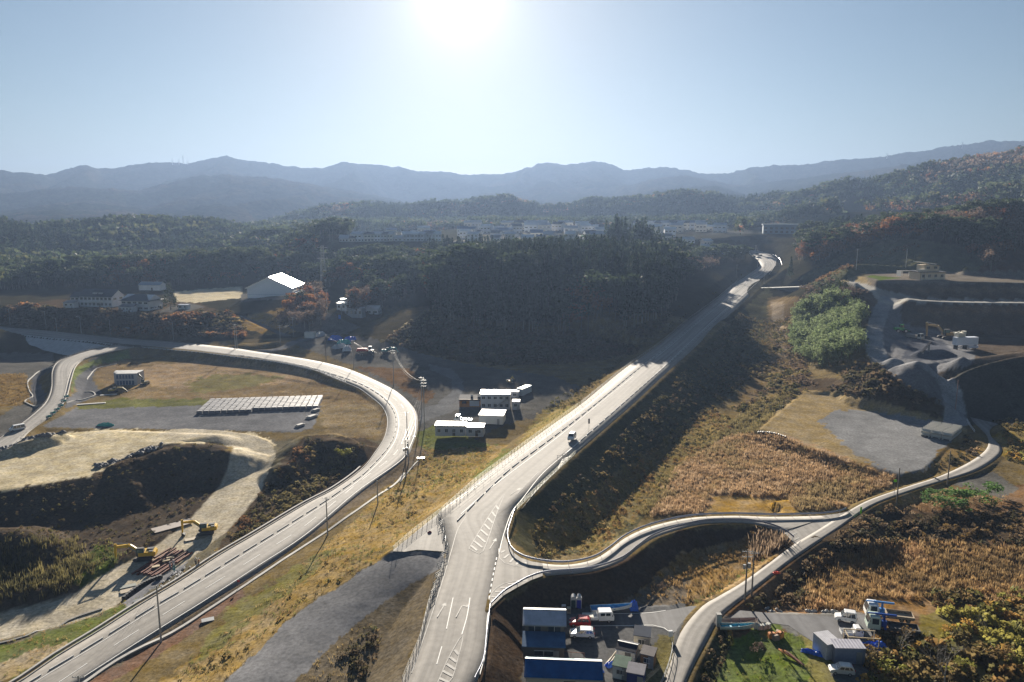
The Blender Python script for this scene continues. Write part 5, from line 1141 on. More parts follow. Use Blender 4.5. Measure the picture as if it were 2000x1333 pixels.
place(make_digger('excavator', 'teal excavator on the gravel by the wooded knoll', TEALP, .9, 0, (20, -60, -90), .9), 755, 690, None, 95)
place(make_digger('excavator', 'tiny yellow excavator in the shade behind the site cabins', paintm('dull_yellow', (.45,.33,.08)), .7, 0, (55, -30, -60), .8), 996, 750, None, 150)
def make_loader(name, label, paint, sc=1.3):
    e = empty(name, (0, 0, 0)); tag(e, label, 'wheel loader')
    MB().box(0, -1.4, 1.5, 1.7, 2.6, 1.0, taper=.92).box(0, .9, 1.1, 1.2, 1.6, .7).build('body', paint, e, bevel=.08)
    MB().box(0, 0, 2.4, 1.3, 1.3, 1.4, taper=.88).build('cab', paint, e, bevel=.06); MB().box(0, .0, 2.45, 1.36, 1.0, .8).box(0, .0, 2.45, 1.0, 1.36, .8).build('cab_window', GLASS, e)
    for s in (-1, 1):
        for y in (-1.6, 1.2): wheel(e, s*.95, y, .72, .5)
        MB().box(s*.45, 2.2, 1.0, .18, 2.2, .25, rx=R(-22)).build('lift_arm', paint, e)
    MB().loft([[(s*1.25, y, z) for y, z in [(2.9, .9), (3.0, .15), (3.9, .1), (3.1, .35)]] for s in (-1, 1)]).build('bucket', DGREY, e)
    e.scale = (sc,)*3; return e
place(make_loader('wheel_loader', 'bright green wheel loader at the edge of the gravel yard', GRNP, 1.25), 1760, 650, None, 92)
# crushing plant: white-sided box on legs with a hopper
e = empty('crusher', HIT(1884, 682), R(8)); tag(e, 'white sided crushing plant with a hopper on top in the gravel yard', 'crusher')
MB().box(0, 0, 3.4, 9.8, 2.6, 3.2).box(3.0, -.2, 1.0, 4.2, 2.2, 1.0).build('housing', mat('pale_panel', (.62,.66,.74), .6), e, bevel=.05)
MB().box(-2.5, .6, 6.0, 2.6, 2.4, 1.6, taper=1.35).cyl((-.6, .6, 5), (-.6, .6, 7.4), .7, .9, 12).box(-3.6, .6, 6.8, 2.4, .4, .4, ry=R(-24)).build('hopper', mat('dusty_white', (.6,.57,.48), .8), e)
for x in (-4.2, 0, 4.2): MB().box(x, 0, .9, .3, 2.2, 1.8).build('leg', DGREY, e)
e = empty('conveyor', HIT(1808, 690), R(-50)); tag(e, 'dark conveyor belt sloping between the gravel heaps', 'conveyor'); MB().box(0, 0, 2.4, .9, 9, .3, rx=R(22)).build('belt', DGREY, e)
for y in (-2.8, 2.6): MB().box(0, y, 1.1+y*.2, .7, .15, 2.2+y*.4).build('leg', STEEL, e)
# boats
def make_boat(name, label, L, Wd, hull, inner, px, py, face, z=.3, tilt=0):
    e = empty(name, (0, 0, 0)); tag(e, label, 'boat'); st = []; n = 12
    for i in range(n+1):
        t = i/n; y = (t-.5)*L; wd = Wd/2*min(1, (1.02-t)**.45*1.15) if t < 1 else .02; sh = .75+.45*t**3
        st.append([(-wd, y, sh), (-wd*.86, y, .38+.25*t**4), (-wd*.3, y, .05+.5*t**5), (wd*.3, y, .05+.5*t**5), (wd*.86, y, .38+.25*t**4), (wd, y, sh)])
    mb = MB(); mb.loft(st, close=False); k = len(st[0]); mb.add(st[0], [tuple(range(k))]); mb.build('hull', hull, e)
    st2 = [[(x*.93, y*.985, max(z_-.0, .22+.3*(i/n)**4)+.03) for x, y, z_ in r_] for i, r_ in enumerate(st)]
    MB().loft(st2, close=False).build('inside', inner, e)
    mb = MB(); mb.tube([st[i][0] for i in range(n+1)], .06); mb.tube([st[i][-1] for i in range(n+1)], .06); mb.build('gunwale', hull, e)
    for t in (.3, .55): MB().box(0, (t-.5)*L, .62, Wd*.86, .3, .06).build('thwart', inner, e)
    e.location = Vector(G(px, py, 0))+Vector((0, 0, z)); e.rotation_euler = (0, R(tilt), -R(face)); return e
for i, x in enumerate((-2, 2)): pass
BIN = mat('boat_blue', (.04,.26,.55), .5); BOW = mat('boat_white', (.66,.68,.68), .45); 
make_boat('boat', 'long white boat with a bright blue inside, behind the white truck', 7.2, 1.75, BOW, BIN, 1194, 1196, 84, .25)
make_boat('boat', 'weathered pinkish boat lying beside the access road corner', 6.4, 1.5, mat('boat_pink', (.38,.30,.27), .7), mat('boat_pink_in', (.34,.25,.22), .8), 1442, 1222, 88, .15, 6)
make_boat('boat', 'pale boat with a turquoise inside next to the weathered pinkish boat', 5.6, 1.5, mat('boat_grey', (.45,.5,.45), .6), mat('boat_turq', (.05,.28,.40), .6), 1440, 1232, 92, .15, -5)
# ================================================================== BUILDINGS
WALLW = mat('white_wall', (.62,.62,.60), .8, var=.07, scale=.5); WALLB = mat('beige_wall', (.48,.43,.34), .85, var=.1); WALLD = mat('dark_wall', (.10,.09,.08), .8); ROOFD = mat('dark_tile', (.05,.052,.06), .55, var=.15, scale=1)
def ribbed(name, c, rough=.35, metal=.3, sc=6.0, axis=0):
    if name in MATS: return MATS[name]
    m, t, b = nodes(name); N = t.nodes.new; L = t.links.new
    tc = N('ShaderNodeTexCoord'); wv = N('ShaderNodeTexWave'); wv.wave_type = 'BANDS'; wv.bands_direction = 'XYZ'[axis]; wv.inputs['Scale'].default_value = sc/6.283*2; wv.inputs['Distortion'].default_value = 0
    L(tc.outputs['Object'], wv.inputs['Vector']); nz = N('ShaderNodeTexNoise'); nz.inputs['Scale'].default_value = .9; nz.inputs['Detail'].default_value = 6; L(tc.outputs['Object'], nz.inputs['Vector'])
    rp = N('ShaderNodeMapRange'); rp.inputs[1].default_value = .3; rp.inputs[2].default_value = .7; rp.inputs[3].default_value = .8; rp.inputs[4].default_value = 1.15; L(nz.outputs[0], rp.inputs[0])
    r2 = N('ShaderNodeMapRange'); r2.inputs[3].default_value = .8; r2.inputs[4].default_value = 1.08; L(wv.outputs[0], r2.inputs[0])
    q = N('ShaderNodeMath'); q.operation = 'MULTIPLY'; L(rp.outputs[0], q.inputs[0]); L(r2.outputs[0], q.inputs[1])
    sc_ = N('ShaderNodeVectorMath'); sc_.operation = 'SCALE'; sc_.inputs[0].default_value = c; L(q.outputs[0], sc_.inputs['Scale']); L(sc_.outputs[0], b.inputs['Base Color'])
    b.inputs['Roughness'].default_value = rough; b.inputs['Metallic'].default_value = metal
    b.inputs['Specular IOR Level'].default_value = .08 if metal == 0 else .5
    bp = N('ShaderNodeBump'); bp.inputs['Strength'].default_value = .5; bp.inputs['Distance'].default_value = .05; L(wv.outputs[0], bp.inputs['Height']); L(bp.outputs[0], b.inputs['Normal'])
    MATS[name] = m; return m
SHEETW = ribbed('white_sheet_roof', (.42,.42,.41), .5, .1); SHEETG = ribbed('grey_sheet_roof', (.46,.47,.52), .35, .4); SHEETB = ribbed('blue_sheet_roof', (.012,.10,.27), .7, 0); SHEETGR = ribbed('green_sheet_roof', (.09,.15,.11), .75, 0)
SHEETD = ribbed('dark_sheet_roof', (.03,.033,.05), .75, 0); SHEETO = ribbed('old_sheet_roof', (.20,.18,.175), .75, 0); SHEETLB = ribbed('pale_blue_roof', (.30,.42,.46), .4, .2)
def windows(e, L, D, z0, z1, n, side=(-1,), frac=.62, frame=None, y_in=0.0, m=None):
    """n windows along each long side; each window has its frame as a sub-part"""
    for s in side:
        for i in range(n):
            x = -L/2+(i+.5)*L/n; w_ = L/n*frac
            g = MB().box(x, s*(D/2+.02-y_in), (z0+z1)/2, w_, .05, z1-z0).build('window', m or GLASS, e)
            MB().box(x, s*(D/2+.05-y_in), z1+.04, w_+.14, .08, .08).box(x, s*(D/2+.05-y_in), z0-.04, w_+.14, .1, .08).box(x, s*(D/2+.055-y_in), (z0+z1)/2, .06, .04, z1-z0-.02).build('frame', frame or WALLW, g)
def endwindows(e, L, D, z0, z1, n, side=(1,), frac=.5):
    for s in side:
        for i in range(n):
            y = -D/2+(i+.5)*D/n; g = MB().box(s*(L/2+.02), y, (z0+z1)/2, .05, D/n*frac, z1-z0).build('window', GLASS, e)
            MB().box(s*(L/2+.05), y, z0-.04, .1, D/n*frac+.1, .08).build('frame', WALLW, g)
def gable(name, label, cat, loc, rz, L, D, H, rise, wallm, roofm, over=.4, off=0.0, door=True, group=None, wins=0, hip=False, floors=1, roof2=None):
    """ridge along x; front faces -y. off shifts the ridge towards +y"""
    e = empty(name, loc, rz); tag(e, label, cat, group)
    prof = [(-D/2, 0), (D/2, 0), (D/2, H), (off*D/2, H+rise-.06), (-D/2, H)]
    MB().loft([[(x, y, z) for y, z in prof] for x in (-L/2, L/2)]).build('wall', wallm, e)
    th = .14; rr0 = L/2+over; yr = off*D/2
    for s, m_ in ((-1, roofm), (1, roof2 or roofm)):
        ye = s*(D/2+over); sl = rise/abs(s*D/2-yr); ze = H-sl*over; i_ = rise/D*1.0
        xi = rr0 if not hip else rr0-min(abs(ye-yr), rr0*.8)
        P = [(-rr0, ye, ze), (rr0, ye, ze), (xi, yr, H+rise), (-xi, yr, H+rise)]
        MB().add(P+[(x, y, z+th) for x, y, z in P], [(3, 2, 1, 0), (4, 5, 6, 7), (0, 1, 5, 4), (1, 2, 6, 5), (2, 3, 7, 6), (3, 0, 4, 7)]).build('roof', m_, e)
        if hip:
            xs = s*rr0; ze2 = ze; Q = [(xs, -(D/2+over), ze2), (xs, D/2+over, ze2), (s*xi, yr, H+rise)]
            MB().add(Q+[(x, y, z+th) for x, y, z in Q], [(0, 1, 2), (5, 4, 3), (0, 1, 4, 3), (1, 2, 5, 4), (2, 0, 3, 5)]).build('roof', m_, e)
    if over < .5:
        MB().box(0, yr, H+rise+th+.02, 2*rr0, .22, .06).build('ridge_cap', STEEL, e)
        for s in (-1, 1): MB().box(0, s*(D/2+over+.06), H-rise/abs(s*D/2-yr)*over+.02, 2*rr0, .12, .1).build('gutter', STEEL, e)
    if wins:
        for f in range(floors): windows(e, L, D, H/floors*f+.95, H/floors*f+2.0, wins, (-1,))
        endwindows(e, L, D, .95, 2.0, 2, (-1, 1))
    if door: MB().box(L*.12, -D/2-.03, 1.0, .9, .06, 2.0).build('door', WALLD if wallm is not WALLD else WALLB, e)
    return e
def boxhut(name, label, cat, loc, rz, L, D, H, wallm, roofm, slope=.25, over=.15, wins=2, door=True, group=None, drop=0):
    """box with a single-pitch or flat roof; front faces -y, roof higher at +y when slope > 0"""
    e = empty(name, loc, rz); tag(e, label, cat, group)
    MB().loft([[(x, -D/2, 0), (x, D/2, 0), (x, D/2, H+slope), (x, -D/2, H)] for x in (-L/2, L/2)]).build('wall', wallm, e)
    k = slope/D; a, b = -(D/2+over), D/2+over
    P = [(-L/2-over, a, H+.01-over*k), (L/2+over, a, H+.01-over*k), (L/2+over, b, H+slope+over*k+.01), (-L/2-over, b, H+slope+over*k+.01)]
    MB().add(P+[(x, y, z+.12) for x, y, z in P], [(3, 2, 1, 0), (4, 5, 6, 7), (0, 1, 5, 4), (1, 2, 6, 5), (2, 3, 7, 6), (3, 0, 4, 7)]).build('roof', roofm, e)
    if wins: windows(e, L, D, H*.42, H*.75, wins, (-1,), .45)
    if door: MB().box(L*.3, -D/2-.03, .98, .85, .06, 1.95).build('door', STEEL, e)
    return e
# --- bottom lot
def O(px, py, z=0.0): return Vector(G(px, py, z))
e = gable('house', 'dark walled house with a pale grey metal gable roof by the parked cars', 'house', O(1064, 1262, .0)+Vector((0, 1.2, 0)), R(-3), 6.2, 4.6, 4.4, .75, WALLD, SHEETG, .35, .25, wins=2, floors=2, roof2=SHEETW)
boxhut('shed', 'low lean-to with a blue-grey roof in front of the dark walled house', 'shed', O(1062, 1283)+Vector((0, 0, 0)), R(-3), 6.3, 3.0, 2.6, WALLD, ribbed('blue_grey_roof', (.07,.15,.27), .7, 0), .5, .2, 1)
boxhut('shed', 'small white-roofed annex behind the dark walled house', 'shed', O(1066, 1226), R(-3), 4.2, 1.8, 2.6, WALLD, SHEETW, .2, .15, 1)
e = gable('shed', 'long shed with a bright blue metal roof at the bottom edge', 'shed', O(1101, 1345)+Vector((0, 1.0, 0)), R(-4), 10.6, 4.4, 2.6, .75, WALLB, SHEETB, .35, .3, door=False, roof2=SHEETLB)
MB().box(.9, -2.24, 1.0, 1.7, .08, 2.0).build('door', WALLD, e)
boxhut('hut', 'hut with a ribbed grey-blue roof, rearmost of the sheds by the lane', 'hut', O(1254, 1262), R(-14), 2.5, 2.2, 2.3, mat('cream_wall', (.5,.47,.40), .8), ribbed('slate_rib_roof', (.06,.08,.12), .7, 0), .35, .12, 1)
gable('hut', 'hut with a plain dark slate roof and cream walls', 'hut', O(1225, 1286), R(-22), 2.9, 2.5, 2.0, .35, mat('cream_wall', (.5,.47,.40), .8), SHEETD, .15, .2)
boxhut('hut', 'brown hut with a rusty white corrugated roof', 'hut', O(1266, 1298), R(-24), 2.0, 2.0, 2.1, mat('brown_wall', (.20,.11,.055), .8), SHEETO, .2, .12, 1)
boxhut('hut', 'white walled hut with a green roof', 'hut', O(1214, 1318), R(-20), 2.3, 2.4, 2.0, WALLW, SHEETGR, .2, .12, 1)
boxhut('hut', 'dark blue hut with a striped grey roof at the bottom edge', 'hut', O(1242, 1336), R(-18), 2.4, 2.2, 2.3, mat('navy_wall', (.015,.03,.16), .5), ribbed('striped_roof', (.24,.23,.26), .7, 0, 9), .2, .12, 0)
# portable toilets
for i, (px, c, lb) in enumerate(((1119.5, mat('dark_green_plastic', (.02,.06,.06), .5), 'portable toilet with a dark green door'), (1130.5, mat('blue_plastic', (.02,.03,.35), .5), 'portable toilet with a bright blue door'))):
    e = empty('portable_toilet', O(px, 1190), R(-4)); tag(e, lb, 'toilet', None); MB().box(0, 0, 1.15, .93, .95, 2.3).build('shell', mat('grey_plastic', (.5,.5,.5), .6), e, bevel=.05)
    MB().box(0, -.49, 1.0, .72, .05, 1.85).build('door', c, e); MB().cyl((0, -.42, 2.25), (0, .4, 2.42), .36, .36, 12).build('roof', mat('grey_plastic', (.5,.5,.5)), e)
for px, h_, lb in ((1101, 1.5, 'taller small grey cabinet left of the portable toilets'), (1111, 1.1, 'shorter small brown cabinet left of the portable toilets')):
    e = empty('cabinet', O(px, 1198)); tag(e, lb, 'cabinet'); MB().box(0, 0, h_/2, .7, .6, h_).build('case', WALLB if h_ < 1.3 else SHEETG, e, bevel=.03); MB().box(0, -.32, h_*.6, .5, .04, h_*.5).build('door', mat('tan_panel', (.3,.22,.15)), e)
# storage containers on the right lot
e = boxhut('storage_container', 'tall white storage container with a pale flat roof, left one of the pair', 'container', O(1617, 1280)+Vector((0, .6, 0)), R(14), 2.6, 3.4, 2.5, mat('grey_panel', (.40,.41,.45), .6), ribbed('pale_roof', (.55,.54,.56), .4, .2, 3), .05, .05, 0)
e = boxhut('storage_container', 'wide grey storage container beside the white one, right one of the pair', 'container', O(1653, 1288), R(-2), 4.6, 2.4, 2.5, mat('blue_grey_panel', (.17,.20,.28), .6), ribbed('lilac_roof', (.40,.39,.44), .45, .2, 2), .05, .05, 0)
# --- site cabins in the valley
ZC_ = -2.0
CABW = mat('cabin_panel', (.40,.43,.48), .5, var=.06); GL2 = mat('shiny_white_roof', (.55,.55,.54), .4, .2, var=.2, scale=.8)
pxpad_done = True
e = gable('cabin', 'wide white cabin with a glaring pale roof, nearest of the site cabins', 'cabin', O(881, 848, ZC_), R(-2), 9.6, 4.6, 3.4, .25, CABW, GL2, .15, .3, wins=0)
windows(e, 9.6, 4.6, 1.2, 2.3, 4, (-1,), .35)
e = gable('cabin', 'smaller white cabin right of the nearest one, with a glaring roof', 'cabin', O(929, 849, ZC_), R(-6), 5.6, 4.4, 3.0, .25, CABW, GL2, .15, .3); windows(e, 5.6, 4.4, 1.2, 2.2, 2, (-1,), .35)
boxhut('garage', 'open white garage with a broad pale roof between the site cabins', 'garage', O(962, 824, ZC_), R(-8), 8.2, 6.4, 3.0, WALLW, SHEETW, .3, .2, 0)
e = empty('cabin', O(968, 797, ZC_), R(-2)); tag(e, 'two-storey white site office with an outside staircase', 'cabin')
MB().box(0, 0, 2.9, 10.6, 5, 5.8).build('wall', CABW, e); MB().box(0, 0, 5.95, 11, 5.4, .22, rx=R(3)).build('roof', GL2, e); windows(e, 10.6, 5, 3.9, 4.9, 5, (-1,), .5); windows(e, 10.6, 5, 1.0, 2.1, 5, (-1,), .5)
MB().box(2.2, -2.95, 2.6, 4.4, .7, .14, ry=R(-32)).box(4.4, -3.1, 3.9, 1.8, 1.1, .12).build('staircase', STEEL, e); MB().box(3.8, -3.0, 5.5, 3.4, 1.2, .1).build('awning', GL2, e)
for x in (4.9, 3.2): MB().cyl((x, -3.5, 0), (x, -3.5, 5.4), .07).build('post', STEEL, e)
e = empty('cabin', O(918, 794, ZC_), R(-2)); tag(e, 'low dark roofed cabin with orange timber front and white board', 'cabin')
MB().box(0, 0, 1.5, 7.6, 3.4, 3.0).build('wall', mat('orange_timber', (.36,.17,.06), .8), e); MB().box(0, .6, 3.15, 8.0, 5.6, .2, rx=R(8)).build('roof', SHEETD, e); MB().box(1.8, -1.75, 1.6, 3.6, .06, 2.2).build('board', CABW, e)
MB().box(-2.0, -1.75, 1.9, 1.6, .06, 1.0).build('window', GLASS, e); MB().box(.6, 1.4, 3.75, .9, .1, .9).box(3.4, 1.4, 3.8, 1.4, .1, .8).build('skylight', WALLW, e); MB().box(0, -2.1, 3.1, 7.8, .3, .12).build('gutter', WALLB, e)
for px, py, w_, h_, lb in ((1006, 777, 3.0, 2.6, 'pale cabin behind the tall office at its right'), (1008, 799, 2.6, 3.0, 'upright white cabin at the right of the office')): boxhut('cabin', lb, 'cabin', O(px, py, ZC_), R(-4), w_, 3, h_, CABW, SHEETW, .1, .1, 1)
e = empty('shipping_container', O(1024, 770, ZC_+.3), R(-30)); tag(e, 'white shipping container standing alone behind the site cabins', 'container'); MB().box(0, 0, 1.5, 2.6, 7.5, 2.8).build('shell', mat('container_white', (.5,.56,.6), .5), e, bevel=.03)
MB().box(0, -3.78, 1.5, 2.3, .06, 2.5).build('door', mat('container_door', (.42,.48,.52), .5), e)
# --- prefab block on the left field
e = empty('prefab_block', O(250, 752, -3.9), R(4)); tag(e, 'white two-storey prefab block with three long flat roofs', 'building')
for k, (x, y, w_) in enumerate(((-1.2, 4.8, 11.4), (-.8, 2.4, 10.6), (0, 0, 8.6))):
    MB().box(x, y, 2.5, w_, 2.3, 5.0).build('wall', mat('prefab_grey', (.42,.43,.46), .7), e); MB().box(x, y, 5.08, w_+.2, 2.2, .15).build('roof', SHEETW, e)
for i in range(6): MB().box(-3.6+i*1.25, -1.17, 1.2, .95, .06, 1.8).build('window', mat('blue_window', (.06,.10,.18), .2), e)
for i in range(6): MB().box(-3.6+i*1.25, -1.17, 3.7, .95, .06, 1.8).build('window', mat('blue_window', (.06,.10,.18), .2), e)
# --- school and gymnasium on the terrace
TILE = mat('roof_tile', (.035,.04,.05), .5, var=.2, scale=.8); SCHW = mat('school_wall', (.64,.65,.67), .85, var=.08, scale=.4)
z12 = 12.0
e = gable('school_building', 'long two-storey white school building with a dark tiled roof and balconies', 'school', O(190, 600, z12)+Vector((0, 6, 0)), R(-10), 22, 11, 6.6, 3.6, SCHW, TILE, .8, .1, wins=0)
for f in (0, 1): windows(e, 22, 11, .9+3.3*f, 2.4+3.3*f, 8, (-1,), .6)
MB().box(0, -6.1, 3.5, 9, 1.4, .9).build('balcony', SCHW, e); endwindows(e, 22, 11, 4.2, 5.4, 2, (1,))
for x in (-1.6, 2.2): o = MB().extr([(x-1.3, 7.2), (x+1.3, 7.2), (x+1.3, 8.4), (x-1.3, 8.4)], -3.9, -2.2).build('dormer', SCHW, e); MB().box(x, -3.0, 8.5, 3.0, 2.2, .15, rx=R(-12)).build('dormer_roof', mat('pale_tile', (.3,.3,.32), .4), o)
gable('school_building', 'small two-storey wing at the left end of the long school building', 'school', O(150, 598, z12)+Vector((0, 6, 0)), R(-10), 9, 8, 5.4, 2.6, SCHW, TILE, .6, .0, wins=3, floors=2)
boxhut('annex', 'flat white annex with a dark roof at the far left of the school', 'school', O(139, 601, z12), R(-8), 7, 4, 3.2, SCHW, TILE, .8, .4, 2)
e = gable('school_building', 'right-hand school building with a hipped roof and pale side slope', 'school', O(272, 606, z12)+Vector((0, 4, 0)), R(-14), 19, 12, 6.0, 3.0, SCHW, TILE, .9, .0, wins=5, floors=2, hip=True)
boxhut('annex', 'low white porch with a dark lean-to roof before the right-hand school building', 'school', O(250, 609, z12), R(-12), 9, 4, 3.0, SCHW, TILE, 1.0, .4, 4)
gable('house', 'pale blue roofed house half hidden behind the school', 'house', O(272, 578, z12)+Vector((0, 20, 2)), R(-6), 16, 8, 4, 1.8, SCHW, mat('dull_blue_roof', (.14,.20,.26), .5), .4, 0)
boxhut('hut', 'small pale hut with a flat roof right of the school conifer', 'hut', O(360, 604, z12), R(-6), 6.2, 3, 2.6, SCHW, SHEETG, .1, .15, 2)
e = empty('gymnasium', O(527, 583, z12), R(2)); tag(e, 'large white gymnasium whose pale metal roof glares in the sun', 'gymnasium')
GL3 = mat('gym_roof', (.85,.85,.83), .42, .85, var=.04)
Wg, Dg, Hg, Rg = 29.5, 31, 7.0, 7.0
MB().loft([[(x, y, z) for x, z in [(-Wg/2, 0), (Wg/2, 0), (Wg/2, Hg), (0, Hg+Rg), (-Wg/2, Hg)]] for y in (0, Dg)]).build('wall', mat('gym_wall', (.74,.79,.85), .8), e)
for s in (-1, 1):
    P = [(s*(Wg/2+1), -1, Hg-.45), (s*(Wg/2+1), Dg+1, Hg-.45), (0, Dg+1, Hg+Rg+.05), (0, -1, Hg+Rg+.05)]
    MB().add(P+[(x, y, z+.4) for x, y, z in P], [(0, 1, 2, 3), (4, 5, 6, 7), (0, 1, 5, 4), (1, 2, 6, 5), (2, 3, 7, 6), (3, 0, 4, 7)]).build('roof', GL3, e)
    o = MB().box(s*(Wg/2+.03), Dg/2, 4.4, .1, Dg*.85, 1.6).build('window', GLASS, e)
MB().box(Wg/2+3, Dg/2, 1.6, 6, Dg*.8, 3.2).build('annex', mat('gym_wall', (.74,.79,.85)), e); MB().box(0, -.06, 2.6, Wg-.4, .06, .12).build('trim', mat('trim_blue', (.2,.3,.4)), e)
# --- lone house on the terrace
e = empty('house', O(1820, 547, 32)+Vector((0, 5, 0)), R(6)); e.scale = (1.15, 1.15, 1.3); tag(e, 'lone beige two-storey house with a pale sloping roof on the terrace', 'house')
HB = mat('house_beige', (.62,.53,.40), .8); HR_ = mat('house_dark_roof', (.05,.05,.06), .5)
MB().box(0, 0, 1.6, 13, 8, 3.2).build('wall', HB, e); MB().box(.2, .4, 4.6, 7.6, 6, 3.0).build('upper_wall', HB, e)
MB().box(0, -.2, 3.3, 14, 9, .25).build('lower_roof', HR_, e)
MB().loft([[(x, y, z) for x, z in [(-5.2, 7.6), (1.8, 6.6), (1.8, 6.35), (-5.2, 7.35)]] for y in (-3.6, 4.2)]).build('roof', mat('house_pale_roof', (.85,.82,.74), .6, 0), e)
MB().loft([[(x, y, z) for x, z in [(1.8, 6.9), (4.6, 5.9), (4.6, 5.7), (1.8, 6.6)]] for y in (-3.6, 4.2)]).build('roof', HR_, e)
MB().box(-5.0, -3.4, 3.9, 3.6, 1.6, 1.3).build('balcony', mat('house_cream', (.62,.57,.48)), e); windows(e, 7.6, 6.1, 4.6, 5.6, 2, (-1,), .4); windows(e, 13, 8, 1.0, 2.2, 4, (-1,), .4)
for x in (-6.0, -4.2): MB().box(x, -4.6, 1.6, .3, .3, 3.2).build('post', mat('house_cream', (.62,.57,.48)), e)
e = empty('carport', O(1780, 540, 32)+Vector((0, 2, 0)), R(2)); tag(e, 'white walled open carport left of the lone terrace house', 'carport')
MB().box(0, 2.5, 2.9, 13, .25, .5).box(-6.4, 0, 1.5, .25, 5, 3.0).build('frame', WALLW, e)
for x in (-3, 1, 5): MB().box(x, 2.5, 1.4, .25, .25, 2.8).build('post', WALLW, e)
# --- houses beyond the knoll
boxhut('house', 'white flat-roofed house on the rise right of the lattice tower', 'house', Vector(AT(672, 556, 452)), R(-4), 8, 6, 4.6, SCHW, SHEETW, .3, .3, 3)
boxhut('house', 'grey box-like house beside the flat-roofed house on the rise', 'house', Vector(AT(692, 560, 450)), R(-8), 10.5, 6, 5.5, mat('grey_house', (.32,.34,.38), .8), SHEETG, .3, .1, 4)
boxhut('house', 'upper pale house behind the flat-roofed house on the rise', 'house', Vector(AT(677, 545, 475)), R(-4), 8, 5, 5, SCHW, SHEETLB, .2, .1, 3)
gable('house', 'small house with a glaring white roof at the right of the rise', 'house', Vector(AT(728, 550, 462)), R(-10), 8, 6, 3.4, 1.6, SCHW, GL2, .3, .2, wins=2)
for o_ in list(COL.objects):
    if o_.get('category') == 'house' and 'rise' in o_.get('label', ''): o_.location.z = float(HT(o_.location.x, o_.location.y))-.2
# --- village on the plateau: every house a thing with walls, roof and windows
VG = [(678,480,8,'w'),(690,485,8,'d'),(705,481,12,'w'),(724,476,9,'d'),(742,478,9,'g'),(752,486,10,'d'),(765,480,9,'g'),(786,474,11,'w'),(799,484,9,'l'),(812,472,9,'l'),(826,480,10,'w'),(842,484,9,'d'),(855,480,8,'l'),
      (905,459,9,'b'),(920,459,11,'b'),(975,456,9,'w'),(992,456,13,'w'),(1030,451,8,'g'),(1037,455,12,'l'),(1056,451,12,'w'),(1075,449,9,'w'),(1081,460,12,'d'),(1099,451,9,'w'),(1105,444,11,'w'),(1113,458,12,'w'),(1132,447,10,'w'),(1140,456,10,'l'),(1150,464,11,'d'),(1160,451,9,'g'),(1172,460,12,'w'),
      (1247,437,12,'d'),(1262,448,12,'w'),(1280,446,9,'d'),(1297,447,11,'w'),(1318,446,12,'w'),(1340,446,13,'d'),(1360,440,9,'w'),(1374,440,10,'l'),(1115,470,9,'l'),(1095,471,9,'d')]
VW = [mat('village_wall', (.78,.80,.84), .8), mat('village_wall_cream', (.75,.71,.64), .8), mat('village_wall_grey', (.58,.60,.64), .8)]
VR = {'w': mat('village_roof_grey', (.42,.45,.50), .5), 'd': mat('village_roof_dark', (.07,.08,.10), .5), 'g': GL2, 'l': mat('village_roof_pale', (.65,.68,.70), .45), 'b': mat('village_roof_blue', (.14,.19,.28), .5)}
VN = {'w': 'grey roof', 'd': 'dark roof', 'g': 'glaring metal roof', 'l': 'pale roof', 'b': 'bluish roof'}
rv = random.Random(4)
for _a, _b, _n in ((670, 860, 12), (900, 1180, 34), (1240, 1400, 16)):
    for _ in range(_n): VG.append((rv.uniform(_a, _b), rv.uniform(447, 468), rv.choice((8, 9, 10, 11)), rv.choice('wwddglb')))
for i, (px, py, wd, k) in enumerate(VG):
    r = 1450*wd/( {8:15,9:16,10:18,11:19,12:21,13:22}[wd] )*1.0
    a, c, d = ray(px, py); rg = (46-CZ)/d*math.hypot(a, c) if d < -.002 else 900
    rg = min(max(rg, 705), 960); q = azr(px, rg); zz = float(HT(*q))
    wm = VW[rv.randrange(3)]; fl = rv.choice((1, 2, 2)); sz = rg/720
    where = 'west end of the village' if px < 870 else 'middle of the village' if px < 1200 else 'east end of the village'
    e = gable('village_house', f'far {"two-storey" if fl == 2 else "low"} house with a {VN[k]}, {where}', 'house', (q[0], q[1], zz-.3), R(rv.uniform(-35, 20)), wd*sz*1.05, 8*sz, 3.5*fl*sz, rv.uniform(1.8, 2.8), wm, VR[k], .5, rv.choice((0, .2)), door=False, group=f'village houses with a {VN[k]}, {where}, {fl} storey', wins=3, floors=fl)
e = empty('warehouse', (*azr(1542, 880), 45.5), R(-14)); tag(e, 'very long blue-grey building with a flat roof near the hills', 'building'); LB = mat('long_blue_wall', (.16,.22,.28), .8)
MB().box(0, 0, 5.4, 66, 14, 10.8).build('wall', LB, e); MB().box(0, 0, 11.1, 68, 15, .8).build('roof', mat('long_blue_roof', (.30,.36,.42), .5), e)
windows(e, 66, 14, 2, 4, 12, (-1,), .5); windows(e, 66, 14, 6, 8, 12, (-1,), .5)
e = empty('building', (*azr(1127, 745), 43), 0); tag(e, 'low shop with a bright green and white canopy in the village', 'shop'); MB().box(0, 0, 1.8, 24, 8, 3.6).build('wall', VW[0], e); MB().box(-6, -4.6, 4, 14, 2, .8).build('canopy', WALLW, e); MB().box(8, -4.6, 3.8, 10, 2, 1.2).build('canopy', GRNP, e)
rc = random.Random(9)
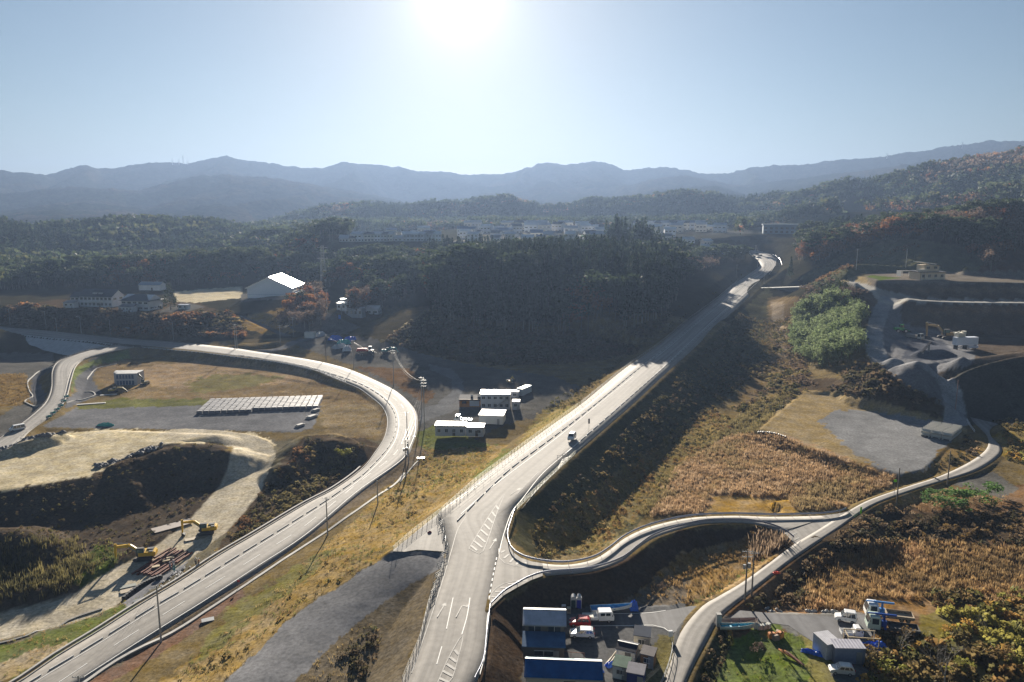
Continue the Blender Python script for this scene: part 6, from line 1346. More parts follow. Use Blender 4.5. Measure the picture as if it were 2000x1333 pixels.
for i in range(26):   # cars on the plateau car park
    q = azr(1400+i*3.2+rc.uniform(-1, 1), 735+rc.uniform(-14, 26)); e = empty('parked_car', (q[0], q[1], float(HT(*q))), rc.choice((.2, .3, 1.8))); m_ = rc.choice([WHITE, WHITE, SILV, paintm('car_grey', (.2,.2,.22)), paintm('car_teal', (.1,.3,.32))])
    tag(e, 'small car in the crowded far car park in front of the long building', 'car', 'cars in the far car park'); mb = MB().box(0, 0, .6, 1.7, 4.3, .7).build('body', m_, e, bevel=.1); MB().box(0, -.2, 1.15, 1.5, 2.3, .5, taper=.85).build('window', GLASS, e)
e = empty('truck', (*azr(1398, 712), 0)); e.location.z = float(HT(e.location.x, e.location.y)); tag(e, 'bright blue truck alone on the far road', 'truck'); MB().box(0, 0, 1.8, 9, 2.6, 2.4).build('body', BLUEP, e, bevel=.1); MB().box(5.2, 0, 1.4, 1.6, 2.4, 2.2).build('cab', WHITE, e)
# lattice transmission tower
def lattice(label, x, y, z, h, w0, w1, m_, name='lattice_tower'):
    e = empty(name, (x, y, z)); tag(e, label, 'tower'); mb = MB(); n = 9
    def cr(t): w_ = w0*(1-t)+w1*t; return [Vector((sx*w_/2, sy*w_/2, h*t)) for sx, sy in ((-1,-1),(1,-1),(1,1),(-1,1))]
    for i in range(n):
        a, b = cr(i/n), cr((i+1)/n)
        for k in range(4):
            mb.cyl(a[k], b[k], .13, n=4); mb.cyl(a[k], b[(k+1) % 4], .07, n=4); mb.cyl(a[(k+1) % 4], b[k], .07, n=4); mb.cyl(b[k], b[(k+1) % 4], .07, n=4)
    mb.build('mast', m_, e); mb = MB()
    for t in (.72, .84, .96): mb.cyl((-w0*.9, 0, h*t), (w0*.9, 0, h*t), .14, n=4)
    mb.build('crossarm', m_, e); return e
q = azr(634, 560); lattice('tall steel lattice tower rising from the trees behind the gymnasium', q[0], q[1], float(HT(*q)), 32, 4.2, 1.6, STEEL)
for px, top, D, lb in ((336,309,3680,'leftmost hilltop antenna mast'),(349,311,3680,'second hilltop antenna mast from the left'),(357,303,3680,'tallest of the hilltop antenna masts'),(366,313,3680,'rightmost hilltop antenna mast'),(1733,298,3680,'lone pylon on the right-hand skyline'),(1880,277,3680,'pylon on the highest part of the right-hand skyline')):
    p = AT(px, top, D); hb = 26 if top < 305 or px > 1700 else 18; e = empty('antenna_mast', (p[0], p[1], p[2]-hb-12)); tag(e, lb, 'mast'); MB().cyl((0,0,0), (0,0,hb+12), 1.6, .8, 5).box(0, 0, hb+4, 7, 2, 2).build('mast', STEEL, e)
# ================================================================== ROADSIDE AND SMALL THINGS
def at_len(P, s):
    L_ = np.r_[0, np.cumsum(np.linalg.norm(np.diff(P[:, :2], axis=0), axis=1))]; p = np.array([np.interp(s, L_, P[:, k]) for k in range(3)])
    q = np.array([np.interp(min(s+.5, L_[-1]), L_, P[:, k]) for k in range(3)]); r_ = np.array([np.interp(max(s-.5, 0), L_, P[:, k]) for k in range(3)])
    return p, math.atan2(q[1]-r_[1], q[0]-r_[0])
def pl(pts, zf, st=1.0): return polyres(GX(pts, zf), st)
KERB = mat('kerb_stone', (.55,.54,.52), .85, var=.12, scale=2)
# separator blocks between footway and carriageway
kb = MB().loft([[(x, y, z) for y, z in [(-.1, 0), (.1, 0), (.08, .2), (-.08, .2)]] for x in (-1.55, 1.55)]).build('kerb_block', KERB, None, bevel=.02)
def kerbs(P, lenm, gap, label, group, first=None, h=1.0):
    s = lenm/2; n = plen(P); k = 0
    while s < n:
        p, a = at_len(P, s); o = kb.copy(); COL.objects.link(o); o.location = (p[0], p[1], p[2]); o.rotation_euler = (0, 0, a); o.scale = (lenm/3.1, 1.2, h); tag(o, label, 'kerb', group); s += lenm+gap; k += 1
KL = [(30,1350),(66,1328),(94,1311),(158,1273),(231,1228),(297,1187),(357,1152),(411,1119),(461,1088),(500,1064),(549,1034),(587,1010),(622,988),(659,963),(704,931),(727,910),(753,881),(764,864),(771,847),(774,826),(771,808),(760,789),(742,772),(712,754),(685,743),(652,732),(614,721),(580,713),(540,706),(500,699),(460,693)]
kerbs(pl(KL, ZL), 4.2, 1.4, 'low concrete separator block along the footway of the curved left road', 'separator blocks on the left road', h=.95)
kerbs(pl([(893,1018),(950,960),(997,916),(1045,880),(1095,843),(1150,800),(1200,759),(1245,722),(1300,680),(1350,640),(1400,598),(1450,559),(1480,533)], ZH), 4.2, 1.5, 'low concrete separator block along the left footway of the highway', 'separator blocks left of the highway', h=.9)
kerbs(pl([(1108,885),(1146,850),(1200,803),(1260,750),(1320,697),(1380,642),(1430,597),(1475,556),(1503,528)], ZH), 4.2, 1.5, 'low concrete separator block along the right footway of the highway', 'separator blocks right of the highway', h=.9)
bpy.data.objects.remove(kb)
# continuous kerbs and drains
def curb(name, label, P, w_, h, m, group=None, cat='kerb'):
    P = np.asarray(P); T = np.gradient(P[:, :2], axis=0); T /= np.maximum(np.linalg.norm(T, axis=1, keepdims=True), 1e-9); Nn = np.stack([-T[:, 1], T[:, 0]], 1)*w_/2
    rings = [[(p[0]+n[0], p[1]+n[1], p[2]-.3), (p[0]+n[0], p[1]+n[1], p[2]+h), (p[0]-n[0], p[1]-n[1], p[2]+h), (p[0]-n[0], p[1]-n[1], p[2]-.3)] for p, n in zip(P, Nn)]
    return tag(MB().loft(rings).build(name, m), label, cat, group)
def ground_line(pts, st=2.0, dz=0.0):
    P = np.array([HIT(a, b) for a, b in pts]); P = polyres(P, st); P[:, 2] = HT(P[:, 0], P[:, 1])+dz; return P
CONL = mat('pale_concrete', (.36,.35,.33), .85, var=.12, scale=1.2)
L, Q = ROADS['left']
q_ = Q[(Q[:, 1] < 205)]; T_ = np.gradient(q_[:, :2], axis=0); T_ /= np.linalg.norm(T_, axis=1, keepdims=True); N_ = np.stack([-T_[:, 1], T_[:, 0]], 1); N_ *= np.sign(-N_[:, :1]); q_ = q_+np.c_[N_*1.3, np.full(len(q_), -.05)]
curb('drain', 'pale concrete drain edge behind the yellow grass left of the lower left road', q_, .4, .08, CONL, cat='drain')
curb('kerb', 'long pale kerb along the inside edge of the curved left road', Q+[0, 0, 0], .18, .14, CONL)
curb('drain', 'pale concrete drain channel running beside the left road, with a bend', ground_line([(150,1345),(230,1290),(330,1240),(410,1190),(500,1130),(600,1064),(700,996),(770,948),(790,925)], 2.5), .6, .2, CONL, cat='drain')
curb('drain', 'narrow drain edge from the left road to the electricity meter box', ground_line([(782,942),(795,925),(812,905),(822,897)], 2), .35, .15, CONL, cat='drain')
curb('kerb', 'curving pale kerb round the dark turning lane at the far left', ground_line([(104,718),(82,724),(62,738),(54,748),(58,765),(64,775),(50,783),(52,788),(84,791)], 2), .35, .3, CONL)
curb('kerb', 'S-shaped pale kerb beside the dark lane right of the curved side road', ground_line([(228,711),(190,720),(175,735),(170,742)], 2), .35, .3, CONL); curb('kerb', 'hooked pale kerb at the near end of the dark lane', ground_line([(166,766),(180,766),(186,772),(176,777),(150,783),(130,788)], 2), .35, .3, CONL)
for k_, lb in (((0, 'kerb on the near edge of the side road that rises to the left'), (1, 'kerb on the far edge of the side road that rises to the left'))): curb('kerb', lb, ROADS['ramp'][k_], .3, .35, CONL)
curb('kerb', 'dark lower edge kerb of the haul road by the yellow excavators', ground_line([(-30,1265),(60,1240),(130,1215),(200,1190)], 2), .4, .2, mat('dark_concrete', (.15,.15,.15)))
slab = lambda name, lb, cat, px, py, sx, sy, sz, rz, m, dz=0: tag(MB().box(0, 0, sz/2, sx, sy, sz).build(name, m, None, bevel=.03), lb, cat)
def put(o, px, py, rz=0, dz=-.05, p=None): o.location = (p or HIT(px, py))+Vector((0, 0, dz)); o.rotation_euler = (0, 0, R(rz)); return o
# ---- fences and guard rails
def fence(name, label, P, h, rails, post_gap, m, rail_r=.03, post_r=.045, cat='fence', side=0, group=None, plate=False):
    e = empty(name, tuple(P[0])); tag(e, label, cat, group); o = Vector(P[0]); mb = MB(); n = plen(P); s = 0.0; posts = MB()
    while s <= n:
        p, a = at_len(P, s); posts.cyl(Vector(p)-o+Vector((0, 0, -.3)), Vector(p)-o+Vector((0, 0, h)), post_r, n=6); s += post_gap
    posts.build('posts', m, e)
    Pv = [Vector(p)-o for p in P]
    if plate:
        prof = [(0.0, -.19), (.06, -.11), (.01, -.03), (.01, .03), (.06, .11), (0.0, .19)]; T = np.gradient(P[:, :2], axis=0); T /= np.maximum(np.linalg.norm(T, axis=1, keepdims=True), 1e-9)
        mb.loft([[(v.x-t[1]*(q+.06)*side, v.y+t[0]*(q+.06)*side, v.z+h-.2+z) for q, z in prof]+[(v.x-t[1]*(.02)*side, v.y+t[0]*(.02)*side, v.z+h-.2+z) for z in (.19, -.19)] for v, t in zip(Pv, T)]); mb.build('rail', m, e)
    else:
        for k in range(rails): mb.tube([v+Vector((0, 0, h*(k+1)/rails-.03)) for v in Pv[::2]+[Pv[-1]]], rail_r, 4)
        mb.build('rails', m, e)
    return e
GALV = mat('guard_rail_steel', (.30,.33,.42), .4, .4, var=.06); YGR = mat('yellow_green_fence', (.34,.35,.20), .6, 0); GATE_ = mat('gate_bars', (.22,.24,.25), .6, 0); WHF = mat('white_pipe', (.6,.6,.6), .4)
LH, QH = ROADS['highway']
def cut(P, y0, y1): return P[(P[:, 1] >= y0) & (P[:, 1] <= y1)]
fence('fence', 'long pale yellow-green pipe fence along the left side of the highway', pl([(768,1077),(811,1040),(857,1005),(898,969),(940,933),(1000,888),(1068,838),(1135,790)], lambda y: ZH(y)), 1.15, 6, 2.0, YGR, .018)
fence('fence', 'grey upper continuation of the fence along the left side of the highway', pl([(1135,790),(1180,753),(1225,717),(1290,671),(1344,626),(1402,583),(1438,552)], ZH, 2), 1.1, 4, 3.0, mat('grey_fence', (.28,.29,.28), .5, .3), .03)
fence('fence', 'short pale yellow fence beside the closed strip of the highway', pl([(1009,997),(1046,961),(1085,924),(1124,888)], ZH), 1.2, 7, 2.0, YGR, .022)
fence('fence', 'thin dark post rail along the right edge of the highway', pl([(1126,886),(1182,838),(1239,788),(1297,734),(1384,655),(1480,564)], ZH, 2), .8, 1, 4.0, mat('dark_post', (.12,.12,.12), .6), .015, .03)
fence('fence', 'thin grey handrail on the left footway of the highway', pl([(880,992),(915,966),(955,935),(1010,893),(1078,844),(1140,797),(1180,764)], ZH), .9, 2, 4.0, STEEL, .015, .025)
fence('guard_rail', 'steel guard rail along the lower left edge of the highway', pl([(786,1333),(802,1295),(822,1245),(838,1180),(856,1135),(867,1104)], ZH), .95, 3, 2.0, GATE_, .018, group=None)
fence('guard_rail', 'steel guard rail along the lower right edge of the highway', pl([(928,1333),(945,1295),(951,1245),(958,1188)], ZH), .85, 0, 2.0, GALV, plate=True, side=1)
SU = polyres(GR([(1006,1000),(999,1020),(992,1045),(994,1064),(1002,1079),(1018,1090),(1038,1097),(1076,1103),(1116,1103),(1160,1093),(1190,1075),(1220,1052),(1260,1033),(1310,1019),(1360,1011),(1432,1008),(1506,1010),(1600,1008),(1640,1003),(1652,998)]), 1.0)
fence('guard_rail', 'steel guard rail on the far side of the winding slip road', SU, .9, 0, 4.0, GALV, plate=True, side=-1)
SD = polyres(GR([(960,1186),(984,1163),(1008,1148),(1036,1133),(1072,1123),(1152,1116),(1212,1097),(1246,1072),(1276,1051),(1320,1035),(1376,1022),(1440,1020),(1476,1023),(1512,1032),(1535,1043),(1550,1055)]), 1.0)
fence('guard_rail', 'steel guard rail on the near side of the winding slip road', SD, .9, 0, 4.0, GALV, plate=True, side=1)
fence('guard_rail', 'white pipe guard rail at the bend of the lane by the gravel lot', ground_line([(1888,822),(1895,835),(1904,847)], 1), .9, 2, 2.0, WHF, .06)
fence('guard_rail', 'white guard rail round the inside of the far highway bend', pl([(1508,499),(1522,507),(1527,519)], ZH, 2), 1.2, 0, 6, WHF, plate=True, side=-1)
fence('guard_rail', 'pipe guard rail where the lane passes the small huts', pl([(1290,1345),(1304,1310),(1313,1275),(1312,1252)], lambda y: .0, 1), 1.0, 2, 2.0, STEEL, .04)
for k_, lb in ((0, 'outer'), (1, 'inner')): fence('guard_rail', f'thin steel rail on the {("near", "far")[k_]} side of the rising side road', ROADS['ramp'][k_][::2], .9, 2, 4, mat('brown_rail', (.10,.09,.09), .6), .04)
fence('fence', 'thin rail on top of the pale concrete slope at the back of the field', cut(ROADS['left'][1], 300, 420)[::2], 1.0, 2, 5, STEEL, .04)
# folding road-closed gates
GATE = mat('gate_bars', (.22,.24,.25), .5, .3)
for i, (px, py) in enumerate([(858,1010),(862,1026),(866,1042),(870,1058),(874,1072),(868,1088),(861,1108),(855,1128),(850,1146),(846,1162)]):
    p = Vector(G(px, py, ZH)); e = empty('barricade', p, R(70+rv.uniform(-25, 25))); tag(e, 'grey pipe barricade in the row closing off the old road stub', 'barricade', 'barricades at the road stub')
    mb = MB()
    for z in (.3, .65, 1.0): mb.cyl((-.8, 0, z), (.8, 0, z), .04)
    mb.build('bars', STEEL if i % 2 else GATE, e)
    for x in (-.8, .8): MB().cyl((x, -.35, 0), (x, 0, 1.1), .04).cyl((x, .35, 0), (x, 0, 1.1), .04).build('foot', GATE, e)
for i, (px, py) in enumerate([(1095,896),(1105,893),(1115,890)]):
    p = Vector(G(px, py, ZH)); e = empty('barricade', p, R(10)); tag(e, 'dark barricade across the end of the closed highway strip', 'barricade', 'barricades at the closed strip'); MB().cyl((-1, 0, .9), (1, 0, .9), .05).cyl((-1, 0, .4), (1, 0, .4), .05).build('bars', GATE, e); [MB().cyl((x, 0, 0), (x, 0, 1.0), .05).build('foot', GATE, e) for x in (-.9, .9)]
sheet('closed_strip', GX([(1018,996),(1040,968),(1062,941),(1085,922),(1098,897),(1118,889),(1080,925),(1046,958)], ZH), mat('dark_asphalt', (.05,.052,.055), .7, var=.3, scale=.8), .02)  # closed strip, darker asphalt than the carriageway
for i, (px, py) in enumerate([(95,816),(103,809),(111,802),(118,795),(124,786),(129,777)]):
    p = Vector(G(px+1, py, ZRAMP)); e = empty('barrier', p, R(60)); tag(e, 'small teal traffic barrier on the right edge of the curved side road', 'barrier', 'teal barriers on the side road'); MB().box(0, 0, .5, 2.0, .12, .8).build('board', TEALP, e); [MB().box(x, 0, .4, .1, .5, .8).build('foot', WHITE, e) for x in (-.8, .8)]
# ---- retaining slopes of pale concrete below the left road
def apron(label, P, d, fall, m):
    P = np.asarray(P); T = np.gradient(P[:, :2], axis=0); T /= np.linalg.norm(T, axis=1, keepdims=True); Nn = np.stack([-T[:, 1], T[:, 0]], 1)
    if (Nn[:, 1].mean() > 0): Nn = -Nn
    a = P+np.c_[Nn*.25, np.full(len(P), .12)]; b = P+np.c_[Nn*d, np.full(len(P), -fall)]
    e = empty('retaining_slope', tuple(P[0])); tag(e, label, 'retaining wall'); o = P[0]
    MB().loft([[tuple(x-o), tuple(y-o), tuple(y-o+[0, 0, -1]), tuple(x-o+[0, 0, -1.2])] for x, y in zip(a, b)]).build('slope', m, e)
    mb = MB()
    for i in range(0, len(a), 5): mb.cyl(Vector(a[i]-o), Vector(b[i]-o), .09, n=4)
    mb.build('ribs', mat('dark_concrete', (.15,.15,.15)), e)
APR = mat('slope_concrete', (.40,.41,.42), .85, var=.15, scale=.5)
Lq = ROADS['left'][1]; pq, _ = proj(Lq[:, 0], Lq[:, 1], Lq[:, 2])
seg = Lq[(pq > 268) & (pq < 615) & (Lq[:, 1] > 285)]; apron('long pale concrete slope below the curve, right of the side road junction', seg, 4.9, 2.95, APR)
seg = Lq[(pq > 15) & (pq < 225) & (Lq[:, 1] > 300)]; apron('pale ribbed concrete slope below the road at the far left', seg, 13.0, 6.4, APR)
q0 = Vector(G(244, 656, 1.6)); e = empty('retaining_wall', q0, R(-3)); tag(e, 'grey block retaining wall at the foot of the school slope', 'retaining wall'); MB().box(12, 2, 2, 25, .6, 4.6).build('wall', mat('block_wall', (.20,.24,.27), .9, var=.2, scale=1), e)
e = empty('culvert', G(1486, 564, 15.3)); tag(e, 'dark concrete culvert wall with a bright top linking highway and terrace', 'bridge'); a, b = Vector(G(1488, 564, 15.2)), Vector(G(1580, 561, 16.7)); o = Vector(e.location); d = (b-a)
MB().loft([[tuple(p-o+Vector((0, -1.6, k[0]))) if k[1] else tuple(p-o+Vector((0, 2.4, k[0]))) for k in ((-7, 1), (.1, 1), (.1, 0), (-7, 0))] for p in (a, b)]).build('wall', mat('dark_concrete', (.15,.15,.15)), e)
MB().loft([[tuple(p-o+Vector((0, y, z))) for y, z in ((-1.9, .1), (-1.9, .5), (2.6, .5), (2.6, .1))] for p in (a, b)]).build('deck', mat('bright_deck', (.55,.53,.48), .7), e)
# ---- poles
WOODP = mat('weathered_pole', (.16,.14,.12), .85, var=.2, scale=2); CONP = mat('concrete_pole', (.34,.34,.33), .8)
WIRE = mat('cable', (.30,.30,.30), .35, .6); TOPS = {}
def pole(key, label, px, py, h, arms=1, m=CONP, base=None, trans=False, rz=0, lamp=False, group=None):
    p = base or HIT(px, py); e = empty('utility_pole' if not lamp else 'street_lamp', p, R(rz)); tag(e, label, 'utility pole' if not lamp else 'street lamp', group)
    MB().cyl((0, 0, -.3), (0, 0, h), .17, .11, 10).build('pole', m, e)
    for k in range(arms):
        c = MB().box(0, 0, h-.35-k*1.0, 1.9, .1, .1).build('crossarm', STEEL, e); mb = MB()
        for x in (-.85, -.35, .35, .85): mb.cyl((x, 0, h-.3-k), (x, 0, h-.05-k), .05, .04, 6)
        mb.build('insulators', mat('porcelain', (.6,.6,.58), .2), c)
    if trans: MB().cyl((.42, 0, h-3.4), (.42, 0, h-2.5), .3, .3, 10).cyl((-.42, 0, h-3.6), (-.42, 0, h-2.8), .25, .25, 10).build('transformer', STEEL, e, bevel=.03)
    if lamp: MB().cyl((0, 0, h-.1), (1.6, 0, h+.15), .06, .05, 6).build('arm', STEEL, e); MB().box(1.8, 0, h+.14, .7, .28, .12).build('lamp_head', mat('lamp_grey', (.5,.5,.5), .4), e, bevel=.03)
    TOPS[key] = p+Vector((0, 0, h)); return e
pole('a', 'utility pole at the roadside in the bottom left, on the brown verge', 315, 1255, 10.5, 1, CONP)
pole('b', 'plain utility pole beside the left road, right of the first field strip', 640, 1045, 9, 1, CONP)
pole('b2', 'short thin pole beside the drain channel', 738, 985, 6, 0, CONP)
pole('c', 'dark leaning utility pole with a transformer inside the bend of the left road', 793, 932, 11, 2, WOODP, trans=True)
pole('d', 'utility pole with twin arms right of the bend beside the cabins', 796, 882, 12.5, 1, CONP, lamp=False)
pole('e', 'tall utility pole at the outer side of the bend where many cables meet', 829, 838, 17, 3, STEEL)
pole('e2', 'slim companion pole right beside the tall cable pole', 824, 812, 14, 1, STEEL)
pole('f', 'tall utility pole on the verge above the bend of the left road', 769, 753, 15, 2, CONP)
pole('g', 'utility pole on the verge left of the tall one above the bend', 691, 724, 14, 2, CONP)
pole('h', 'utility pole by the gravel yard with the tarpaulins', 637, 705, 13, 1, WOODP)
pole('i', 'utility pole in the small brown bank by the crossroads', 548, 676, 11, 2, CONP)
pole('j', 'utility pole with bundled bright cables at the crossroads', 573, 658, 11, 2, CONP)
pole('k', 'double utility pole at the road junction, left of the pair', 460, 682, 13, 2, CONP); pole('k2', 'slimmer twin of the double utility pole at the junction', 463.5, 681, 12, 0, CONP)
pole('l', 'utility pole on the gym side road with a sagging white cable', 616, 604, 14, 2, CONP); pole('m', 'utility pole in the dark clearing under the rise', 639, 612, 14, 1, CONP); pole('m2', 'pole with a blue sign on the dark road below the rise', 668, 632, 10, 1, WOODP)
pole('n', 'transformer pole of the pair beside the lane, left one', 1455, 1172, 9.5, 2, WOODP, trans=True); pole('o', 'leaning plain pole of the pair beside the lane, right one', 1468, 1164, 8.5, 1, WOODP)
pole('p', 'utility pole beside the lane in front of the gravel lot', 1751, 985, 9, 0, WOODP); pole('q', 'utility pole on the lane right of the gravel lot entrance', 1850, 948, 9, 0, WOODP)
pole('r', 'utility pole on the terrace edge left of the lone house', 1672, 528, 13, 1, CONP); pole('s', 'thin pole behind the carport of the lone house', 1769, 524, 12, 0, STEEL)
pole('t', 'utility pole on the inside of the far highway bend, left one', 1480, 520, 14, 1, CONP, Vector(G(1480, 523, ZH))); pole('u', 'utility pole at the near end of the far highway bend', 1491, 552, 15, 1, CONP, Vector(G(1492, 556, ZH))); pole('v', 'utility pole in the woods left of the far highway', 1438, 548, 12, 1, CONP); pole('w', 'utility pole at the very top of the far highway', 1475, 505, 13, 1, CONP, Vector(G(1475, 507, ZH)))
pole('x', 'utility pole at the bottom edge left of the highway lot', 155, 1345, 2.2, 1, CONP)
pole('y', 'dark pole at the right of the haul road beside the steep gravel path', 1866, 800, 10, 0, mat('red_white_pole', (.25,.15,.13), .7))
for i, (px, py, lb) in enumerate([(90,640,'second from the left'),(112,655,'leftmost of the tall ones'),(159,652,'left of the middle'),(216,657,'in the middle'),(339,664,'right of the grey block wall'),(20,635,'near the left edge of the scene')]): pole('L%d' % i, 'tall street lamp below the school slope, '+lb, px, py, 9.5, 0, STEEL, lamp=True, rz=180)
pole('L9', 'street lamp by the haul bend with a flat square head', 798, 905, 8, 0, STEEL, lamp=True)
MT = mat('mottled_sign', (.35,.35,.35), .6)
def cable(a, b, sag, n, spread, label, m=WIRE, r=.028, group=None):
    A_, B_ = TOPS[a] if isinstance(a, str) else a, TOPS[b] if isinstance(b, str) else b; e = empty('power_line', tuple(A_)); tag(e, label, 'cable', group); d = (B_-A_); pe = Vector((-d.y, d.x, 0)).normalized()
    for k in range(n):
        off = pe*((k-(n-1)/2)*spread)+Vector((0, 0, -.2-.35*(k % 3))); pts = [d*t+off+Vector((0, 0, -sag*4*t*(1-t))) for t in [i/14 for i in range(15)]]; MB().tube(pts, r*.4, 4).build('wire', m, e)
WB = mat('bright_cable', (.22,.22,.21), .7, 0)
for a, b, sg, n, sp, lb, r_ in [('g','f',2.2,3,.5,'cables between the two tall poles above the bend',.03),('f','e',3.0,3,.5,'bright sagging cables running to the tall cable pole',.04),('f','e2',4.5,1,.3,'lower sagging cables to the slim companion pole',.05),('e','d',1.5,4,.5,'cables from the tall cable pole to the next pole',.035),('e','c',2.0,3,.6,'cables from the tall cable pole down to the leaning pole',.03),
      ('h','g',2,2,.6,'cables from the gravel yard pole to the tall poles',.025),('i','j',2.5,5,.4,'bundle of bright sagging cables at the crossroads',.06),('i','k',2,2,.5,'cables from the crossroads to the double pole',.025),('l','m',5,2,.3,'white cable sagging between the poles below the rise',.05),('j','l',6,1,.3,'long cable from the crossroads up to the gym road',.04),
      ('a','x',.8,7,.45,'fan of pale cables crossing the road in the bottom left',.018),('w','t',1,2,.4,'cables along the far highway bend',.04)]: cable(a, b, sg, n, sp, lb, WB if r_ > .033 else WIRE, r_)
cable('n', Vector(G(1395, 1180, 1.0)), .6, 1, .3, 'stay wire from the transformer pole to the ground', WB, .02); cable('n', Vector(G(1370, 1184, 1.0)), .4, 1, .3, 'outer stay wire from the transformer pole', WB, .02)
cable('a', Vector(G(180, 1345, 2.5)), .8, 3, .9, 'spreading cables from the roadside pole towards the bottom edge', WB, .016)
cable(Vector(G(1236, 1340, 3.2)), Vector(G(1316, 1262, 2.6)), .5, 3, .5, 'cables over the small huts at the bottom edge', WB, .02)
for px, lb in ((1104, None),): pass
# ---- signs
def sign(label, p, h, w_, hh, m, rz=0, round_=False):
    e = empty('road_sign', p, R(rz)); tag(e, label, 'sign'); MB().cyl((0, 0, -.2), (0, 0, h), .04, n=6).build('post', STEEL, e)
    (MB().cyl((0, -.03, h), (0, -.06, h), w_/2, w_/2, 16) if round_ else MB().box(0, -.05, h-hh/2, w_, .04, hh)).build('board', m, e)
sign('narrow grey sign board on a tall post beside the highway', Vector(G(1150, 848, ZH)), 4.6, .5, 1.5, mat('sign_back', (.12,.12,.13), .6), 0)
sign('bright green marker sign at the start of the lane', HIT(1680, 1012), 2.6, .5, 1.6, mat('lime_sign', (.25,.75,.02), .5), 20); sign('bright green flag sign by the pole at the gravel lot', HIT(1746, 968), 4.0, .7, .6, mat('lime_sign', (.25,.75,.02), .5)); sign('pale sign board at the gravel lot entrance', HIT(1808, 925), 2.2, .7, 1.4, MT, 10)
sign('blue sign on the dark road below the rise', HIT(664, 634), 5.5, 1.4, 2.4, mat('sign_blue', (.03,.14,.5), .5)); sign('small red marker on the brown verge of the left road', HIT(467, 1148), 1.6, .5, .4, REDP)
# ---- stacks, bags, heaps
BAG = mat('bag_grey', (.11,.115,.14), .7, var=.15, scale=1.5); BAGT = mat('bag_top', (.075,.08,.10), .6, var=.2, scale=2)
b0 = MB().box(0, 0, .55, 2.04, 2.04, 1.1, taper=.93).build('storage_bag', BAG, None, bevel=.05); l0 = MB().box(0, 0, 1.12, 1.6, 1.6, .06).build('lid', BAGT)
A0, A1, A2 = [Vector(G(*v, -3.95)) for v in ((391, 808), (632, 800), (405, 787))]; ux = (A1-A0); nx_ = int(ux.length/2.15); uy = A2-A0; uy = Vector((-ux.y, ux.x, 0)).normalized()*2.15; ux = ux.normalized()*2.15; ag = math.atan2(ux.y, ux.x)
for j in range(9):
    for i in range(nx_):
        if j == 0 and (8 < i < 20 or i > 24): continue
        p = A0+ux*i+uy*j+Vector((rv.uniform(-.1, .1), rv.uniform(-.1, .1), 0)); o = b0.copy(); COL.objects.link(o); o.location = p; o.rotation_euler = (0, 0, ag+rv.uniform(-.04, .04)); q = l0.copy(); COL.objects.link(q); q.parent = o
        tag(o, 'square grey storage bag in the long packed block on the gravel field', 'storage bag', 'packed grey storage bags')
bpy.data.objects.remove(b0); bpy.data.objects.remove(l0)
c0 = MB().box(0, 0, .55, 2.6, 1.5, .16).box(-1.0, 0, .3, .3, 1.5, .5).box(1.0, 0, .3, .3, 1.5, .5).box(0, 0, .9, 2.6, .2, .6).build('concrete_cage', mat('frame_concrete', (.55,.54,.50), .8), None, bevel=.02)
B0 = Vector(G(1797, 852, 1.4)); bx = (Vector(G(1840, 860, 1.4))-B0); by_ = Vector((-bx.y, bx.x, 0)).normalized(); bx = bx.normalized(); ag = math.atan2(bx.y, bx.x)
for k in range(2):
    for j in range(7):
        for i in range(3):
            o = c0.copy(); COL.objects.link(o); o.location = B0+bx*(i*2.85+1.3)+by_*(j*1.85+.8)+Vector((0, 0, k*1.2)); o.rotation_euler = (0, 0, ag); tag(o, 'pale concrete frame in the stacked block at the gravel lot', 'concrete frame', 'stacked concrete frames')
bpy.data.objects.remove(c0)
BLK = mat('black_bag', (.025,.027,.03), .55)
for i in range(15):
    t = i/14; o = MB().cyl((0, 0, 0), (0, 0, .9), .55, .5, 10).build('sandbag', BLK, None, bevel=.18); put(o, 243+t*70, 1172-t*40-6*math.sin(t*3), rv.uniform(0, 90)); tag(o, 'large black sandbag in the row between haul road and left road', 'sandbag', 'row of black sandbags')
for i in range(13):
    t = i/12; o = MB().cyl((0, -.5, .45), (0, .6, .45), .42, .36, 10).build('sandbag', BLK, None, bevel=.15); put(o, 1482+t*52, 847+t*10-3*math.sin(t*3), rv.uniform(-20, 20)); tag(o, 'dark sandbag in the short row at the edge of the reed field', 'sandbag', 'row of dark sandbags by the reeds')
LUM = mat('pale_timber', (.42,.33,.20), .8)
ba, bb = HIT(276, 1128), HIT(352, 1076); bd = Vector((bb.x-ba.x, bb.y-ba.y, 0)); bl_ = bd.length; bd.normalize(); bn = Vector((bd.y, -bd.x, 0)); RB = mat('red_oxide_steel', (.12,.035,.022), .8, 0, var=.4, scale=1.5)
for i in range(22):
    k = i//11; ln = rv.uniform(.40, .52)*bl_; c_ = ba+bd*(bl_*(.27+.5*k)+rv.uniform(-.6, .6))+bn*((i % 11)*.62-2.6); o = MB().box(0, 0, .2, ln, .3, .34).build('steel_beam', RB if i % 3 else RUST, None, bevel=.02); o.location = (c_.x, c_.y, float(HT(c_.x, c_.y))+.02+.16*(i % 2)); o.rotation_euler = (0, 0, math.atan2(bd.y, bd.x)+R(rv.uniform(-2, 2))); tag(o, 'rusty steel beam in the pile beside the yellow excavators', 'steel beam', 'rusty steel beams')
for i, (px, py) in enumerate([(305,1112),(325,1100),(333,1095)]): o = MB().box(0, 0, .15, 1.5, .9, .25).build('timber_board', LUM); put(o, px, py, 30, .45); tag(o, 'small pale board lying on the rusty beams', 'board', 'boards on the rusty beams')
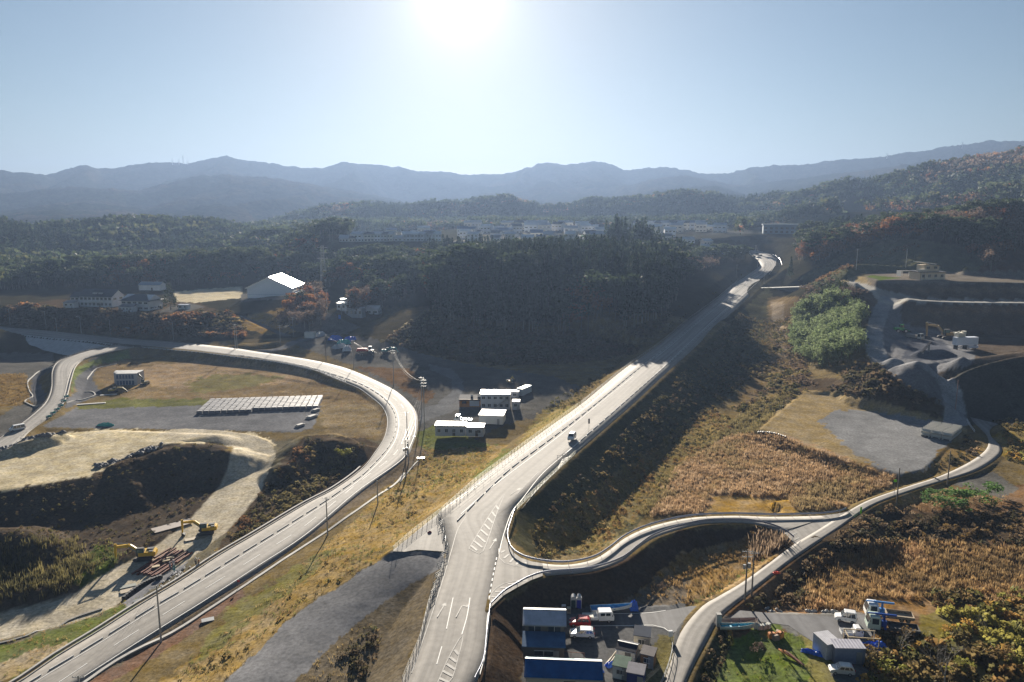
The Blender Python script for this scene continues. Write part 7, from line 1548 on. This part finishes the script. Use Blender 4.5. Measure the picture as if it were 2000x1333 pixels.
for px, py, sx, sy, lb, m_ in ((337,1028,9,3.2,'grey-brown steel plate lying beside the haul road', mat('plate', (.22,.18,.16), .6)),(262,1152,5,1.6,'tan steel plate on the haul road in front of the beams', mat('tan_plate', (.33,.27,.19), .7)),(384,1052,5,1.4,'pale plate beside the farther excavator', mat('tan_plate', (.33,.27,.19), .7)),(250,1146,3,1.2,'small greenish plate in the shade of the near excavator', mat('plate2', (.18,.2,.18), .7))):
    o = MB().box(0, 0, .04, sx, sy, .06).build('steel_plate', m_); put(o, px, py, 42 if sx > 6 else 30, .08); tag(o, lb, 'steel plate')
for i, (px, py, sx, lb) in enumerate([(586,833,3.4,'left one'),(609,816,4.2,'middle one'),(617,803,3.2,'right one')]): o = MB().box(0, 0, .4, sx*.5, sx, .5).box(0, 0, .75, sx*.4, sx*.8, .2).build('concrete_slab', CONL, None, bevel=.03); put(o, px, py, -28); tag(o, 'stack of pale concrete slabs at the end of the storage bags, '+lb, 'concrete slab')
for px, py, sx, lb in ((498,872,2.2,'pale concrete edge slab')[0:0], (202,781,9,'left')) if False else ((212,772,6,'short pale concrete strip lying on the left field, upper one'),(172,790,12,'long pale concrete strip lying on the left field, lower one')): o = MB().box(0, 0, .15, sx, 1.4, .3).build('concrete_strip', CONL); put(o, px, py, 18); tag(o, lb, 'concrete slab')
# boulders along the plateau edges
def boulders(label, group, A_, B_, wid, n, m, s0=.5, s1=1.3):
    protos = []
    for k in range(3):
        bm = bmesh.new(); bmesh.ops.create_icosphere(bm, subdivisions=1, radius=1)
        for v in bm.verts: v.co *= rv.uniform(.7, 1.15)
        me = bpy.data.meshes.new('boulder'); bm.to_mesh(me); bm.free(); me.materials.append(m); protos.append(me)
    a, b = Vector(HIT(*A_)), Vector(HIT(*B_)); d = b-a; pe = Vector((-d.y, d.x, 0)).normalized()
    for i in range(n):
        p = a+d*rv.random()+pe*rv.uniform(-wid, wid); s = rv.uniform(s0, s1); o = bpy.data.objects.new('boulder', rv.choice(protos)); COL.objects.link(o)
        o.location = (p.x, p.y, float(HT(p.x, p.y))+s*.2); o.scale = (s, s*rv.uniform(.7, 1), s*.8); o.rotation_euler = (0, 0, rv.uniform(0, 6)); tag(o, label, 'boulder', group)
ROCK = mat('broken_rock', (.14,.14,.15), .9, var=.35, scale=1.5, bump=.5)
boulders('broken rock in the heap at the left edge beside the beige ground', 'rocks at the left edge', (0, 880), (118, 850), 4.0, 120, ROCK, .6, 1.4); boulders('broken rock in the row along the dark bank of the plateau', 'rocks on the dark bank', (190, 912), (320, 872), 2.4, 90, ROCK, .5, 1.2)
PR_ = sample([(268,1176),(300,1158),(345,1118),(372,1102),(366,1112),(310,1152),(275,1180)], 70, 260, .28); rb = [leafquads(RNG.normal(size=(7, 3))*.16, .3, .5)]; V_, F_, C_ = tile(rb, PR_, np.ones(len(PR_)), np.ones(len(PR_)), RNG.random(len(PR_))*6.28, np.array((.30,.31,.33))*(.5+RNG.random((len(PR_), 1)))); me = npmesh('rubble', V_, F_, 4, False, C_); tag(link('rubble', me, LEAFATTR), kind='stuff')
boulders('pale block of the wall behind the parked white van', 'pale blocks behind the van', (1575, 1196), (1636, 1197), .3, 14, CONL, .4, .6); boulders('pale stone by the access to the right lot', 'pale stones at the right lot', (1495, 1192), (1530, 1194), .6, 9, CONL, .25, .5)
# tarpaulins, logs, rubbish
def tarp(label, px, py, L_, W_, H_, m, rz=0, name='tarpaulin', cat='tarpaulin', z=None):
    n = 12; V = []; rg = np.random.default_rng(int(px)); hs = rg.random((n+1, n+1))
    for j in range(n+1):
        for i in range(n+1):
            u, v = i/n-.5, j/n-.5; k = max(0, 1-(2*u)**4)*max(0, 1-(2*v)**4); V.append((u*L_*(1+.15*hs[j, i]), v*W_*(1+.2*hs[i, j]), H_*k*(.45+.75*hs[j, i])+.03))
    o = MB().add(V, [(j*(n+1)+i, j*(n+1)+i+1, (j+1)*(n+1)+i+1, (j+1)*(n+1)+i) for j in range(n) for i in range(n)]).build(name, m); put(o, px, py, rz, 0); tag(o, label, cat); return o
TARP = mat('blue_tarp', (.02,.12,.55), .45, var=.25, scale=3)
tarp('bright blue tarpaulin bunched on the gravel in front of the containers', 1590, 1277, 3.6, 1.0, .5, TARP, -28); tarp('blue and white tarpaulin heap right of the containers', 1707, 1266, 4.2, 2.0, .9, TARP, 5); tarp('blue tarpaulin hanging off the end of the blue-roofed shed', 1163, 1308, 2.4, 1.4, 1.4, TARP, 120)
tarp('blue wrapped bundle with a brown top beside the blue and white boat', 1238, 1191, 1.4, 1.2, 1.6, TARP, 0); tarp('small crumpled blue sheet beside the timber pile', 1193, 1300, 1.6, 1.0, .5, TARP, 30); tarp('teal heap of sheeting on the gravel field', 206, 832, 5.5, 1.6, 1.0, mat('teal_sheet', (.03,.3,.3), .5), -5)
for i, (px, py, c, lb) in enumerate([(655,664,TARP,'blue tarpaulin at the far side of the scrap yard'),(672,672,mat('teal_sheet', (.03,.3,.3)),'teal skip among the scrap'),(664,680,mat('grey_sheet', (.35,.38,.42), .6),'grey scrap heap under sheets'),(684,666,TARP,'long blue tarpaulin heap in the scrap yard'),(625,656,mat('grey_sheet', (.35,.38,.42)),'pale sheeting beside the white scrap-yard box'),(678,684,mat('white_sheet', (.6,.62,.64), .5),'white sheeting in front of the scrap heap')]): tarp(lb, px, py, 7, 4, 2.2, c, i*20, 'scrap_heap', 'scrap heap')
e = empty('hut', HIT(606, 660), R(-4)); tag(e, 'white box hut at the scrap yard by the crossroads', 'hut'); MB().box(0, 0, 1.5, 5.5, 3, 3).build('wall', WALLW, e); MB().box(0, 0, 3.06, 5.8, 3.3, .12).build('roof', SHEETW, e)
for i in range(9): o = MB().cyl((0, -1.7, 0), (0, 1.7, 0), .07, .06, 8).build('pole_timber', mat('pale_bamboo', (.50,.45,.36), .7)); put(o, 1192+i*1.8, 1288-(i % 3)*1.0, -30+rv.uniform(-5, 5), .12+.1*(i % 3)); tag(o, 'long pale timber pole in the pile beside the small huts', 'timber', 'pale timber poles')
for i in range(5): o = MB().box(0, 0, .1, .35, 3.2, .12, rx=R(6)).build('rusty_sheet', ORNG if i < 3 else RUST); put(o, 1538+i*4, 1283+i*2, 32+rv.uniform(-8, 8), .25); tag(o, 'orange rusty steel strip lying on the green plot', 'steel strip', 'orange steel strips')
for i, (px, py, s) in enumerate([(1507,1246,1.1),(1515,1250,1.0),(1523,1245,1.2),(1519,1240,.9)]): o = MB().box(0, 0, s*.4, s, s*.7, s*.8).box(0, 0, s*.85, s*.8, s*.5, .1).build('crate', ORNG if i % 2 == 0 else mat('tan_panel', (.3,.22,.15)), None, bevel=.03); put(o, px, py, 20*i); tag(o, 'orange-brown crate in the cluster by the green plot', 'crate', 'orange-brown crates')
for i, (px, py) in enumerate([(1476,1227),(1483,1229),(1492,1228),(1500,1226)]): o = MB().box(0, 0, .4, .9, .8, .8, taper=.9).build('crate', mat('pale_box', (.4,.4,.36), .8), None, bevel=.05); put(o, px, py, 15*i); tag(o, 'pale box at the stern end of the weathered boats', 'crate', 'pale boxes by the boats')
o = MB().box(0, 0, 1.1, .8, .8, 2.2).build('concrete_block', CONL, None, bevel=.03); put(o, 1403, 1222, 0); tag(o, 'grey concrete gate pillar at the corner of the green plot', 'pillar')
e = empty('meter_box', HIT(1309, 1250), R(10)); tag(e, 'white box on a post at the corner of the lane', 'cabinet'); MB().box(0, 0, 1.1, .7, .4, 1.0).build('box', WHITE, e, bevel=.03); MB().cyl((0, 0, -.2), (0, 0, .7), .06).build('post', STEEL, e)
e = empty('hatch_cover', HIT(822, 897), R(5)); tag(e, 'pale flat metal cover at the end of the drain edge', 'cover'); MB().box(0, 0, .35, 2.2, 1.2, .12).build('lid', WHITE, e); MB().box(0, 0, .15, .5, .5, .4).build('leg', STEEL, e)
for px, py, lb in ((273,1175,'grey square inlet cover on the left edge of the road'),(406,1213,'grey square inlet cover on the drain channel')): o = MB().box(0, 0, .1, 2.1, 1.3, .25).build('inlet_cover', mat('grating', (.16,.17,.18), .5, .4)); put(o, px, py, 25, .05); tag(o, lb, 'cover')
o = tarp('orange-red cloth sign lying at the side of the lane', 1516, 1120, 1.3, .8, .3, mat('red_cloth', (.75,.08,.03), .6), 20, 'cloth', 'cloth')
o = tarp('dark red flower bundle at the corner of the old road stub', 839, 1042, .9, .6, .4, mat('flowers', (.22,.02,.06), .8), 20, 'flowers', 'flowers')
e = empty('timber_lattice', O(1680, 1262), R(-8)); tag(e, 'bare timber frame standing behind the storage containers', 'frame'); mb = MB()
for x in (-2.2, 2.4):
    for y in (-1, 1.2): mb.box(x, y, 1.0, .12, .12, 2.0)
mb.box(0.1, -1, 2.0, 4.8, .12, .14).box(.1, 1.2, 2.05, 4.8, .12, .14).box(-2.2, .1, 2.0, .12, 2.4, .12).build('beam', LUM, e)
e = empty('pipe_gate', O(1115, 1292), R(-6)); tag(e, 'thin rusty pipe gate beside the long blue-roofed shed', 'gate'); MB().tube([(-2, 0, 1.6), (2, 0, 1.5)], .04).cyl((2, 0, 0), (2, 0, 1.5), .04).cyl((0, 0, 0), (0, 0, 1.55), .03).build('pipe', RUST, e)
# ---- people
SK = mat('skin', (.45,.28,.20), .6)
def person(label, p, rz, top, trousers, hat, arm=.3):
    e = empty('person', p, rz); tag(e, label, 'person')
    J = [((0,0,.95),.15),((0,0,1.2),.15),((0,0,1.42),.17),((0,0,1.52),.06),((0,0,1.60),.09),((0,.01,1.70),.10),((-.19,0,1.42),.065),((-.24,.05,1.15),.05),((-.22,.05+arm*.4,.95),.042),((-.22,.1+arm*.5,.86),.04),((.19,0,1.42),.065),((.24,.03,1.15),.05),((.23,.14,.93),.042),((.22,.18,.85),.04),((-.10,0,.88),.10),((-.11,.02,.5),.075),((-.12,0,.1),.055),((-.12,.13,.05),.05),((.10,0,.88),.10),((.12,.02,.5),.075),((.13,-.02,.1),.055),((.13,.11,.05),.05)]
    E = [(0,1),(1,2),(2,3),(3,4),(4,5),(2,6),(6,7),(7,8),(8,9),(2,10),(10,11),(11,12),(12,13),(0,14),(14,15),(15,16),(16,17),(0,18),(18,19),(19,20),(20,21)]
    def skin(name, J, E, m, grow=0):
        me = bpy.data.meshes.new(name); me.from_pydata([j[0] for j in J], E, []); o = link(name, me, m, e); o.modifiers.new('skin', 'SKIN'); o.modifiers.new('sub', 'SUBSURF').levels = 1
        for v, j in zip(me.skin_vertices[0].data, J): v.radius = (j[1]+grow,)*2
        me.skin_vertices[0].data[0].use_root = True
    skin('body', J, E, SK)
    skin('jacket', [J[0], J[1], J[2], J[6], J[7], J[8], J[10], J[11], J[12]], [(0,1),(1,2),(2,3),(3,4),(4,5),(2,6),(6,7),(7,8)], top, .022)
    skin('trousers', [J[0], J[14], J[15], J[16], J[18], J[19], J[20]], [(0,1),(1,2),(2,3),(0,4),(4,5),(5,6)], trousers, .02)
    MB().cyl((0, .01, 1.70), (0, .01, 1.80), .125, .07, 12).cyl((0, .03, 1.69), (0, .03, 1.71), .15, .15, 12).build('helmet', hat, e)
TL = mat('work_jacket_teal', (.05,.30,.32), .7); GJ = mat('work_jacket_grey', (.35,.37,.4), .8); TRS = mat('work_trousers', (.10,.11,.14), .8)
person('worker in a grey jacket and white helmet standing left of the group by the beams', HIT(333, 1113), 2.6, GJ, TRS, WHITE); person('worker in a bright teal jacket and white helmet, front one of the group', HIT(341, 1117), 1.2, TL, TL, WHITE, .6); person('worker in a white helmet behind the teal-jacketed one', HIT(339, 1108), 3.6, GJ, TRS, WHITE)
person('worker in a pale jacket standing by the roadside right of the group', HIT(383, 1104), 3.0, mat('pale_jacket', (.55,.5,.4), .8), TRS, WHITE); person('worker in an orange vest beside the pale-jacketed one', HIT(389, 1106), 2.2, ORNG, TRS, WHITE)
